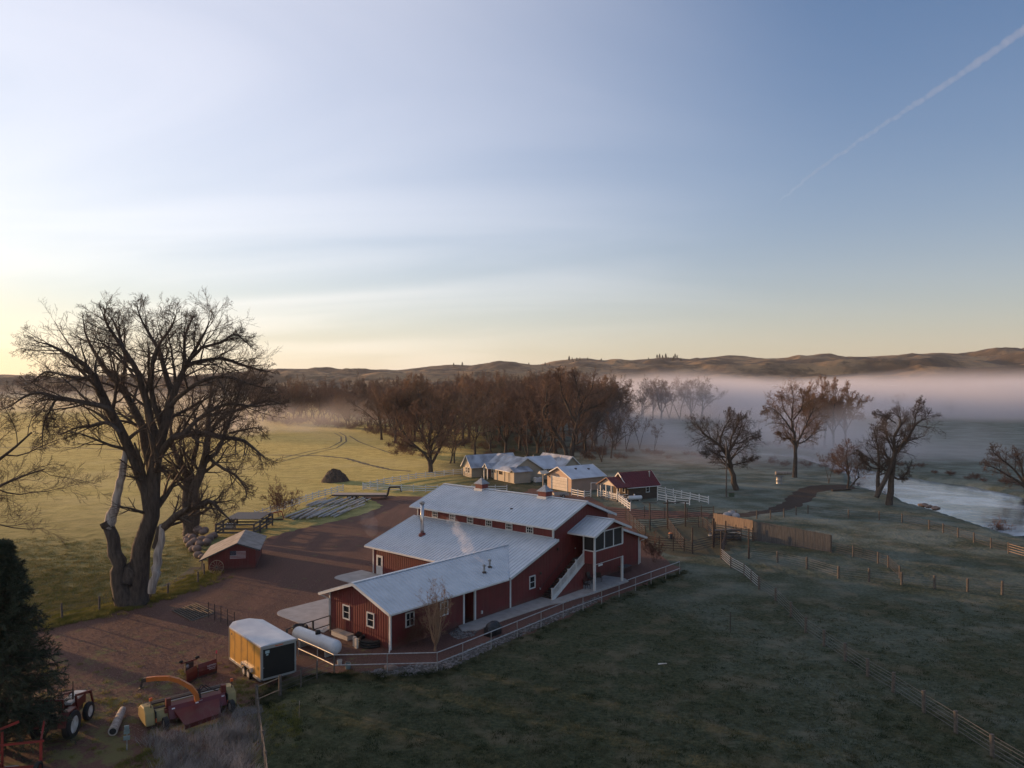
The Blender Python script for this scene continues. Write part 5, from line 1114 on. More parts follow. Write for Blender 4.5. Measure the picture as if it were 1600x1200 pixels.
def tank(label, loc, rz_, r, ln, axis_z, dome=True):
    t = thing('propane_tank', label, 'propane tank', (*loc, 0), rz_); a = [0.0, .35, .62, .82, .95, 1.0]; prof = []
    for i, k in enumerate([0.02, .45, .75, .92, 1.0]): prof.append((r * k, -ln / 2 + r * .62 * (1 - math.sqrt(max(0, 1 - k * k)) if k < 1 else 1) * 1.0 if k < 1 else -ln / 2 + r * .62))
    prof = [(r * math.sin(t_), -ln / 2 + r * .62 * (1 - math.cos(t_))) for t_ in np.linspace(.02, math.pi / 2, 6)]; prof += [(x, -y) for x, y in reversed(prof)]
    q = MB(); q.lathe(prof, (0, 0, axis_z), 24, 'x'); q.build('tank_shell', M['tankwhite'], t, smooth=True)
    if dome: q = MB(); q.lathe([(r * .36, axis_z + r - .06), (r * .36, axis_z + r + .16), (r * .28, axis_z + r + .26), (.02, axis_z + r + .28)], (-ln * .04, 0, 0), 14); q.build('valve_cover', M['black'] if r > .5 else M['tankwhite'], t, smooth=True)
    for s in (-1, 1): q = MB(); q.box(s * ln * .3 - .09, s * ln * .3 + .09, -r * .7, r * .7, 0, axis_z - r * .72); q.build('foot', M['conc'], t)
    return t
M['tankwhite'] = mat('tank_white_paint', (.60, .60, .60), .35, (.48, .47, .46), 1.2, 6, lo=.45, hi=.75)
tank('small white propane tank lying before the log cabin', (21.9, 134.5), rad(12), .38, 2.7, .60)
tank('long white propane tank with a black valve cover beside the gold trailer', B2W(-18.3, 4.3)[:2], BA + math.pi / 2, .56, 5.6, .84)

# ------------------------------------------------------------------ poles, field things
def upole(label, px, py, h, arm=1, z=None):
    x, y = G(px, py); t = thing('utility_pole', label, 'utility pole', (x, y, hz(x, y))); q = MB(); q.tube([(0, 0, -.2), (0, 0, h)], [.15, .10], 8); q.build('pole', M['post'], t)
    if arm:
        q = MB(); q.bar((-1.1, 0, h - .5), (1.1, 0, h - .5), .1, .12); q.build('crossarm', M['post'], t)
        for s in (-1, 0, 1): q = MB(); q.lathe([(.05, h - .43 if s else h), (.06, (h - .43 if s else h) + .1), (.03, (h - .43 if s else h) + .18)], (s * 1.0, 0, 0), 8); q.build('insulator', M['galv'], t)
upole('plain wooden utility pole standing beside the leaning dark tree', 1135, 777, 10.3, 0)
upole('faint utility pole in the fog, the left one of two', 1367, 645, 14.5)
upole('faint utility pole in the fog, the one nearer the right edge', 1535, 645, 13)
x, y = G(1143, 776); t = thing('meter_box', 'small squat green box at the foot of the utility pole', 'utility box', (x, y, 0)); q = MB(); q.box(-.45, .45, -.3, .3, 0, .75); q.build('cabinet', mat('box_green', (.06, .09, .05), .6, (.04, .06, .035), 4), t, bevel=.02); q = MB(); q.box(-.5, .5, -.35, .35, .751, .83); q.build('lid', M['post'], t)
x, y = G(1217.5, 756); t = thing('water_barrel', 'grey steel barrel with a plank across it on the frosted lawn', 'barrel', (x, y, 0)); q = MB(); q.lathe([(.62, 0), (.64, .05), (.62, .1), (.62, .75), (.64, .8), (.62, .85), (.62, 1.5), (.64, 1.55)], n=20); q.build('drum', M['galv'], t, smooth=True); q = MB(); q.box(-1.0, 1.0, -.3, .3, 1.56, 1.64); q.build('plank', M['shaded_greywood'], t)
def log(name, label, a, b, r, m, cat='log', group=None, z=None, end=None):
    a = Vector((*a, r if z is None else z)) if len(a) == 2 else Vector(a); b = Vector((*b, r if z is None else z)) if len(b) == 2 else Vector(b); rg = np.random.default_rng(int(abs(a.x * 97 + b.y * 13)) % 9999); n = 8; pts = [a.lerp(b, i / n) - a for i in range(n + 1)]
    q = MB(); q.tube(pts, [r * (1.0 - .25 * i / n) * rg.uniform(.95, 1.05) for i in range(n + 1)], 10); o = q.build(name, m, None, tuple(a)); return tag(o, label, cat, group)
log('fallen_log', 'pale barkless fallen log lying by the straight-trunked tree', G(1212, 742), G(1237, 742), .42, M['deadwood'])
log('fallen_log', 'low dark log on the river bank below the scraggly tree', G(1300, 768), G(1330, 766), .22, M['bark'])
# heap
def heap(label, px, py, r, h, m, name='soil_heap'):
    x, y = G(px, py); q = MB(); n, k = 40, 14; rg = np.random.default_rng(5)
    for i in range(k + 1):
        t = i / k
        for j in range(n):
            a = 2 * math.pi * j / n; rr = r * (t ** .85) * (1 + .09 * math.sin(3 * a + 1) + .05 * math.sin(7 * a)); q.v.append((rr * math.cos(a), rr * math.sin(a), h * (1 - t ** 1.7) * (1 + rg.normal() * .04) - (.05 if i == k else 0) + rg.normal() * .06 * (i > 0)))
    for i in range(k):
        for j in range(n): q.f.append((i * n + j, (i + 1) * n + j, (i + 1) * n + (j + 1) % n, i * n + (j + 1) % n))
    return tag(q.build(name, m, None, (x, y, 0)), label, 'heap')
M['manure'] = mat('dark_compost', (.050, .034, .024), .95, (.10, .07, .048), 2.5, 6, 1, 5, bdist=.2)
heap('dark conical compost heap standing in the hay field', 522, 752, 2.9, 2.6, M['manure'])
# stacked poles
M['polegrey'] = mat('silvery_old_pole', (.56, .52, .48), .8, (.34, .31, .28), 2, 5, .3, 10, stretch=(3, 3, 3))
rg = random.Random(12)
for i in range(17):
    u = i / 16; x = -35.3 + 8.0 * u + rg.uniform(-.2, .2); y0_ = np.interp(u, [0, .5, 1], [117, 115.5, 119]) + rg.uniform(-.8, .8); ln = np.interp(u, [0, .5, 1], [7.5, 10.5, 9]) + rg.uniform(-1, .5); dx = np.interp(u, [0, .5, 1], [1.6, .9, 1.8]) + rg.uniform(-.5, .5); z = .14 + (.27 if i % 3 == 1 else 0) + (.2 if 5 < i < 12 else 0)
    log('old_pole', 'weathered grey pole of the nearer stack on the yard edge', (x, y0_, z), (x + dx, y0_ + ln, z + rg.uniform(-.03, .1)), .14, M['polegrey'], 'pole', 'poles of the nearer stack')
for i in range(18):
    u = i / 17; x = -35.0 + 9.0 * u + rg.uniform(-.2, .2); y0_ = 128 + rg.uniform(-.6, .8); ln = 6.8 + rg.uniform(-1, 1); dx = 1.6 + rg.uniform(-.5, .5) - .8 * u; z = .14 + (.26 if i % 2 else 0) + rg.uniform(0, .1)
    log('old_pole', 'weathered grey pole of the farther stack near the flatbed trailer', (x, y0_, z), (x + dx, y0_ + ln, z + .04), .13, M['polegrey'], 'pole', 'poles of the farther stack')
# flatbed gooseneck trailer
M['deck'] = mat('bleached_deck_planks', (.42, .34, .27), .8, (.30, .24, .19), 1.5, 5, stretch=(.5, 6, 1))
ft = thing('flatbed_trailer', 'long low gooseneck flatbed trailer with a pale plank deck', 'trailer', (-27.2, 137.3, 0), rad(-1))
q = MB(); q.box(-5.2, 4.6, -1.25, 1.25, .82, .90); q.build('deck', M['deck'], ft)
q = MB(); q.box(-5.2, 4.6, -1.3, -1.2, .60, .815); q.box(-5.2, 4.6, 1.2, 1.3, .60, .815); q.box(-5.2, 4.6, -.5, -.35, .45, .815); q.box(-5.2, 4.6, .35, .5, .45, .815)
for i in range(15): q.box(-5.2 + i * .68, -5.13 + i * .68, -1.19, 1.19, .68, .81)
q.build('frame', M['dark'], ft)
q = MB(); q.bar((4.6, 0, .7), (4.9, 0, 2.0), .9, .25); q.bar((4.85, 0, 2.05), (6.8, 0, 2.15), .30, .28); q.bar((6.8, 0, 2.2), (7.1, 0, 1.2), .14, .14); q.bar((4.6, -.9, .85), (4.85, -.4, 1.9), .1, .1); q.bar((4.6, .9, .85), (4.85, .4, 1.9), .1, .1); q.build('gooseneck', M['dark'], ft)
for x in (-2.2, -1.2):
    for y in (-1.05, 1.05): wheel(ft, (x, y, .40), .40, .26, M['galv'])
q = MB(); q.bar((-5.2, -1.0, .8), (-6.2, -1.0, .1), .4, .06); q.bar((-5.2, 1.0, .8), (-6.2, 1.0, .1), .4, .06); q.build('ramp', M['dark'], ft)
q = MB(); q.bar((4.3, -.8, 0), (4.3, -.8, .8), .09, .09); q.bar((4.3, .8, 0), (4.3, .8, .8), .09, .09); q.build('landing_leg', M['dark'], ft)
# old pen and red implement behind the shed
t = thing('cattle_pen', 'weathered open wooden pen with a dark tarp roof behind the flag shed', 'pen', (-38, 107.5, 0))
for x in (-2.6, 2.6):
    for y in (-4, -1.4, 1.4, 4): q = MB(); q.tube([(x, y, 0), (x, y, 1.75)], .15, 7); q.build('post', M['post'], t)
for z in (.5, 1.0, 1.6):
    for (a, b) in (((-2.6, -4), (2.6, -4)), ((2.6, -4), (2.6, 4)), ((-2.6, -4), (-2.6, 4)), ((-2.6, 4), (2.6, 4))): q = MB(); q.bar((*a, z), (*b, z), .06, .22); q.build('plank', M['shaded_greywood'], t)
q = MB(); q.hexa([(-2.5, -1.2, 1.78), (2.5, -1.2, 1.78), (2.5, 4.0, 1.85), (-2.5, 4.0, 1.85), (-2.5, -1.2, 1.86), (2.5, -1.2, 1.86), (2.5, 4.0, 1.95), (-2.5, 4.0, 1.95)]); q.build('tarp', M['dark'], t)
q = MB(); q.box(-1.6, -.4, -3.2, -2.4, .9, 1.5); q.build('feed_trough', M['galv'], t)
M['machred'] = mat('faded_red_paint', (.30, .030, .022), .5, (.17, .025, .02), 1.5, 6)
t = thing('hay_implement', 'small bright red implement standing behind the wooden pen', 'implement', (*G(430, 812), 0)); q = MB(); q.bar((-1, 0, .9), (1, 0, 1.3), .15, .15); q.bar((1, 0, 1.3), (1.3, 0, .2), .12, .12); q.bar((-1, 0, .9), (-1.1, 0, .1), .12, .12); q.bar((.2, -.5, 1.1), (.2, .5, 1.1), .1, .1); q.build('frame', M['machred'], t)
q = MB(); q.bar((-1.2, -.4, .12), (1.4, -.4, .12), .1, .2); q.build('cutter_bar', M['dark'], t)
# shed with flag
sh = thing('flag_shed', 'small red shed with a saltbox roof, painted flag on its front', 'shed', (-34.2, 84.6, 0), rad(13))
M['oldroof'] = mat('old_asphalt_roof', (.20, .175, .15), .9, (.30, .27, .24), 1.2, 7, .3, 12)
q = MB(); q.prism([(.15, 0, .02), (5.2, 0, .02), (5.2, 0, 2.2), (3.25, 0, 2.88), (.15, 0, 1.55)], (0, 7.3, 0)); 
for i in range(1, 17): q.box(.15 + i * .3, .17 + i * .3, -.018, -.002, .05, 1.5 + min(i * .09, .6))
q.build('wall', M['red'], sh)
q = MB(); slab(q, [(-.75, -.45, 1.22), (3.25, -.45, 3.0), (3.25, 7.7, 3.0), (-.75, 7.7, 1.22)], .09); slab(q, [(3.251, -.45, 3.0), (5.75, -.45, 2.12), (5.75, 7.7, 2.12), (3.251, 7.7, 3.0)], .09); q.build('roof', M['oldroof'], sh)
q = MB(); q.bar((-.75, -.47, 1.17), (3.25, -.47, 2.95), .04, .14); q.bar((3.25, -.47, 2.95), (5.75, -.47, 2.07), .04, .14); q.build('fascia', M['shaded_greywood'], sh)
q = MB(); q.bar((-.45, -.3, 0), (-.45, -.3, 1.25), .14, .14); q.build('porch_post', M['paleplank'], sh)
fl = MB(); x0, x1, z0, z1 = 2.45, 4.15, 1.12, 2.05; fl.box(x0, x1, -.05, -.022, z0, z1); fo = fl.build('painted_flag', mat('flag_white', (.45, .42, .40), .8), sh)
for k in range(0, 13, 2):
    q = MB(); h_ = (z1 - z0) / 13; q.box(x0 if k < 6 else x0 + .72, x1, -.056, -.0505, z0 + k * h_, z0 + (k + 1) * h_) if False else q.box(x0 if k < 6 else x0 + .70, x1, -.056, -.0505, z0 + k * h_, z0 + (k + 1) * h_); q.build('stripe', mat('flag_red', (.22, .035, .035), .8) if k == 0 else bpy.data.materials['flag_red'], fo)
q = MB(); q.box(x0, x0 + .68, -.0575, -.0505, z0 + (z1 - z0) * 6 / 13, z1); ca = q.build('canton', mat('flag_blue', (.03, .035, .06), .8), fo)
q = MB()
for r_ in range(9):
    for c_i in range(6 if r_ % 2 == 0 else 5):
        cx_ = x0 + .06 + c_i * .113 + (0 if r_ % 2 == 0 else .056); cz_ = z1 - .035 - r_ * .052; pts = []
        for k in range(10): a_s = math.pi / 2 + k * math.pi / 5; rr2 = .020 if k % 2 == 0 else .008; pts.append((cx_ + rr2 * math.cos(a_s), -.0600, cz_ + rr2 * math.sin(a_s)))
        q.poly(list(reversed(pts)))
q.build('stars', bpy.data.materials['flag_white'], ca)
t = thing('wagon_wheel', 'old wooden wagon wheel leaning on the red flag shed', 'wagon wheel', (*G(338.5, 896), 0), rad(13)); 
q = MB(); R0 = .72
q.tube([(R0 * math.cos(a), -.25 + .0 * a + .25 * (math.sin(a) + 1) * .5 * .8, R0 + R0 * math.sin(a)) for a in np.linspace(0, 2 * math.pi, 29)], .045, 6, False); q.build('rim', M['paleplank'], t)
for k in range(12):
    a = 2 * math.pi * k / 12; q = MB(); q.tube([(.08 * math.cos(a), -.15, R0 + .08 * math.sin(a)), (R0 * math.cos(a), -.25 + .25 * (math.sin(a) + 1) * .4, R0 + R0 * math.sin(a))], .025, 5); q.build('spoke', M['paleplank'], t)
q = MB(); q.blob((0, -.15, R0), (.12, .10, .12), 1, 10, 6, 0); q.build('hub', M['post'], t)
M['boulder'] = mat('pinkish_boulder', (.26, .175, .135), .85, (.15, .11, .09), 1.6, 7, .5, 6)
for i, (bx, by, br, zz) in enumerate([(738, 895, 19, .5), (768, 892, 15, .3), (800, 905, 15, 0), (783, 915, 16, 0), (708, 912, 12, .2), (703, 925, 14, 0), (720, 918, 15, .3), (712, 938, 15, 0), (728, 935, 16, .35), (722, 955, 15, 0), (738, 960, 17, .2), (742, 978, 16, 0), (755, 925, 16, .2), (775, 930, 17, 0), (695, 915, 10, 0), (748, 945, 15, .4), (758, 985, 13, 0), (760, 905, 13, .6)]):
    px, py = bx / 2.4, 460 + by / 2.4; x, y = G(px, py + br / 2.4 * .7); r_ = br / 2.4 / F * y; q = MB(); q.blob((0, 0, r_ * .75), (r_ * 1.08, r_ * .95, r_ * .85), i + 3, 14, 9, .07); tag(q.build('boulder', M['boulder'], None, (x, y, zz * .8), smooth=True), 'rounded pinkish boulder of the pile beside the flag shed', 'boulder', 'boulders piled beside the flag shed')
for i, (px, py, s) in enumerate([(1136, 811, .58), (1143.5, 810, .66), (1150, 812, .56)]):
    q = MB(); q.blob((0, 0, s * .9), (s * 1.15, s, s * .95), 31 + i, 16, 10, .04); tag(q.build('wrapped_bale', mat('pale_plastic_wrap', (.30, .28, .28), .5, (.22, .21, .22), 1.5, 5, .5, 3) if i == 0 else bpy.data.materials['pale_plastic_wrap'], None, (*G(px, py), 0), smooth=True), 'pale wrapped round bale of the three behind the tan windbreak', 'bale', 'pale bales behind the windbreak')
for i, (px, py, s, l_) in enumerate([(1443, 791, .7, 'flat grey slab of rock on the river bank, the left one'), (1452, 793, .6, 'broken grey rock at the middle of the bank rubble'), (1462, 796, .75, 'grey rock at the right end of the bank rubble')]):
    q = MB(); q.blob((0, 0, s * .25), (s * 1.2, s * .8, s * .45), 51 + i, 10, 6, .16); tag(q.build('bank_rock', M['boulder'], None, (*G(px, py), 0)), l_, 'rock')
t = thing('scrap_pile', 'low pile of pale boards and sheets in the corral', 'scrap pile', (*G(1134, 842), 0), rad(-12)); rg = random.Random(4)
for k in range(7): q = MB(); q.bar((-2.0 + rg.uniform(-.3, .3), rg.uniform(-.7, .7), .25 + k * .16), (1.8 + rg.uniform(-.3, .3), rg.uniform(-.7, .7), .3 + k * .17), .7, .05); q.build('board', M['cream'] if k % 3 == 1 else M['shaded_greywood'], t)
t = thing('feed_barrel', 'orange-topped feed barrel by the corral rails behind the barn', 'barrel', (*G(1048, 842), 0)); q = MB(); q.lathe([(.28, 0), (.29, .7)], n=14); q.build('drum', M['shaded_greywood'], t); q = MB(); q.lathe([(.30, .701), (.30, .76), (.16, .9)], n=14); q.build('lid', mat('orange_lid', (.45, .15, .05), .6), t)
# ------------------------------------------------------------------ machines and things in the yard
def paint(name, c, rough=.4, dirt=(.12, .08, .05), amt=.72): return mat(name, c, rough, tuple(.55 * a + .45 * b for a, b in zip(c, dirt)), 1.3, 7, lo=.48, hi=amt)
M['gold'] = paint('gold_trailer_skin', (.50, .27, .06), .3); M['trailroof'] = mat('white_trailer_roof', (.60, .60, .60), .4, (.46, .47, .50), .8, 6); M['alu'] = mat('aluminium_trim', (.55, .55, .55), .35, metal=.7)
M['blackdoor'] = mat('black_ramp_door', (.010, .010, .011), .45); M['yellow'] = paint('dull_yellow_paint', (.30, .225, .085), .45); M['orange'] = paint('orange_paint', (.46, .13, .025), .4); M['rimwhite'] = mat('white_rim', (.60, .58, .54), .5, (.42, .36, .30), 3); M['amber'] = mat('amber_reflector', (.65, .12, .03), .3)
M['darkred'] = paint('dark_red_paint', (.115, .014, .013), .45); M['sticker'] = mat('white_lettering', (.62, .62, .62), .5)
ex = thing('cargo_trailer', 'gold enclosed cargo trailer with white roof and black rear ramp door', 'trailer', (-17.35, 52.2, 0), rad(41.3))
W_, Lt, zb, zt = 2.55, 5.75, .45, 2.72
nose = [(0, 0), (W_, 0), (W_, Lt), (W_ - .65, Lt + .95), (.65, Lt + .95), (0, Lt)]
q = MB(); q.prism([(x, y, zb) for x, y in nose], (0, 0, zt - zb)); q.build('body', M['gold'], ex)
q = MB(); n6 = [(x + (.03 if x > W_ / 2 else -.03), y + (.03 if y > 1 else -.03), zt + .001) for x, y in nose]; top = [(W_ / 2 + (x - W_ / 2) * .6, y * .98 + .05, zt + .10) for x, y, z in n6]
b0 = len(q.v); q.v += n6 + [(x, y, zt + .05) for x, y, z in n6] + top
for i in range(6):
    j = (i + 1) % 6; q.f.append((b0 + i, b0 + j, b0 + 6 + j, b0 + 6 + i)); q.f.append((b0 + 6 + i, b0 + 6 + j, b0 + 12 + j, b0 + 12 + i))
q.f.append(tuple(b0 + 12 + i for i in range(6))); q.build('roof', M['trailroof'], ex)
q = MB(); q.box(.12, W_ - .12, -.05, -.004, zb + .08, zt - .2); rd = q.build('ramp_door', M['blackdoor'], ex)
q = MB(); q.box(0, .115, -.06, -.003, zb, zt - .02); q.box(W_ - .115, W_, -.06, -.003, zb, zt - .02); q.box(.116, W_ - .116, -.06, -.003, zt - .195, zt - .02); q.box(.116, W_ - .116, -.06, -.003, zb - .06, zb + .075); q.build('door_frame', M['alu'], ex)
for x in (.06, W_ - .06): 
    q = MB(); q.box(x - .03, x + .03, -.085, -.061, 1.15, 1.4); q.box(x - .08, x + .12 if x < 1 else x + .08, -.083, -.062, 1.24, 1.30); q.build('latch', M['alu'], rd)
q = MB(); q.box(.28, .58, -.056, -.0505, zt - .50, zt - .30); q.box(.34, .50, -.056, -.0505, zt - .64, zt - .54); q.build('decal', mat('pale_decal', (.35, .45, .45), .5), rd)
q = MB(); q.box(W_ / 2 - .3, W_ / 2 + .3, -.068, -.061, zt - .13, zt - .07); q.build('marker_light', M['amber'], ex)
q = MB()
for y in (0.02, 5.75): q.box(-.035, -.002, y - .0, y + .05, zb, zt)
q.box(-.04, -.002, .071, Lt - .001, zt - .08, zt); q.box(-.045, -.002, .071, 1.35, zb - .12, zb + .03); q.box(-.045, -.002, 3.35, Lt - .001, zb - .12, zb + .03); q.build('side_trim', M['alu'], ex)
q = MB()
for k in range(1, 5): q.box(-.012, -.002, k * 1.18 - .012, k * 1.18 + .012, zb + .04, zt - .1)
q.build('panel_seam', M['dark'], ex)
q = MB(); pr = [(-.16, 1.42 + .0, .62), (-.16, 1.5, .90), (-.16, 3.2, .90), (-.16, 3.28, .62), (-.16, 3.12, .62), (-.16, 3.05, .80), (-.16, 1.65, .80), (-.16, 1.58, .62)]; q.prism([(x, y, z) for x, y, z in pr], (.155, 0, 0)); q.build('fender', M['alu'], ex)
for y in (1.95, 2.75):
    wheel(ex, (-.06, y, .34), .34, .22, M['rimwhite'], 'x', .62); wheel(ex, (W_ + .0, y, .34), .34, .22, M['rimwhite'], 'x', .62)
q = MB(); q.box(.1, W_ - .1, .1, Lt, zb - .15, zb - .001); q.bar((.7, Lt + .9, .45), (W_ / 2, Lt + 2.2, .45), .1, .12); q.bar((W_ - .7, Lt + .9, .45), (W_ / 2, Lt + 2.2, .45), .1, .12); q.build('chassis', M['dark'], ex)
q = MB(); q.box(-.02, -.003, Lt - .5, Lt - .36, 2.25, 2.42); q.build('side_vent', M['dark'], ex)
# V-plough
pl = thing('snow_plough', 'dark red V-shaped snow plough blade with white lettering left on the gravel', 'snow plough', (-22.3, 53.6, 0), rad(50))
def blade(x0, x1, y0, y1, name='blade'):
    q = MB(); prof = [(0, .08), (-.07, .25), (-.09, .5), (-.04, .75), (.08, .98)]
    for i in range(4):
        (d0, a0), (d1, a1) = prof[i], prof[i + 1]
        q.hexa([(x0, y0 + d0, a0), (x1, y1 + d0, a0), (x1, y1 + d0 + .03, a0), (x0, y0 + d0 + .03, a0), (x0, y0 + d1, a1), (x1, y1 + d1, a1), (x1, y1 + d1 + .03, a1), (x0, y0 + d1 + .03, a1)])
    q.build(name, M['darkred'], pl); q = MB(); q.hexa([(x0, y0 - .04, 0), (x1, y1 - .04, 0), (x1, y1 + .0, 0), (x0, y0 + .0, 0), (x0, y0 - .03, .14), (x1, y1 - .03, .14), (x1, y1 - .006, .14), (x0, y0 - .006, .14)]); q.build('cutting_edge', M['dark'], pl)
blade(-1.15, -.06, -.55, .0); blade(.02, 1.45, .0, .05)
q = MB(); q.box(-.05, .01, -.02, .12, .05, .8); q.build('centre_hinge', M['dark'], pl)
q = MB(); q.bar((0, .1, .4), (-.2, 1.1, .45), .5, .14); q.bar((-.6, .3, .5), (-.3, 1.0, .5), .08, .08); q.bar((.6, .2, .5), (.0, 1.0, .5), .08, .08); q.box(-.45, .15, .9, 1.15, .3, 1.0); q.build('push_frame', M['dark'], pl)
q = MB(); q.bar((-.75, 1.0, 1.05), (.45, 1.0, 1.05), .08, .08); q.build('light_bar', M['darkred'], pl)
for x in (-.75, .45): q = MB(); q.blob((x, .98, 1.18), (.17, .12, .10), 4, 10, 6, .02); q.build('headlight', M['black'], pl, smooth=True)
q = MB(); q.blob((-.3, 1.0, .75), (.16, .16, .2), 4, 10, 6, .02); q.build('pump_motor', M['galv'], pl)
q = MB(); q.tube([(1.42, .06, .9), (1.44, .06, 1.45)], .012, 5); g_m = q.build('marker_stick', M['dark'], pl); q = MB(); q.box(1.38, 1.48, .055, .07, 1.40, 1.62); q.build('marker_flag', mat('pink_flag', (.7, .08, .12), .5), g_m)
def text3d(parent, s, size, loc, rot, m, name='lettering', ext=.004):
    cu = bpy.data.curves.new(name, 'FONT'); cu.body = s; cu.size = size; cu.extrude = ext; cu.align_x = 'CENTER'; o = bpy.data.objects.new(name, cu); me = bpy.data.meshes.new_from_object(o); bpy.data.objects.remove(o); me.materials.clear(); me.materials.append(m)
    o = bpy.data.objects.new(name, me); col.objects.link(o); o.parent = parent; o.location = loc; o.rotation_euler = rot; return o
text3d(pl, 'WESTERN', .16, (.98, -.075, .66), (rad(90), 0, rad(2)), M['sticker']); text3d(pl, 'SNOWPLOWS', .10, (.98, -.085, .53), (rad(90), 0, rad(2)), M['sticker']); text3d(pl, 'MVP PLUS', .11, (1.02, -.088, .41), (rad(90), 0, rad(2)), M['sticker'])
# mower header
hd = thing('mower_header', 'wide red and yellow hay mower header with a raised orange arm in the weeds', 'mower', (-22.4, 45.9, 0), rad(39))
Lh = 5.45
for x0, x1, nm in ((0, .55, 'l'), (Lh - .55, Lh, 'r')):
    q = MB(); q.prism([(x0, -.55, .25), (x0, -.35, .95), (x0, .1, 1.22), (x0, .8, 1.18), (x0, 1.35, .85), (x0, 1.45, .35), (x0, .8, .18)], (x1 - x0, 0, 0)); q.build('end_shield', M['yellow'], hd, bevel=.06)
    q = MB(); xx = x0 + .56 if nm == 'l' else x0 - .06; q.box(xx, xx + .05, -.5, -.1, .2, 1.0); so_ = q.build('side_plate', M['black'], hd)
    q = MB(); q.box(xx + .0, xx + .05, -.53, -.501, .38, .62); q.build('reflector', M['amber'], so_)
    xx = x0 + .40; q = MB(); q.bar((xx, .0, 1.15), (xx, .0, 1.62), .05, .05); lo_ = q.build('light_stalk', M['dark'], hd); q = MB(); q.box(xx - .08, xx + .08, -.06, .06, 1.56, 1.74); q.build('warning_lamp', M['amber'], lo_)
q = MB(); q.hexa([(.62, -.45, .35), (1.5, -.45, .35), (1.5, .05, .3), (.62, .05, .3), (.62, -.25, .95), (1.5, -.25, .95), (1.5, .1, .95), (.62, .1, .95)]); q.build('front_panel', M['yellow'], hd)
q = MB(); q.hexa([(1.3, -.75, .42), (4.75, -.75, .42), (4.75, .2, .35), (1.3, .2, .35), (1.3, -.35, 1.08), (4.75, -.35, 1.08), (4.75, .2, 1.1), (1.3, .2, 1.1)]); q.build('conditioner_housing', M['darkred'], hd)
q = MB(); q.hexa([(1.9, -1.75, .22), (4.1, -1.55, .30), (4.35, -.50, .80), (1.6, -.50, .80), (1.9, -1.75, .26), (4.1, -1.55, .34), (4.35, -.48, .86), (1.6, -.48, .86)]); q.hexa([(1.9, -1.75, .0), (4.1, -1.55, .08), (4.1, -1.51, .08), (1.9, -1.71, .0), (1.9, -1.751, .22), (4.1, -1.551, .30), (4.1, -1.50, .30), (1.9, -1.70, .22)]); q.build('rear_deflector', M['darkred'], hd)
for x in (1.35, 4.7):
    q = MB(); q.box(x - .14, x + .14, -.3, -.05, 1.0, 1.55); q.box(x - .24, x + .02, -.45, -.1, .75, .95); q.build('lift_bracket', M['darkred'], hd)
for z, y in ((1.15, .55), (1.05, 1.0), (.9, 1.5)):
    q = MB(); q.bar((.3, y, z), (Lh - .3, y, z), .12, .10); q.build('cross_beam', M['dark'], hd)
q = MB(); q.bar((1.5, .32, 1.14), (4.6, .32, 1.14), .06, .03); q.build('chrome_rail', M['alu'], hd)
q = MB(); q.tube([(.6, .75, .55), (Lh - .6, .75, .55)], .26, 10); q.build('conditioner_roller', M['dark'], hd)
q = MB(); q.box(.5, Lh - .5, 1.2, 1.6, .12, .22); q.build('cutter_bar', M['dark'], hd)
q = MB(); pts = [(2.95, -.62, 1.1), (2.88, -.60, 1.55), (2.6, -.45, 2.0), (2.0, -.1, 2.45), (1.55, .2, 2.62), (.9, .8, 2.58), (.45, 1.2, 2.5)]
for a, b in zip(pts, pts[1:]): q.bar(a, b, .20, .26)
for a in pts[1:-1]: q.blob(a, (.13, .13, .13), 1, 8, 5, 0)
q.build('lift_arm', M['orange'], hd)
q = MB(); q.bar((.46, 1.2, 2.5), (.30, 1.32, 2.48), .24, .24); q.bar((.26, 1.36, 2.5), (.16, 1.42, 2.0), .10, .12); q.bar((.3, 1.3, 2.05), (.05, 1.45, 1.9), .22, .08); q.build('hitch_hook', M['dark'], hd)
q = MB(); q.bar((3.15, -.2, 1.05), (3.15, .1, 1.5), .3, .3); q.tube([(3.3, 0, 1.45), (3.7, .2, 1.65), (4.1, .1, 1.3), (4.4, -.1, 1.2)], .035, 6); q.tube([(3.2, 0, 1.45), (3.5, .3, 1.7), (3.9, .3, 1.25)], .03, 6); q.build('hydraulic_hoses', M['black'], hd)
for x in (1.0, 4.95): wheel(hd, (x, -1.0, .38), .38, .28, M['galv'], 'x')
text3d(hd, 'DANGER', .06, (3.2, -.46, 1.0), (rad(68), 0, 0), M['sticker'])
for x in (1.5, 2.9, 4.5): q = MB(); q.hexa([(x, -.47, .90), (x + .18, -.47, .90), (x + .18, -.44, .90), (x, -.44, .90), (x, -.43, .96), (x + .18, -.43, .96), (x + .18, -.40, .96), (x, -.40, .96)]); q.build('safety_decal', M['sticker'], hd)
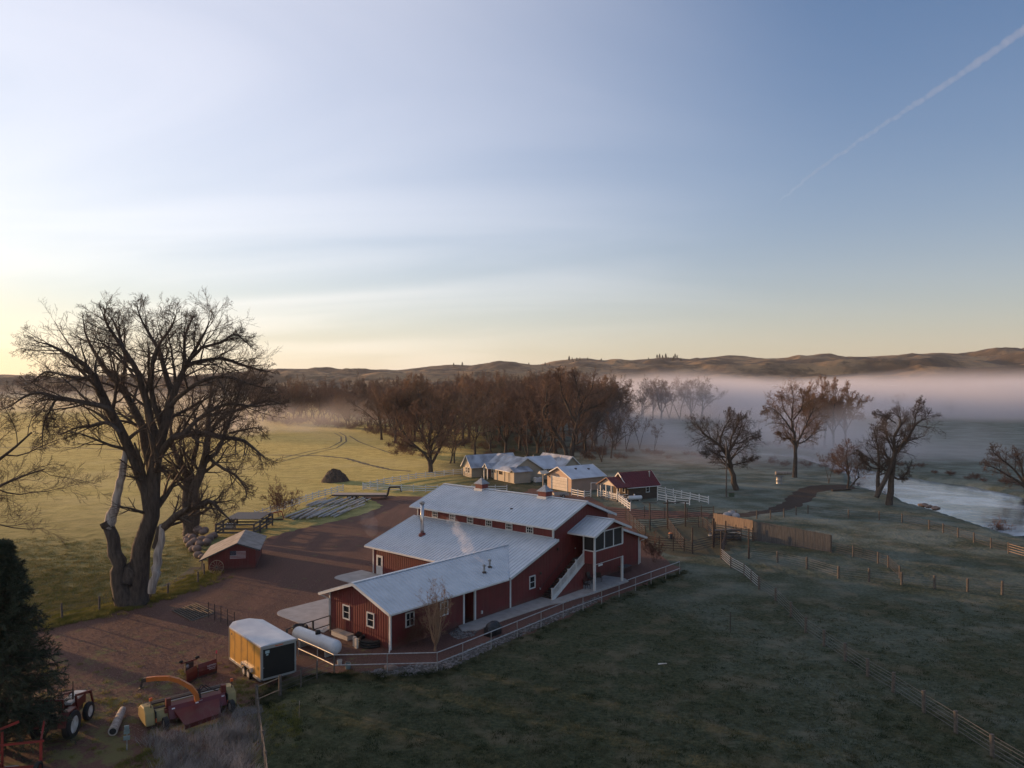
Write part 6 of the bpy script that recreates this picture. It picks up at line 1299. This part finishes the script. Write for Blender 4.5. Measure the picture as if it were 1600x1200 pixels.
# tractor
tr = thing('farm_tractor', 'old red tractor with white hood and white wheel rims by the spruce', 'tractor', (-26.95, 44.6, 0), rad(4.5))
q = MB(); q.box(-.22, .22, -.3, 1.3, .65, 1.05); q.box(-.18, .18, 1.3, 2.9, .6, .95); q.build('chassis', M['dark'], tr)
q = MB(); q.box(-.34, .34, 1.1, 2.95, .96, 1.50); q.build('engine_cover', M['darkred'], tr, bevel=.03)
q = MB(); q.box(-.36, .36, 1.05, 2.99, 1.502, 1.66); q.build('hood', M['rimwhite'], tr, bevel=.04)
q = MB(); q.box(-.3, .3, 2.96, 3.0, .9, 1.48); q.build('grille', M['dark'], tr)
for s in (-1, 1):
    q = MB(); pr = [(0, -.85, .95), (0, -.7, 1.45), (0, -.3, 1.68), (0, .45, 1.68), (0, .8, 1.3), (0, .72, 1.26), (0, .4, 1.6), (0, -.26, 1.6), (0, -.62, 1.4), (0, -.77, .95)]; q.prism([(s * .72 - .22, y, z) for _, y, z in pr], (.44, 0, 0)); q.build('fender', M['darkred'], tr)
    wheel(tr, (s * .88, 0, .80), .80, .42, M['rimwhite'], 'x', .62, n=28); wheel(tr, (s * .72, 2.45, .55), .55, .28, M['rimwhite'], 'x', .62, n=24)
q = MB(); q.box(-.25, .25, -.35, .1, 1.1, 1.22); q.box(-.25, .25, -.42, -.34, 1.2, 1.6); q.build('seat', M['black'], tr)
q = MB(); q.tube([(0, 1.0, 1.4), (0, .62, 1.75)], .025, 6); q.tube([(.2 * math.cos(a), .60 - .1 * math.sin(a), 1.76 + .17 * math.sin(a)) for a in np.linspace(0, 2 * math.pi, 17)], .018, 5, False); q.build('steering_wheel', M['black'], tr)
q = MB(); q.tube([(.20, 1.6, 1.6), (.20, 1.6, 2.15)], .06, 8); q.tube([(.20, 1.6, 2.15), (.20, 1.6, 2.75)], .03, 8); q.build('exhaust_pipe', M['dark'], tr)
for s in (-1, 1): q = MB(); q.bar((s * .55, -.3, 1.1), (s * .55, -.3, 2.35), .09, .09); q.build('roll_bar', M['darkred'], tr)
q = MB(); q.bar((-.6, -.3, 2.36), (.6, -.3, 2.36), .09, .09); q.build('roll_bar_top', M['darkred'], tr)
for s in (-1, 1): q = MB(); q.bar((s * .5, 1.6, .9), (s * .5, 1.3, 2.0), .10, .14); q.bar((s * .5, 1.3, 2.0), (s * .5, 3.2, 1.5), .09, .13); q.bar((s * .5, 3.2, 1.5), (s * .5, 3.55, .6), .09, .12); q.build('loader_arm', M['darkred'], tr)
q = MB(); q.bar((-.5, 3.2, 1.4), (.5, 3.2, 1.4), .08, .08); q.build('loader_crossbar', M['darkred'], tr)
# red frame implement in the corner
im = thing('bale_implement', 'dark red tubular implement frame half hidden at the bottom left corner', 'implement', (-26.5, 41.0, 0), rad(8))
R_m = M['machred']
for (a, b, w_) in [((-3.5, -1.3, 1.7), (-.35, .2, 2.55), .11), ((-3.5, -.6, 1.55), (1.0, .0, 1.50), .10), ((-1.0, -.2, 0), (-1.0, -.2, 2.2), .10), ((.85, .0, 0), (.85, .0, 1.55), .12), ((.85, .0, 1.55), (.45, 1.3, 2.1), .09), ((-1.6, -.8, .5), (1.0, -.8, .5), .12), ((-1.6, -.8, .5), (-1.0, -.2, 1.2), .08), ((.85, 0, .5), (.9, -1.4, .4), .12), ((-1.0, -.2, .5), (-1.0, -1.6, .4), .12), ((-1.0, -1.5, .4), (.9, -1.4, .4), .12)]:
    q = MB(); q.bar(a, b, w_, w_); q.build('frame_bar', R_m, im)
q = MB(); q.blob((-.9, -1.3, .55), (.3, .25, .2), 8, 10, 6, .1); q.build('gearbox', R_m, im); q = MB(); q.bar((-.6, -.82, .62), (.1, -.82, .62), .05, .03); q.build('hydraulic_ram', M['alu'], im)
for x in (-1.5, 1.05): wheel(im, (x, -.8, .38), .38, .22, M['darkred'], 'x')
# hollow log, post boxes
a = Vector((-23.75, 44.9, .28)); b = Vector((-24.75, 48.0, .25)); t = thing('hollow_log', 'thick barkless log with a dark hollow end lying beside the mower', 'log', (a.x, a.y, 0)); q = MB(); d = (b - a)
n_ = 14; q.tube([Vector((0, 0, .28)) + d * i / 8 for i in range(9)], [.27, .26, .25, .26, .24, .23, .23, .22, .20], n_); q.build('trunk', M['deadwood'], t); q = MB(); q.tube([Vector((0, 0, .28)) - d.normalized() * .012, Vector((0, 0, .28)) - d.normalized() * .002], .19, n_); q.build('hollow_end', M['black'], t)
x, y = G(198, 1172); t = thing('service_pedestal', 'small grey-green service boxes on a thin post beside the log', 'utility box', (x, y, 0), rad(20)); q = MB(); q.bar((0, 0, 0), (0, 0, 1.35), .07, .07); q.build('post', M['galv'], t)
M['boxgrey'] = mat('grey_green_box', (.18, .24, .23), .5, (.12, .16, .16), 3)
for z, w2 in ((.62, .17), (.98, .15), (1.22, .12)): q = MB(); q.box(-w2, w2, -.17, -.04, z, z + .22); q.build('meter_box', M['boxgrey'], t, bevel=.01)
# cattle guard
cg = thing('cattle_guard', 'steel bar cattle guard sunk in the gravel at the yard entrance', 'cattle guard', (0, 0, 0)); A, B, C = Vector((-31.3, 69.5, 0)), Vector((-28.4, 66.7, 0)), Vector((-27.2, 69.0, 0)); e1 = (B - A); e2 = (C - B); cg.location = A
q = MB(); q.poly([(0, 0, .03), tuple(e1 + Vector((0, 0, .03))), tuple(e1 + e2 + Vector((0, 0, .03))), tuple(e2 + Vector((0, 0, .03)))]); q.build('pit', mat('pit_painted_shadow', (.012, .01, .009), .95), cg)  # flat sheet over the gravel, the pit's shade painted as near black
for i in range(10): s = e2 * (i / 9); q = MB(); q.tube([s + Vector((0, 0, .09)), s + e1 + Vector((0, 0, .09))], .05, 8); q.build('bar', M['post'], cg)
MB().bar(e1 * 1.03 + Vector((0, 0, .03)), e1 * 1.03 + e2 + Vector((0, 0, .03)), .22, .08).build('concrete_curb', M['post'], cg)
# around the barn
t = thing('covered_grill', 'barbecue grill under a black cover by the walk', 'grill', (*G(770, 992), 0), BA); q = MB(); q.blob((0, 0, .62), (.85, .42, .52), 17, 18, 12, .07); q.box(-.72, .72, -.34, .34, 0, .7); q.build('cover', mat('black_grill_cover', (.014, .014, .016), .55, (.03, .03, .034), 3, bump=.8, bscale=3, bdist=.1), t, smooth=True)
def chair(label, u, v, rz_):
    x, y, _ = B2W(u, v); t = thing('patio_chair', label, 'chair', (x, y, .1), rz_); q = MB(); q.box(-.28, .28, -.27, .27, .40, .45); q.build('seat', M['dark'], t); q = MB(); q.hexa([(-.27, .25, .45), (.27, .25, .45), (.27, .29, .45), (-.27, .29, .45), (-.25, .40, 1.0), (.25, .40, 1.0), (.25, .44, 1.0), (-.25, .44, 1.0)]); q.build('backrest', M['dark'], t)
    for sx in (-1, 1):
        for sy in (-1, 1): q = MB(); q.bar((sx * .25, sy * .24, .4), (sx * .30, sy * .30, 0), .04, .04); q.build('leg', M['dark'], t)
    for sx in (-1, 1): q = MB(); q.bar((sx * .30, -.25, .64), (sx * .30, .32, .66), .05, .03); q.bar((sx * .30, -.25, .42), (sx * .30, -.25, .64), .03, .03); q.build('armrest', M['dark'], t)
chair('dark metal patio chair under the screened porch, on the right', 13.3, -.9, BA + 2.0); chair('dark metal patio chair near the door under the porch, beside the stair', 10.0, -1.6, BA + 1.1); chair('dark patio chair pushed against the wall behind the right porch post', 12.3, -.6, BA)
x, y, _ = B2W(18.6, -.8); t = thing('patio_table', 'low dark garden table with a pale top by the right end wall', 'table', (x, y, 0), BA); q = MB(); q.box(-.8, .8, -.4, .4, .66, .71); q.build('tabletop', M['shaded_greywood'], t)
for sx in (-1, 1):
    for sy in (-1, 1): q = MB(); q.bar((sx * .7, sy * .32, .66), (sx * .72, sy * .34, 0), .05, .05); q.build('leg', M['dark'], t)
x, y, _ = B2W(-15.0, 5.5); t = thing('plank_step', 'pale plank bench step along the foot of the red end wall', 'step', (x, y, 0), BA + math.pi / 2); q = MB(); q.box(-1.25, 1.0, -.35, .35, .36, .42); q.build('tread', M['deck'], t); q = MB(); q.box(-1.2, .95, .28, .33, 0, .359); q.build('riser', M['cream'], t); q = MB(); q.box(-1.2, -1.15, -.33, .279, 0, .359); q.box(.90, .95, -.33, .279, 0, .359); q.build('end_board', M['cream'], t)
x, y, _ = B2W(-15.25, 2.15); t = thing('window_well', 'black corrugated half-round window well with two pale posts', 'window well', (x, y, 0), BA)
q = MB()
for z in (0, .2, .4): q.tube([(.72 - 1.0 * math.sin(a) * 1.0, .95 * math.cos(a), z + .1) for a in np.linspace(0, math.pi, 17)], .105, 6)
q.build('corrugated_ring', M['black'], t); q = MB(); q.box(-.2, .70, -.8, .8, .3, .34); q.build('cover', M['dark'], t)
for (xx, yy) in ((-.45, .72), (-.62, .25)): q = MB(); q.box(xx - .09, xx + .09, yy - .12, yy + .12, 0, .78); q.build('post', M['cream'], t)
x, y, _ = B2W(-14.7, 3.6); t = thing('hose_reel', 'small dark hose reel standing by the red end wall', 'hose reel', (x, y, 0), BA); q = MB(); q.lathe([(.26, -.12), (.10, -.10), (.10, .10), (.26, .12)], (0, 0, .5), 14, 'y'); q.build('reel', M['dark'], t); q = MB(); q.bar((0, -.16, 0), (0, -.16, .5), .05, .3); q.bar((0, .16, 0), (0, .16, .5), .05, .3); q.build('stand', M['black'], t)
def bucket(label, px, py, r, h, m):
    t = thing('bucket', label, 'bucket', (*G(px, py), 0)); q = MB(); q.lathe([(r * .85, 0), (r, h), (r * .93, h + .001), (r * .80, .03)], n=14); q.build('pail', m, t, smooth=False); q = MB(); q.tube([(r * math.cos(a), 0, h + r * .8 * math.sin(a)) for a in np.linspace(0, math.pi, 9)], .008, 4); q.build('handle', M['galv'], t)
bucket('pale upright bucket just below the pipe fence by the propane tank', 543.5, 1045, .22, .38, M['boxgrey']); bucket('small white pail standing against the end of the propane tank', 530.5, 1038, .2, .3, M['rimwhite'])
q = MB(); q.blob((0, 0, .14), (.55, .4, .22), 61, 12, 7, .12); tag(q.build('flat_stone', M['boulder'], None, (*G(610, 1046), 0)), 'flat tan stone lying in the red gravel below the pipe fence', 'rock')
t = thing('tyre_planter', 'old tyre planter lying beside the trailer and pipe fence', 'planter', (*G(468, 983), 0)); q = MB(); q.tube([(.55 * math.cos(a), .55 * math.sin(a), .16) for a in np.linspace(0, 2 * math.pi, 21)], .16, 8, False); q.build('tyre', M['black'], t); q = MB(); q.blob((0, 0, .14), (.4, .4, .16), 5, 12, 6, .1); q.build('soil', M['manure'], t)
q = MB(); q.hexa([(-.35, -.12, .02), (.35, -.08, .05), (.3, .12, .03), (-.3, .10, .02), (-.33, -.10, .05), (.33, -.06, .11), (.28, .1, .06), (-.3, .08, .04)]); tag(q.build('paper_scrap', M['rimwhite'], None, (*G(1035, 1038), 0)), 'small scrap of white paper lying on the dark lawn', 'litter')
q = MB(); q.hexa([(-1.0, -.5, .03), (.9, -.6, .03), (1.0, .6, .05), (-.8, .7, .04), (-1.0, -.5, .06), (.9, -.6, .06), (1.0, .6, .08), (-.8, .7, .07)]); tag(q.build('plywood_sheet', M['shaded_greywood'], None, (*G(386, 1113), 0), rad(30)), 'weathered grey sheet lying flat in the grass right of the mower', 'board')
t = thing('marker_post', 'lone thin pale marker stake in the grass below the trailer', 'stake', (*G(467, 1123), 0)); q = MB(); q.bar((0, 0, 0), (.03, 0, 1.1), .05, .03); q.build('stake', M['paleplank'], t); q = MB(); q.bar((.03, -.02, .9), (.04, -.02, 1.12), .08, .01); q.build('tag', M['rimwhite'], t)
tag(MB().bar((0, 0, -.1), (.02, .02, 1.7), .05, .05).build('steel_stake', M['rust'], None, (*G(1141, 988), 0)), 'thin dark steel stake standing alone on the lawn', 'stake')

# ------------------------------------------------------------------ grass, weeds and stones
def blades(name, P, h, m, lean=.5, wd=.012, seed=1, k=2, thick=1.):
    rng = np.random.default_rng(seed); n = len(P); hh = h * rng.uniform(.5, 1.2, n) if np.isscalar(h) else h
    az = rng.uniform(0, 6.28, n); D = unit(np.stack([np.cos(az) * lean * rng.uniform(0, 1, n), np.sin(az) * lean * rng.uniform(0, 1, n), np.ones(n)], 1)); side = np.stack([-np.sin(az + .5), np.cos(az + .5), np.zeros(n)], 1) * wd
    mid_ = P + D * (hh * .55)[:, None]; tip = P + D * hh[:, None] + np.stack([np.cos(az), np.sin(az), np.zeros(n)], 1) * (hh * lean * .35)[:, None]
    v = np.stack([P - side, P + side, mid_ + side * .7, mid_ - side * .7, tip], 1).reshape(-1, 3); b = np.arange(n)[:, None] * 5
    tri = np.concatenate([b + np.array([[0, 1, 2]]), b + np.array([[0, 2, 3]]), b + np.array([[3, 2, 4]])]); o = place(np_mesh(name, v, tri, m, False), name); return tag(o, kind='stuff')
def clumps(rng, centres, per, spread):
    c = np.repeat(centres, per, 0); return c + np.concatenate([rng.normal(size=(len(c), 2)) * spread, np.zeros((len(c), 1))], 1)
def leafmat(name, c1, c2, tr=.35):
    m = bpy.data.materials.new(name); m.use_nodes = True; n, l = nodes_of(m); b = n['Principled BSDF']; b.inputs['Roughness'].default_value = .8; b.inputs['Specular IOR Level'].default_value = .15
    z = n.new('ShaderNodeTexNoise'); z.inputs['Scale'].default_value = .8; z.inputs['Detail'].default_value = 4; g = n.new('ShaderNodeNewGeometry'); l.new(g.outputs['Position'], z.inputs['Vector'])
    r = n.new('ShaderNodeValToRGB'); r.color_ramp.elements[0].position = .4; r.color_ramp.elements[1].position = .62; r.color_ramp.elements[0].color = (*c1, 1); r.color_ramp.elements[1].color = (*c2, 1); l.new(z.outputs[0], r.inputs[0]); l.new(r.outputs[0], b.inputs['Base Color'])
    t = n.new('ShaderNodeBsdfTranslucent'); l.new(r.outputs[0], t.inputs['Color']); x = n.new('ShaderNodeMixShader'); x.inputs[0].default_value = tr; l.new(b.outputs[0], x.inputs[1]); l.new(t.outputs[0], x.inputs[2]); l.new(x.outputs[0], n['Material Output'].inputs['Surface']); return m
M['blade'] = leafmat('grass_blades', (.13, .14, .035), (.28, .24, .07), .45); M['dry'] = leafmat('dry_weed_stems', (.17, .15, .135), (.33, .30, .275), .25); M['darkblade'] = leafmat('dark_lawn_blades', (.022, .034, .013), (.13, .13, .075))
rng = np.random.default_rng(44)
def in_px(n, xr, yr, dens=None):
    px = rng.uniform(*xr, n); t = rng.uniform(0, 1, n); Y = 1 / (1 / ((H * F) / (yr[0] - Y0)) * (1 - t) + t / ((H * F) / (yr[1] - Y0))); X = (px - 800) / F * Y; return np.stack([X, Y, np.zeros(n)], 1)
def poly_mask(P, poly):
    pts = [G(*p) for p in poly]; x, y = P[:, 0], P[:, 1]; ins = np.zeros(len(P), bool); j = len(pts) - 1
    for i in range(len(pts)):
        xi, yi = pts[i]; xj, yj = pts[j]; c = ((yi > y) != (yj > y)) & (x < (xj - xi) * (y - yi) / (yj - yi + 1e-12) + xi); ins ^= c; j = i
    return ins
# tufts among the lower gravel
C = in_px(1500, (60, 470), (1035, 1210)); nz_ = fbm(C[:, 0] / 2.6, C[:, 1] / 2.6, 3, 7); C = C[(nz_ > .50) | (rng.uniform(size=len(C)) < .12)]
blades('gravel_tufts', clumps(rng, C, 42, .13), .16, M['blade'], .9, .010, 5)
# band of grass along the lot's edges
edge = [(20, 980), (70, 974), (120, 964), (180, 951), (240, 934), (300, 914), (322, 897), (300, 885), (262, 905), (240, 915)]
pe = np.array([G(*p) for p in edge[:7]]); s_ = rng.uniform(0, len(pe) - 1.001, 1500); i_ = s_.astype(int); f_ = (s_ - i_)[:, None]; C = np.concatenate([pe[i_] * (1 - f_) + pe[i_ + 1] * f_ + rng.normal(size=(len(s_), 2)) * .9, np.zeros((len(s_), 1))], 1)
blades('ditch_grass', clumps(rng, C, 30, .16), .28, M['blade'], .9, .014, 6)
P_ = [(404, 1100), (430, 1072), (480, 1058), (540, 1054), (640, 1056), (690, 1048), (1000, 918), (1064, 892)]
pe = np.array([G(*p) for p in P_]); s_ = rng.uniform(0, len(pe) - 1.001, 1400); i_ = s_.astype(int); f_ = (s_ - i_)[:, None]; C = np.concatenate([pe[i_] * (1 - f_) + pe[i_ + 1] * f_ + rng.normal(size=(len(s_), 2)) * .45 + np.array([.35, -.4]), np.zeros((len(s_), 1))], 1)
blades('lawn_edge_grass', clumps(rng, C, 26, .12), .16, M['darkblade'], .9, .012, 8)
# lawn tufts
C = in_px(9000, (420, 1640), (940, 1230)); lawnpoly = [(430, 1078), (480, 1062), (600, 1062), (690, 1050), (1000, 920), (1064, 896), (1110, 880), (1700, 940), (1750, 1250), (400, 1250)]
C = C[poly_mask(C, lawnpoly)]; blades('lawn_tufts', clumps(rng, C, 16, .16), .11, M['darkblade'], 1.0, .014, 9)
# tall grey weeds at the bottom
C = in_px(260, (215, 408), (1118, 1260)); wp = [(205, 1175), (240, 1150), (300, 1160), (330, 1140), (350, 1118), (404, 1108), (412, 1300), (180, 1300)]
C = C[poly_mask(C, wp) & (fbm(C[:, 0] / 1.3, C[:, 1] / 1.3, 2, 9) > .40)]; C[:, :2] += rng.normal(size=(len(C), 2)) * .35; blades('dry_weeds', clumps(rng, C, 30, .20), .80, M['dry'], 1.5, .013, 10)
C = in_px(160, (240, 404), (1128, 1240)); C = C[poly_mask(C, wp)]; blades('dry_weeds', clumps(rng, C, 26, .13), 1.1, M['dry'], .9, .010, 11)
# hay field stubble near the ditch
C = in_px(9000, (-40, 440), (840, 975)); C = C[poly_mask(C, [(-60, 985), (60, 968), (180, 942), (240, 920), (290, 890), (300, 860), (420, 800), (-60, 800)])]; C = C[rng.uniform(size=len(C)) < np.clip((112 - C[:, 1]) / 45, 0, 1)]; blades('field_grass', clumps(rng, C, 14, .25), .20, leafmat('hay_blades', (.13, .135, .045), (.24, .20, .08)), .9, .022, 12)
# loose stones of the border
def stones(name, poly, n, r, m, seed):
    r_ = np.random.default_rng(seed); xs = [p[0] for p in poly]; ys = [p[1] for p in poly]; C = in_px(n * 4, (min(xs), max(xs)), (min(ys), max(ys))); C = C[poly_mask(C, poly)][:n]; n = len(C); s = r * r_.uniform(.5, 1.4, n)
    base = np.array([(1, 0, 0), (-.5, .87, 0), (-.5, -.87, 0), (.1, .1, .75), (.9, .6, .25), (-.9, .1, .35)]); f = np.array([(0, 4, 3), (4, 1, 3), (1, 5, 3), (5, 2, 3), (2, 0, 3), (0, 1, 4), (1, 2, 5)])
    a = r_.uniform(0, 6.28, n); ca, sa = np.cos(a), np.sin(a); bb = base[None] * (1 + r_.normal(size=(n, 6, 3)) * .2); x = bb[..., 0] * ca[:, None] - bb[..., 1] * sa[:, None]; y = bb[..., 0] * sa[:, None] + bb[..., 1] * ca[:, None]
    v = np.stack([x, y, bb[..., 2]], -1) * s[:, None, None] + C[:, None] + np.array([0, 0, .012]); q = (f[None] + np.arange(n)[:, None, None] * 6).reshape(-1, 3); return tag(place(np_mesh(name, v.reshape(-1, 3), q, m, False), name), kind='stuff')
M['stone'] = mat('grey_stone', (.20, .19, .185), .85, (.07, .065, .06), 3.5, 3, lo=.4, hi=.6)
stones('border_stones', [(560, 1052), (600, 1044), (684, 1036), (760, 1003), (880, 954), (935, 931), (942, 937), (900, 957), (800, 1000), (700, 1046), (660, 1056), (600, 1059)], 5000, .085, M['stone'], 3)
stones('bed_stones', [(700, 990), (720, 978), (748, 984), (740, 994), (715, 1000)], 500, .07, M['stone'], 4)
stones('loose_gravel', [(60, 985), (240, 940), (330, 905), (500, 905), (480, 960), (440, 1000), (404, 1100), (230, 1150), (100, 1120)], 9000, .035, mat('red_stone', (.16, .09, .07), .9, (.28, .18, .14), 4, lo=.4, hi=.6), 5)
# ------------------------------------------------------------------ fog, mist, steam, haze
def vol_mat(name, dens, colr=(.86, .85, .90), nscale=.03, lo=.40, hi=.62, zlo=2., zhi=24., box=None, edge=30., aniso=.05, detail=4, stretch=(1, 1, 1), floor=0.0, amp=2.0):
    m = bpy.data.materials.new(name); m.use_nodes = True; n, l = nodes_of(m); n.remove(n['Principled BSDF'])
    pv = n.new('ShaderNodeVolumePrincipled'); pv.inputs['Color'].default_value = (*colr, 1); pv.inputs['Anisotropy'].default_value = aniso
    l.new(pv.outputs[0], n['Material Output'].inputs['Volume'])
    geo = n.new('ShaderNodeNewGeometry'); s = n.new('ShaderNodeSeparateXYZ'); l.new(geo.outputs['Position'], s.inputs[0])
    mp = n.new('ShaderNodeMapping'); mp.inputs['Scale'].default_value = stretch; l.new(geo.outputs['Position'], mp.inputs[0])
    z = n.new('ShaderNodeTexNoise'); z.inputs['Scale'].default_value = nscale; z.inputs['Detail'].default_value = detail; l.new(mp.outputs[0], z.inputs['Vector'])
    def rng(v, a, b, c=0., d=1.):
        r = n.new('ShaderNodeMapRange'); r.interpolation_type = 'SMOOTHSTEP'
        for i, q in enumerate((a, b, c, d)): r.inputs[i + 1].default_value = q
        l.new(v, r.inputs[0]); return r.outputs[0]
    def mul(a, b):
        x = n.new('ShaderNodeMath'); x.operation = 'MULTIPLY'; l.new(a, x.inputs[0])
        if isinstance(b, float): x.inputs[1].default_value = b
        else: l.new(b, x.inputs[1])
        return x.outputs[0]
    v = rng(z.outputs[0], lo, hi, floor, 1.)
    # the fog top rolls: its height follows the noise
    zz = n.new('ShaderNodeMath'); zz.operation = 'MULTIPLY_ADD'; l.new(z.outputs[0], zz.inputs[0]); zz.inputs[1].default_value = -(zhi - zlo) * amp; l.new(s.outputs[2], zz.inputs[2])
    ad = n.new('ShaderNodeMath'); ad.operation = 'ADD'; l.new(zz.outputs[0], ad.inputs[0]); ad.inputs[1].default_value = (zhi - zlo) * amp * .5
    v = mul(v, rng(ad.outputs[0], zhi, zlo))
    if box:
        x0, x1, y0, y1 = box[:4]
        for o, a, b in ((s.outputs[0], x0, x0 + edge), (s.outputs[0], x1, x1 - edge), (s.outputs[1], y0, y0 + edge), (s.outputs[1], y1, y1 - edge)): v = mul(v, rng(o, a, b))
    l.new(mul(v, dens), pv.inputs['Density']); return m
def vol_box(name, x0, x1, y0, y1, z0, z1, m, slant=0.):
    b = MB(); b.hexa([(x0, y0, z0), (x1, y0, z0), (x1 + slant, y1, z0), (x0 + slant, y1, z0), (x0, y0, z1), (x1, y0, z1), (x1 + slant, y1, z1), (x0 + slant, y1, z1)]); return tag(b.build(name, m), kind='stuff')
vol_box('fog_bank', 48, 640, 372, 900, -3, 38, vol_mat('fog_bank', .026, nscale=.010, lo=.30, hi=.52, zlo=7, zhi=29, box=(48, 640, 372, 900), edge=70, floor=.12, stretch=(1, .16, 1), detail=7))
vol_box('river_mist', 16, 150, 172, 369, -3, 20, vol_mat('river_mist', .034, (.95, .87, .87), nscale=.022, lo=.38, hi=.64, zlo=0, zhi=13, box=(16, 150, 172, 369), edge=38, stretch=(1, 1, 1.6)))
vol_box('field_mist', -165, -34, 270, 430, -1, 26, vol_mat('field_mist', .017, (.94, .86, .80), amp=2.6, nscale=.020, lo=.48, hi=.62, zlo=1, zhi=12, box=(-165, -34, 270, 430), edge=40, stretch=(1, 1, 1.6)))
vol_box('meadow_mist', -620, -120, 440, 860, -1, 22, vol_mat('meadow_mist', .0045, (.92, .86, .80), nscale=.012, lo=.35, hi=.6, zlo=2, zhi=16, box=(-620, -120, 440, 860), edge=80))
# steam from the vents: lumpy plumes of thin vapour
def plume(name, pts, rads, m, seed=1):
    rng = np.random.default_rng(seed); p = np.array(pts, float); s = np.linspace(0, len(p) - 1, 22); q = np.stack([np.interp(s, range(len(p)), p[:, k]) for k in range(3)], 1); rr = np.interp(s, range(len(p)), rads)
    rr = rr * (1 + .28 * np.sin(s * 3.1 + seed) + rng.normal(size=len(s)) * .08); q[1:-1] += rng.normal(size=(20, 3)) * rr[1:-1, None] * .22
    b = MB(); b.tube([tuple(x) for x in q], [float(max(.03, x)) for x in rr], 12); return tag(b.build(name, m, smooth=True), kind='stuff')
def steam_mat(name, d, sc):
    m = bpy.data.materials.new(name); m.use_nodes = True; n, l = nodes_of(m); n.remove(n['Principled BSDF']); pv = n.new('ShaderNodeVolumePrincipled'); pv.inputs['Color'].default_value = (.95, .92, .92, 1); pv.inputs['Anisotropy'].default_value = .3
    l.new(pv.outputs[0], n['Material Output'].inputs['Volume']); geo = n.new('ShaderNodeNewGeometry'); z = n.new('ShaderNodeTexNoise'); z.inputs['Scale'].default_value = sc; z.inputs['Detail'].default_value = 3; l.new(geo.outputs['Position'], z.inputs['Vector'])
    r = n.new('ShaderNodeMapRange'); r.inputs[1].default_value = .42; r.inputs[2].default_value = .62; r.inputs[4].default_value = d; l.new(z.outputs[0], r.inputs[0]); l.new(r.outputs[0], pv.inputs['Density']); return m
ST = steam_mat('vapour', .20, 1.1)
def L2(u, v, z): return B2W(u, v, z)
plume('vent_steam', [L2(-2.6, .9, 4.5), L2(-2.4, 2.4, 5.1), L2(-1.6, 4.4, 5.8), L2(-.2, 6.6, 6.6), L2(1.0, 9.0, 7.2)], [.12, .38, .55, .75, .35], ST, 2)
plume('flue_smoke', [L2(3.1, 15.6, 8.2), L2(4.0, 14.6, 8.8), L2(5.2, 13.4, 9.3), L2(6.0, 12.4, 9.6)], [.15, .5, .7, .2], steam_mat('thin_smoke', .07, .8), 5)
plume('flue_smoke', [L2(1.5, 21.5, 4.0), L2(2.5, 24.0, 5.0), L2(4.0, 27.5, 6.0), L2(5.0, 30.0, 6.5)], [.3, 1.1, 1.3, .4], steam_mat('thin_smoke', .045, .6), 7)
# the air itself
hm = bpy.data.materials.new('haze'); hm.use_nodes = True; n, l = nodes_of(hm); n.remove(n['Principled BSDF']); pv = n.new('ShaderNodeVolumePrincipled')
pv.inputs['Color'].default_value = (.9, .88, .9, 1); pv.inputs['Density'].default_value = .00005; pv.inputs['Anisotropy'].default_value = .2; l.new(pv.outputs[0], n['Material Output'].inputs['Volume'])
b = MB(); b.box(-5400, 5400, -700, 5400, -6, 330); tag(b.build('haze', hm), kind='stuff')
# contrail, high above: a thin tattered ribbon of ice cloud with real thickness
def contrail():
    Yc = 9000.; a = ((1212 - 800) / F * Yc, Yc, H + (Y0 - 318) / F * Yc); b_ = ((1640 - 800) / F * Yc, Yc * 1.0, H + (Y0 - 18) / F * Yc); rng = np.random.default_rng(3)
    s = np.linspace(0, 1, 90); A = np.array(a); B = np.array(b_); p = A + (B - A) * s[:, None]; p[:, 2] += 70 * np.sin(s * 5) * (1 - s); p[1:-1] += rng.normal(size=(88, 3)) * 7
    r = np.interp(s, [0, .05, .3, .6, 1], [5, 18, 25, 40, 58]) * (1 + rng.normal(size=90) * .10); mb = MB(); mb.tube([tuple(x) for x in p], [float(x) for x in r], 10)
    m = bpy.data.materials.new('ice_cloud'); m.use_nodes = True; n, l = nodes_of(m); n.remove(n['Principled BSDF']); pv = n.new('ShaderNodeVolumePrincipled'); pv.inputs['Color'].default_value = (1, 1, 1, 1); pv.inputs['Anisotropy'].default_value = .0; pv.inputs['Density'].default_value = .0011
    l.new(pv.outputs[0], n['Material Output'].inputs['Volume']); tag(mb.build('contrail', m, smooth=True), kind='stuff')
contrail()
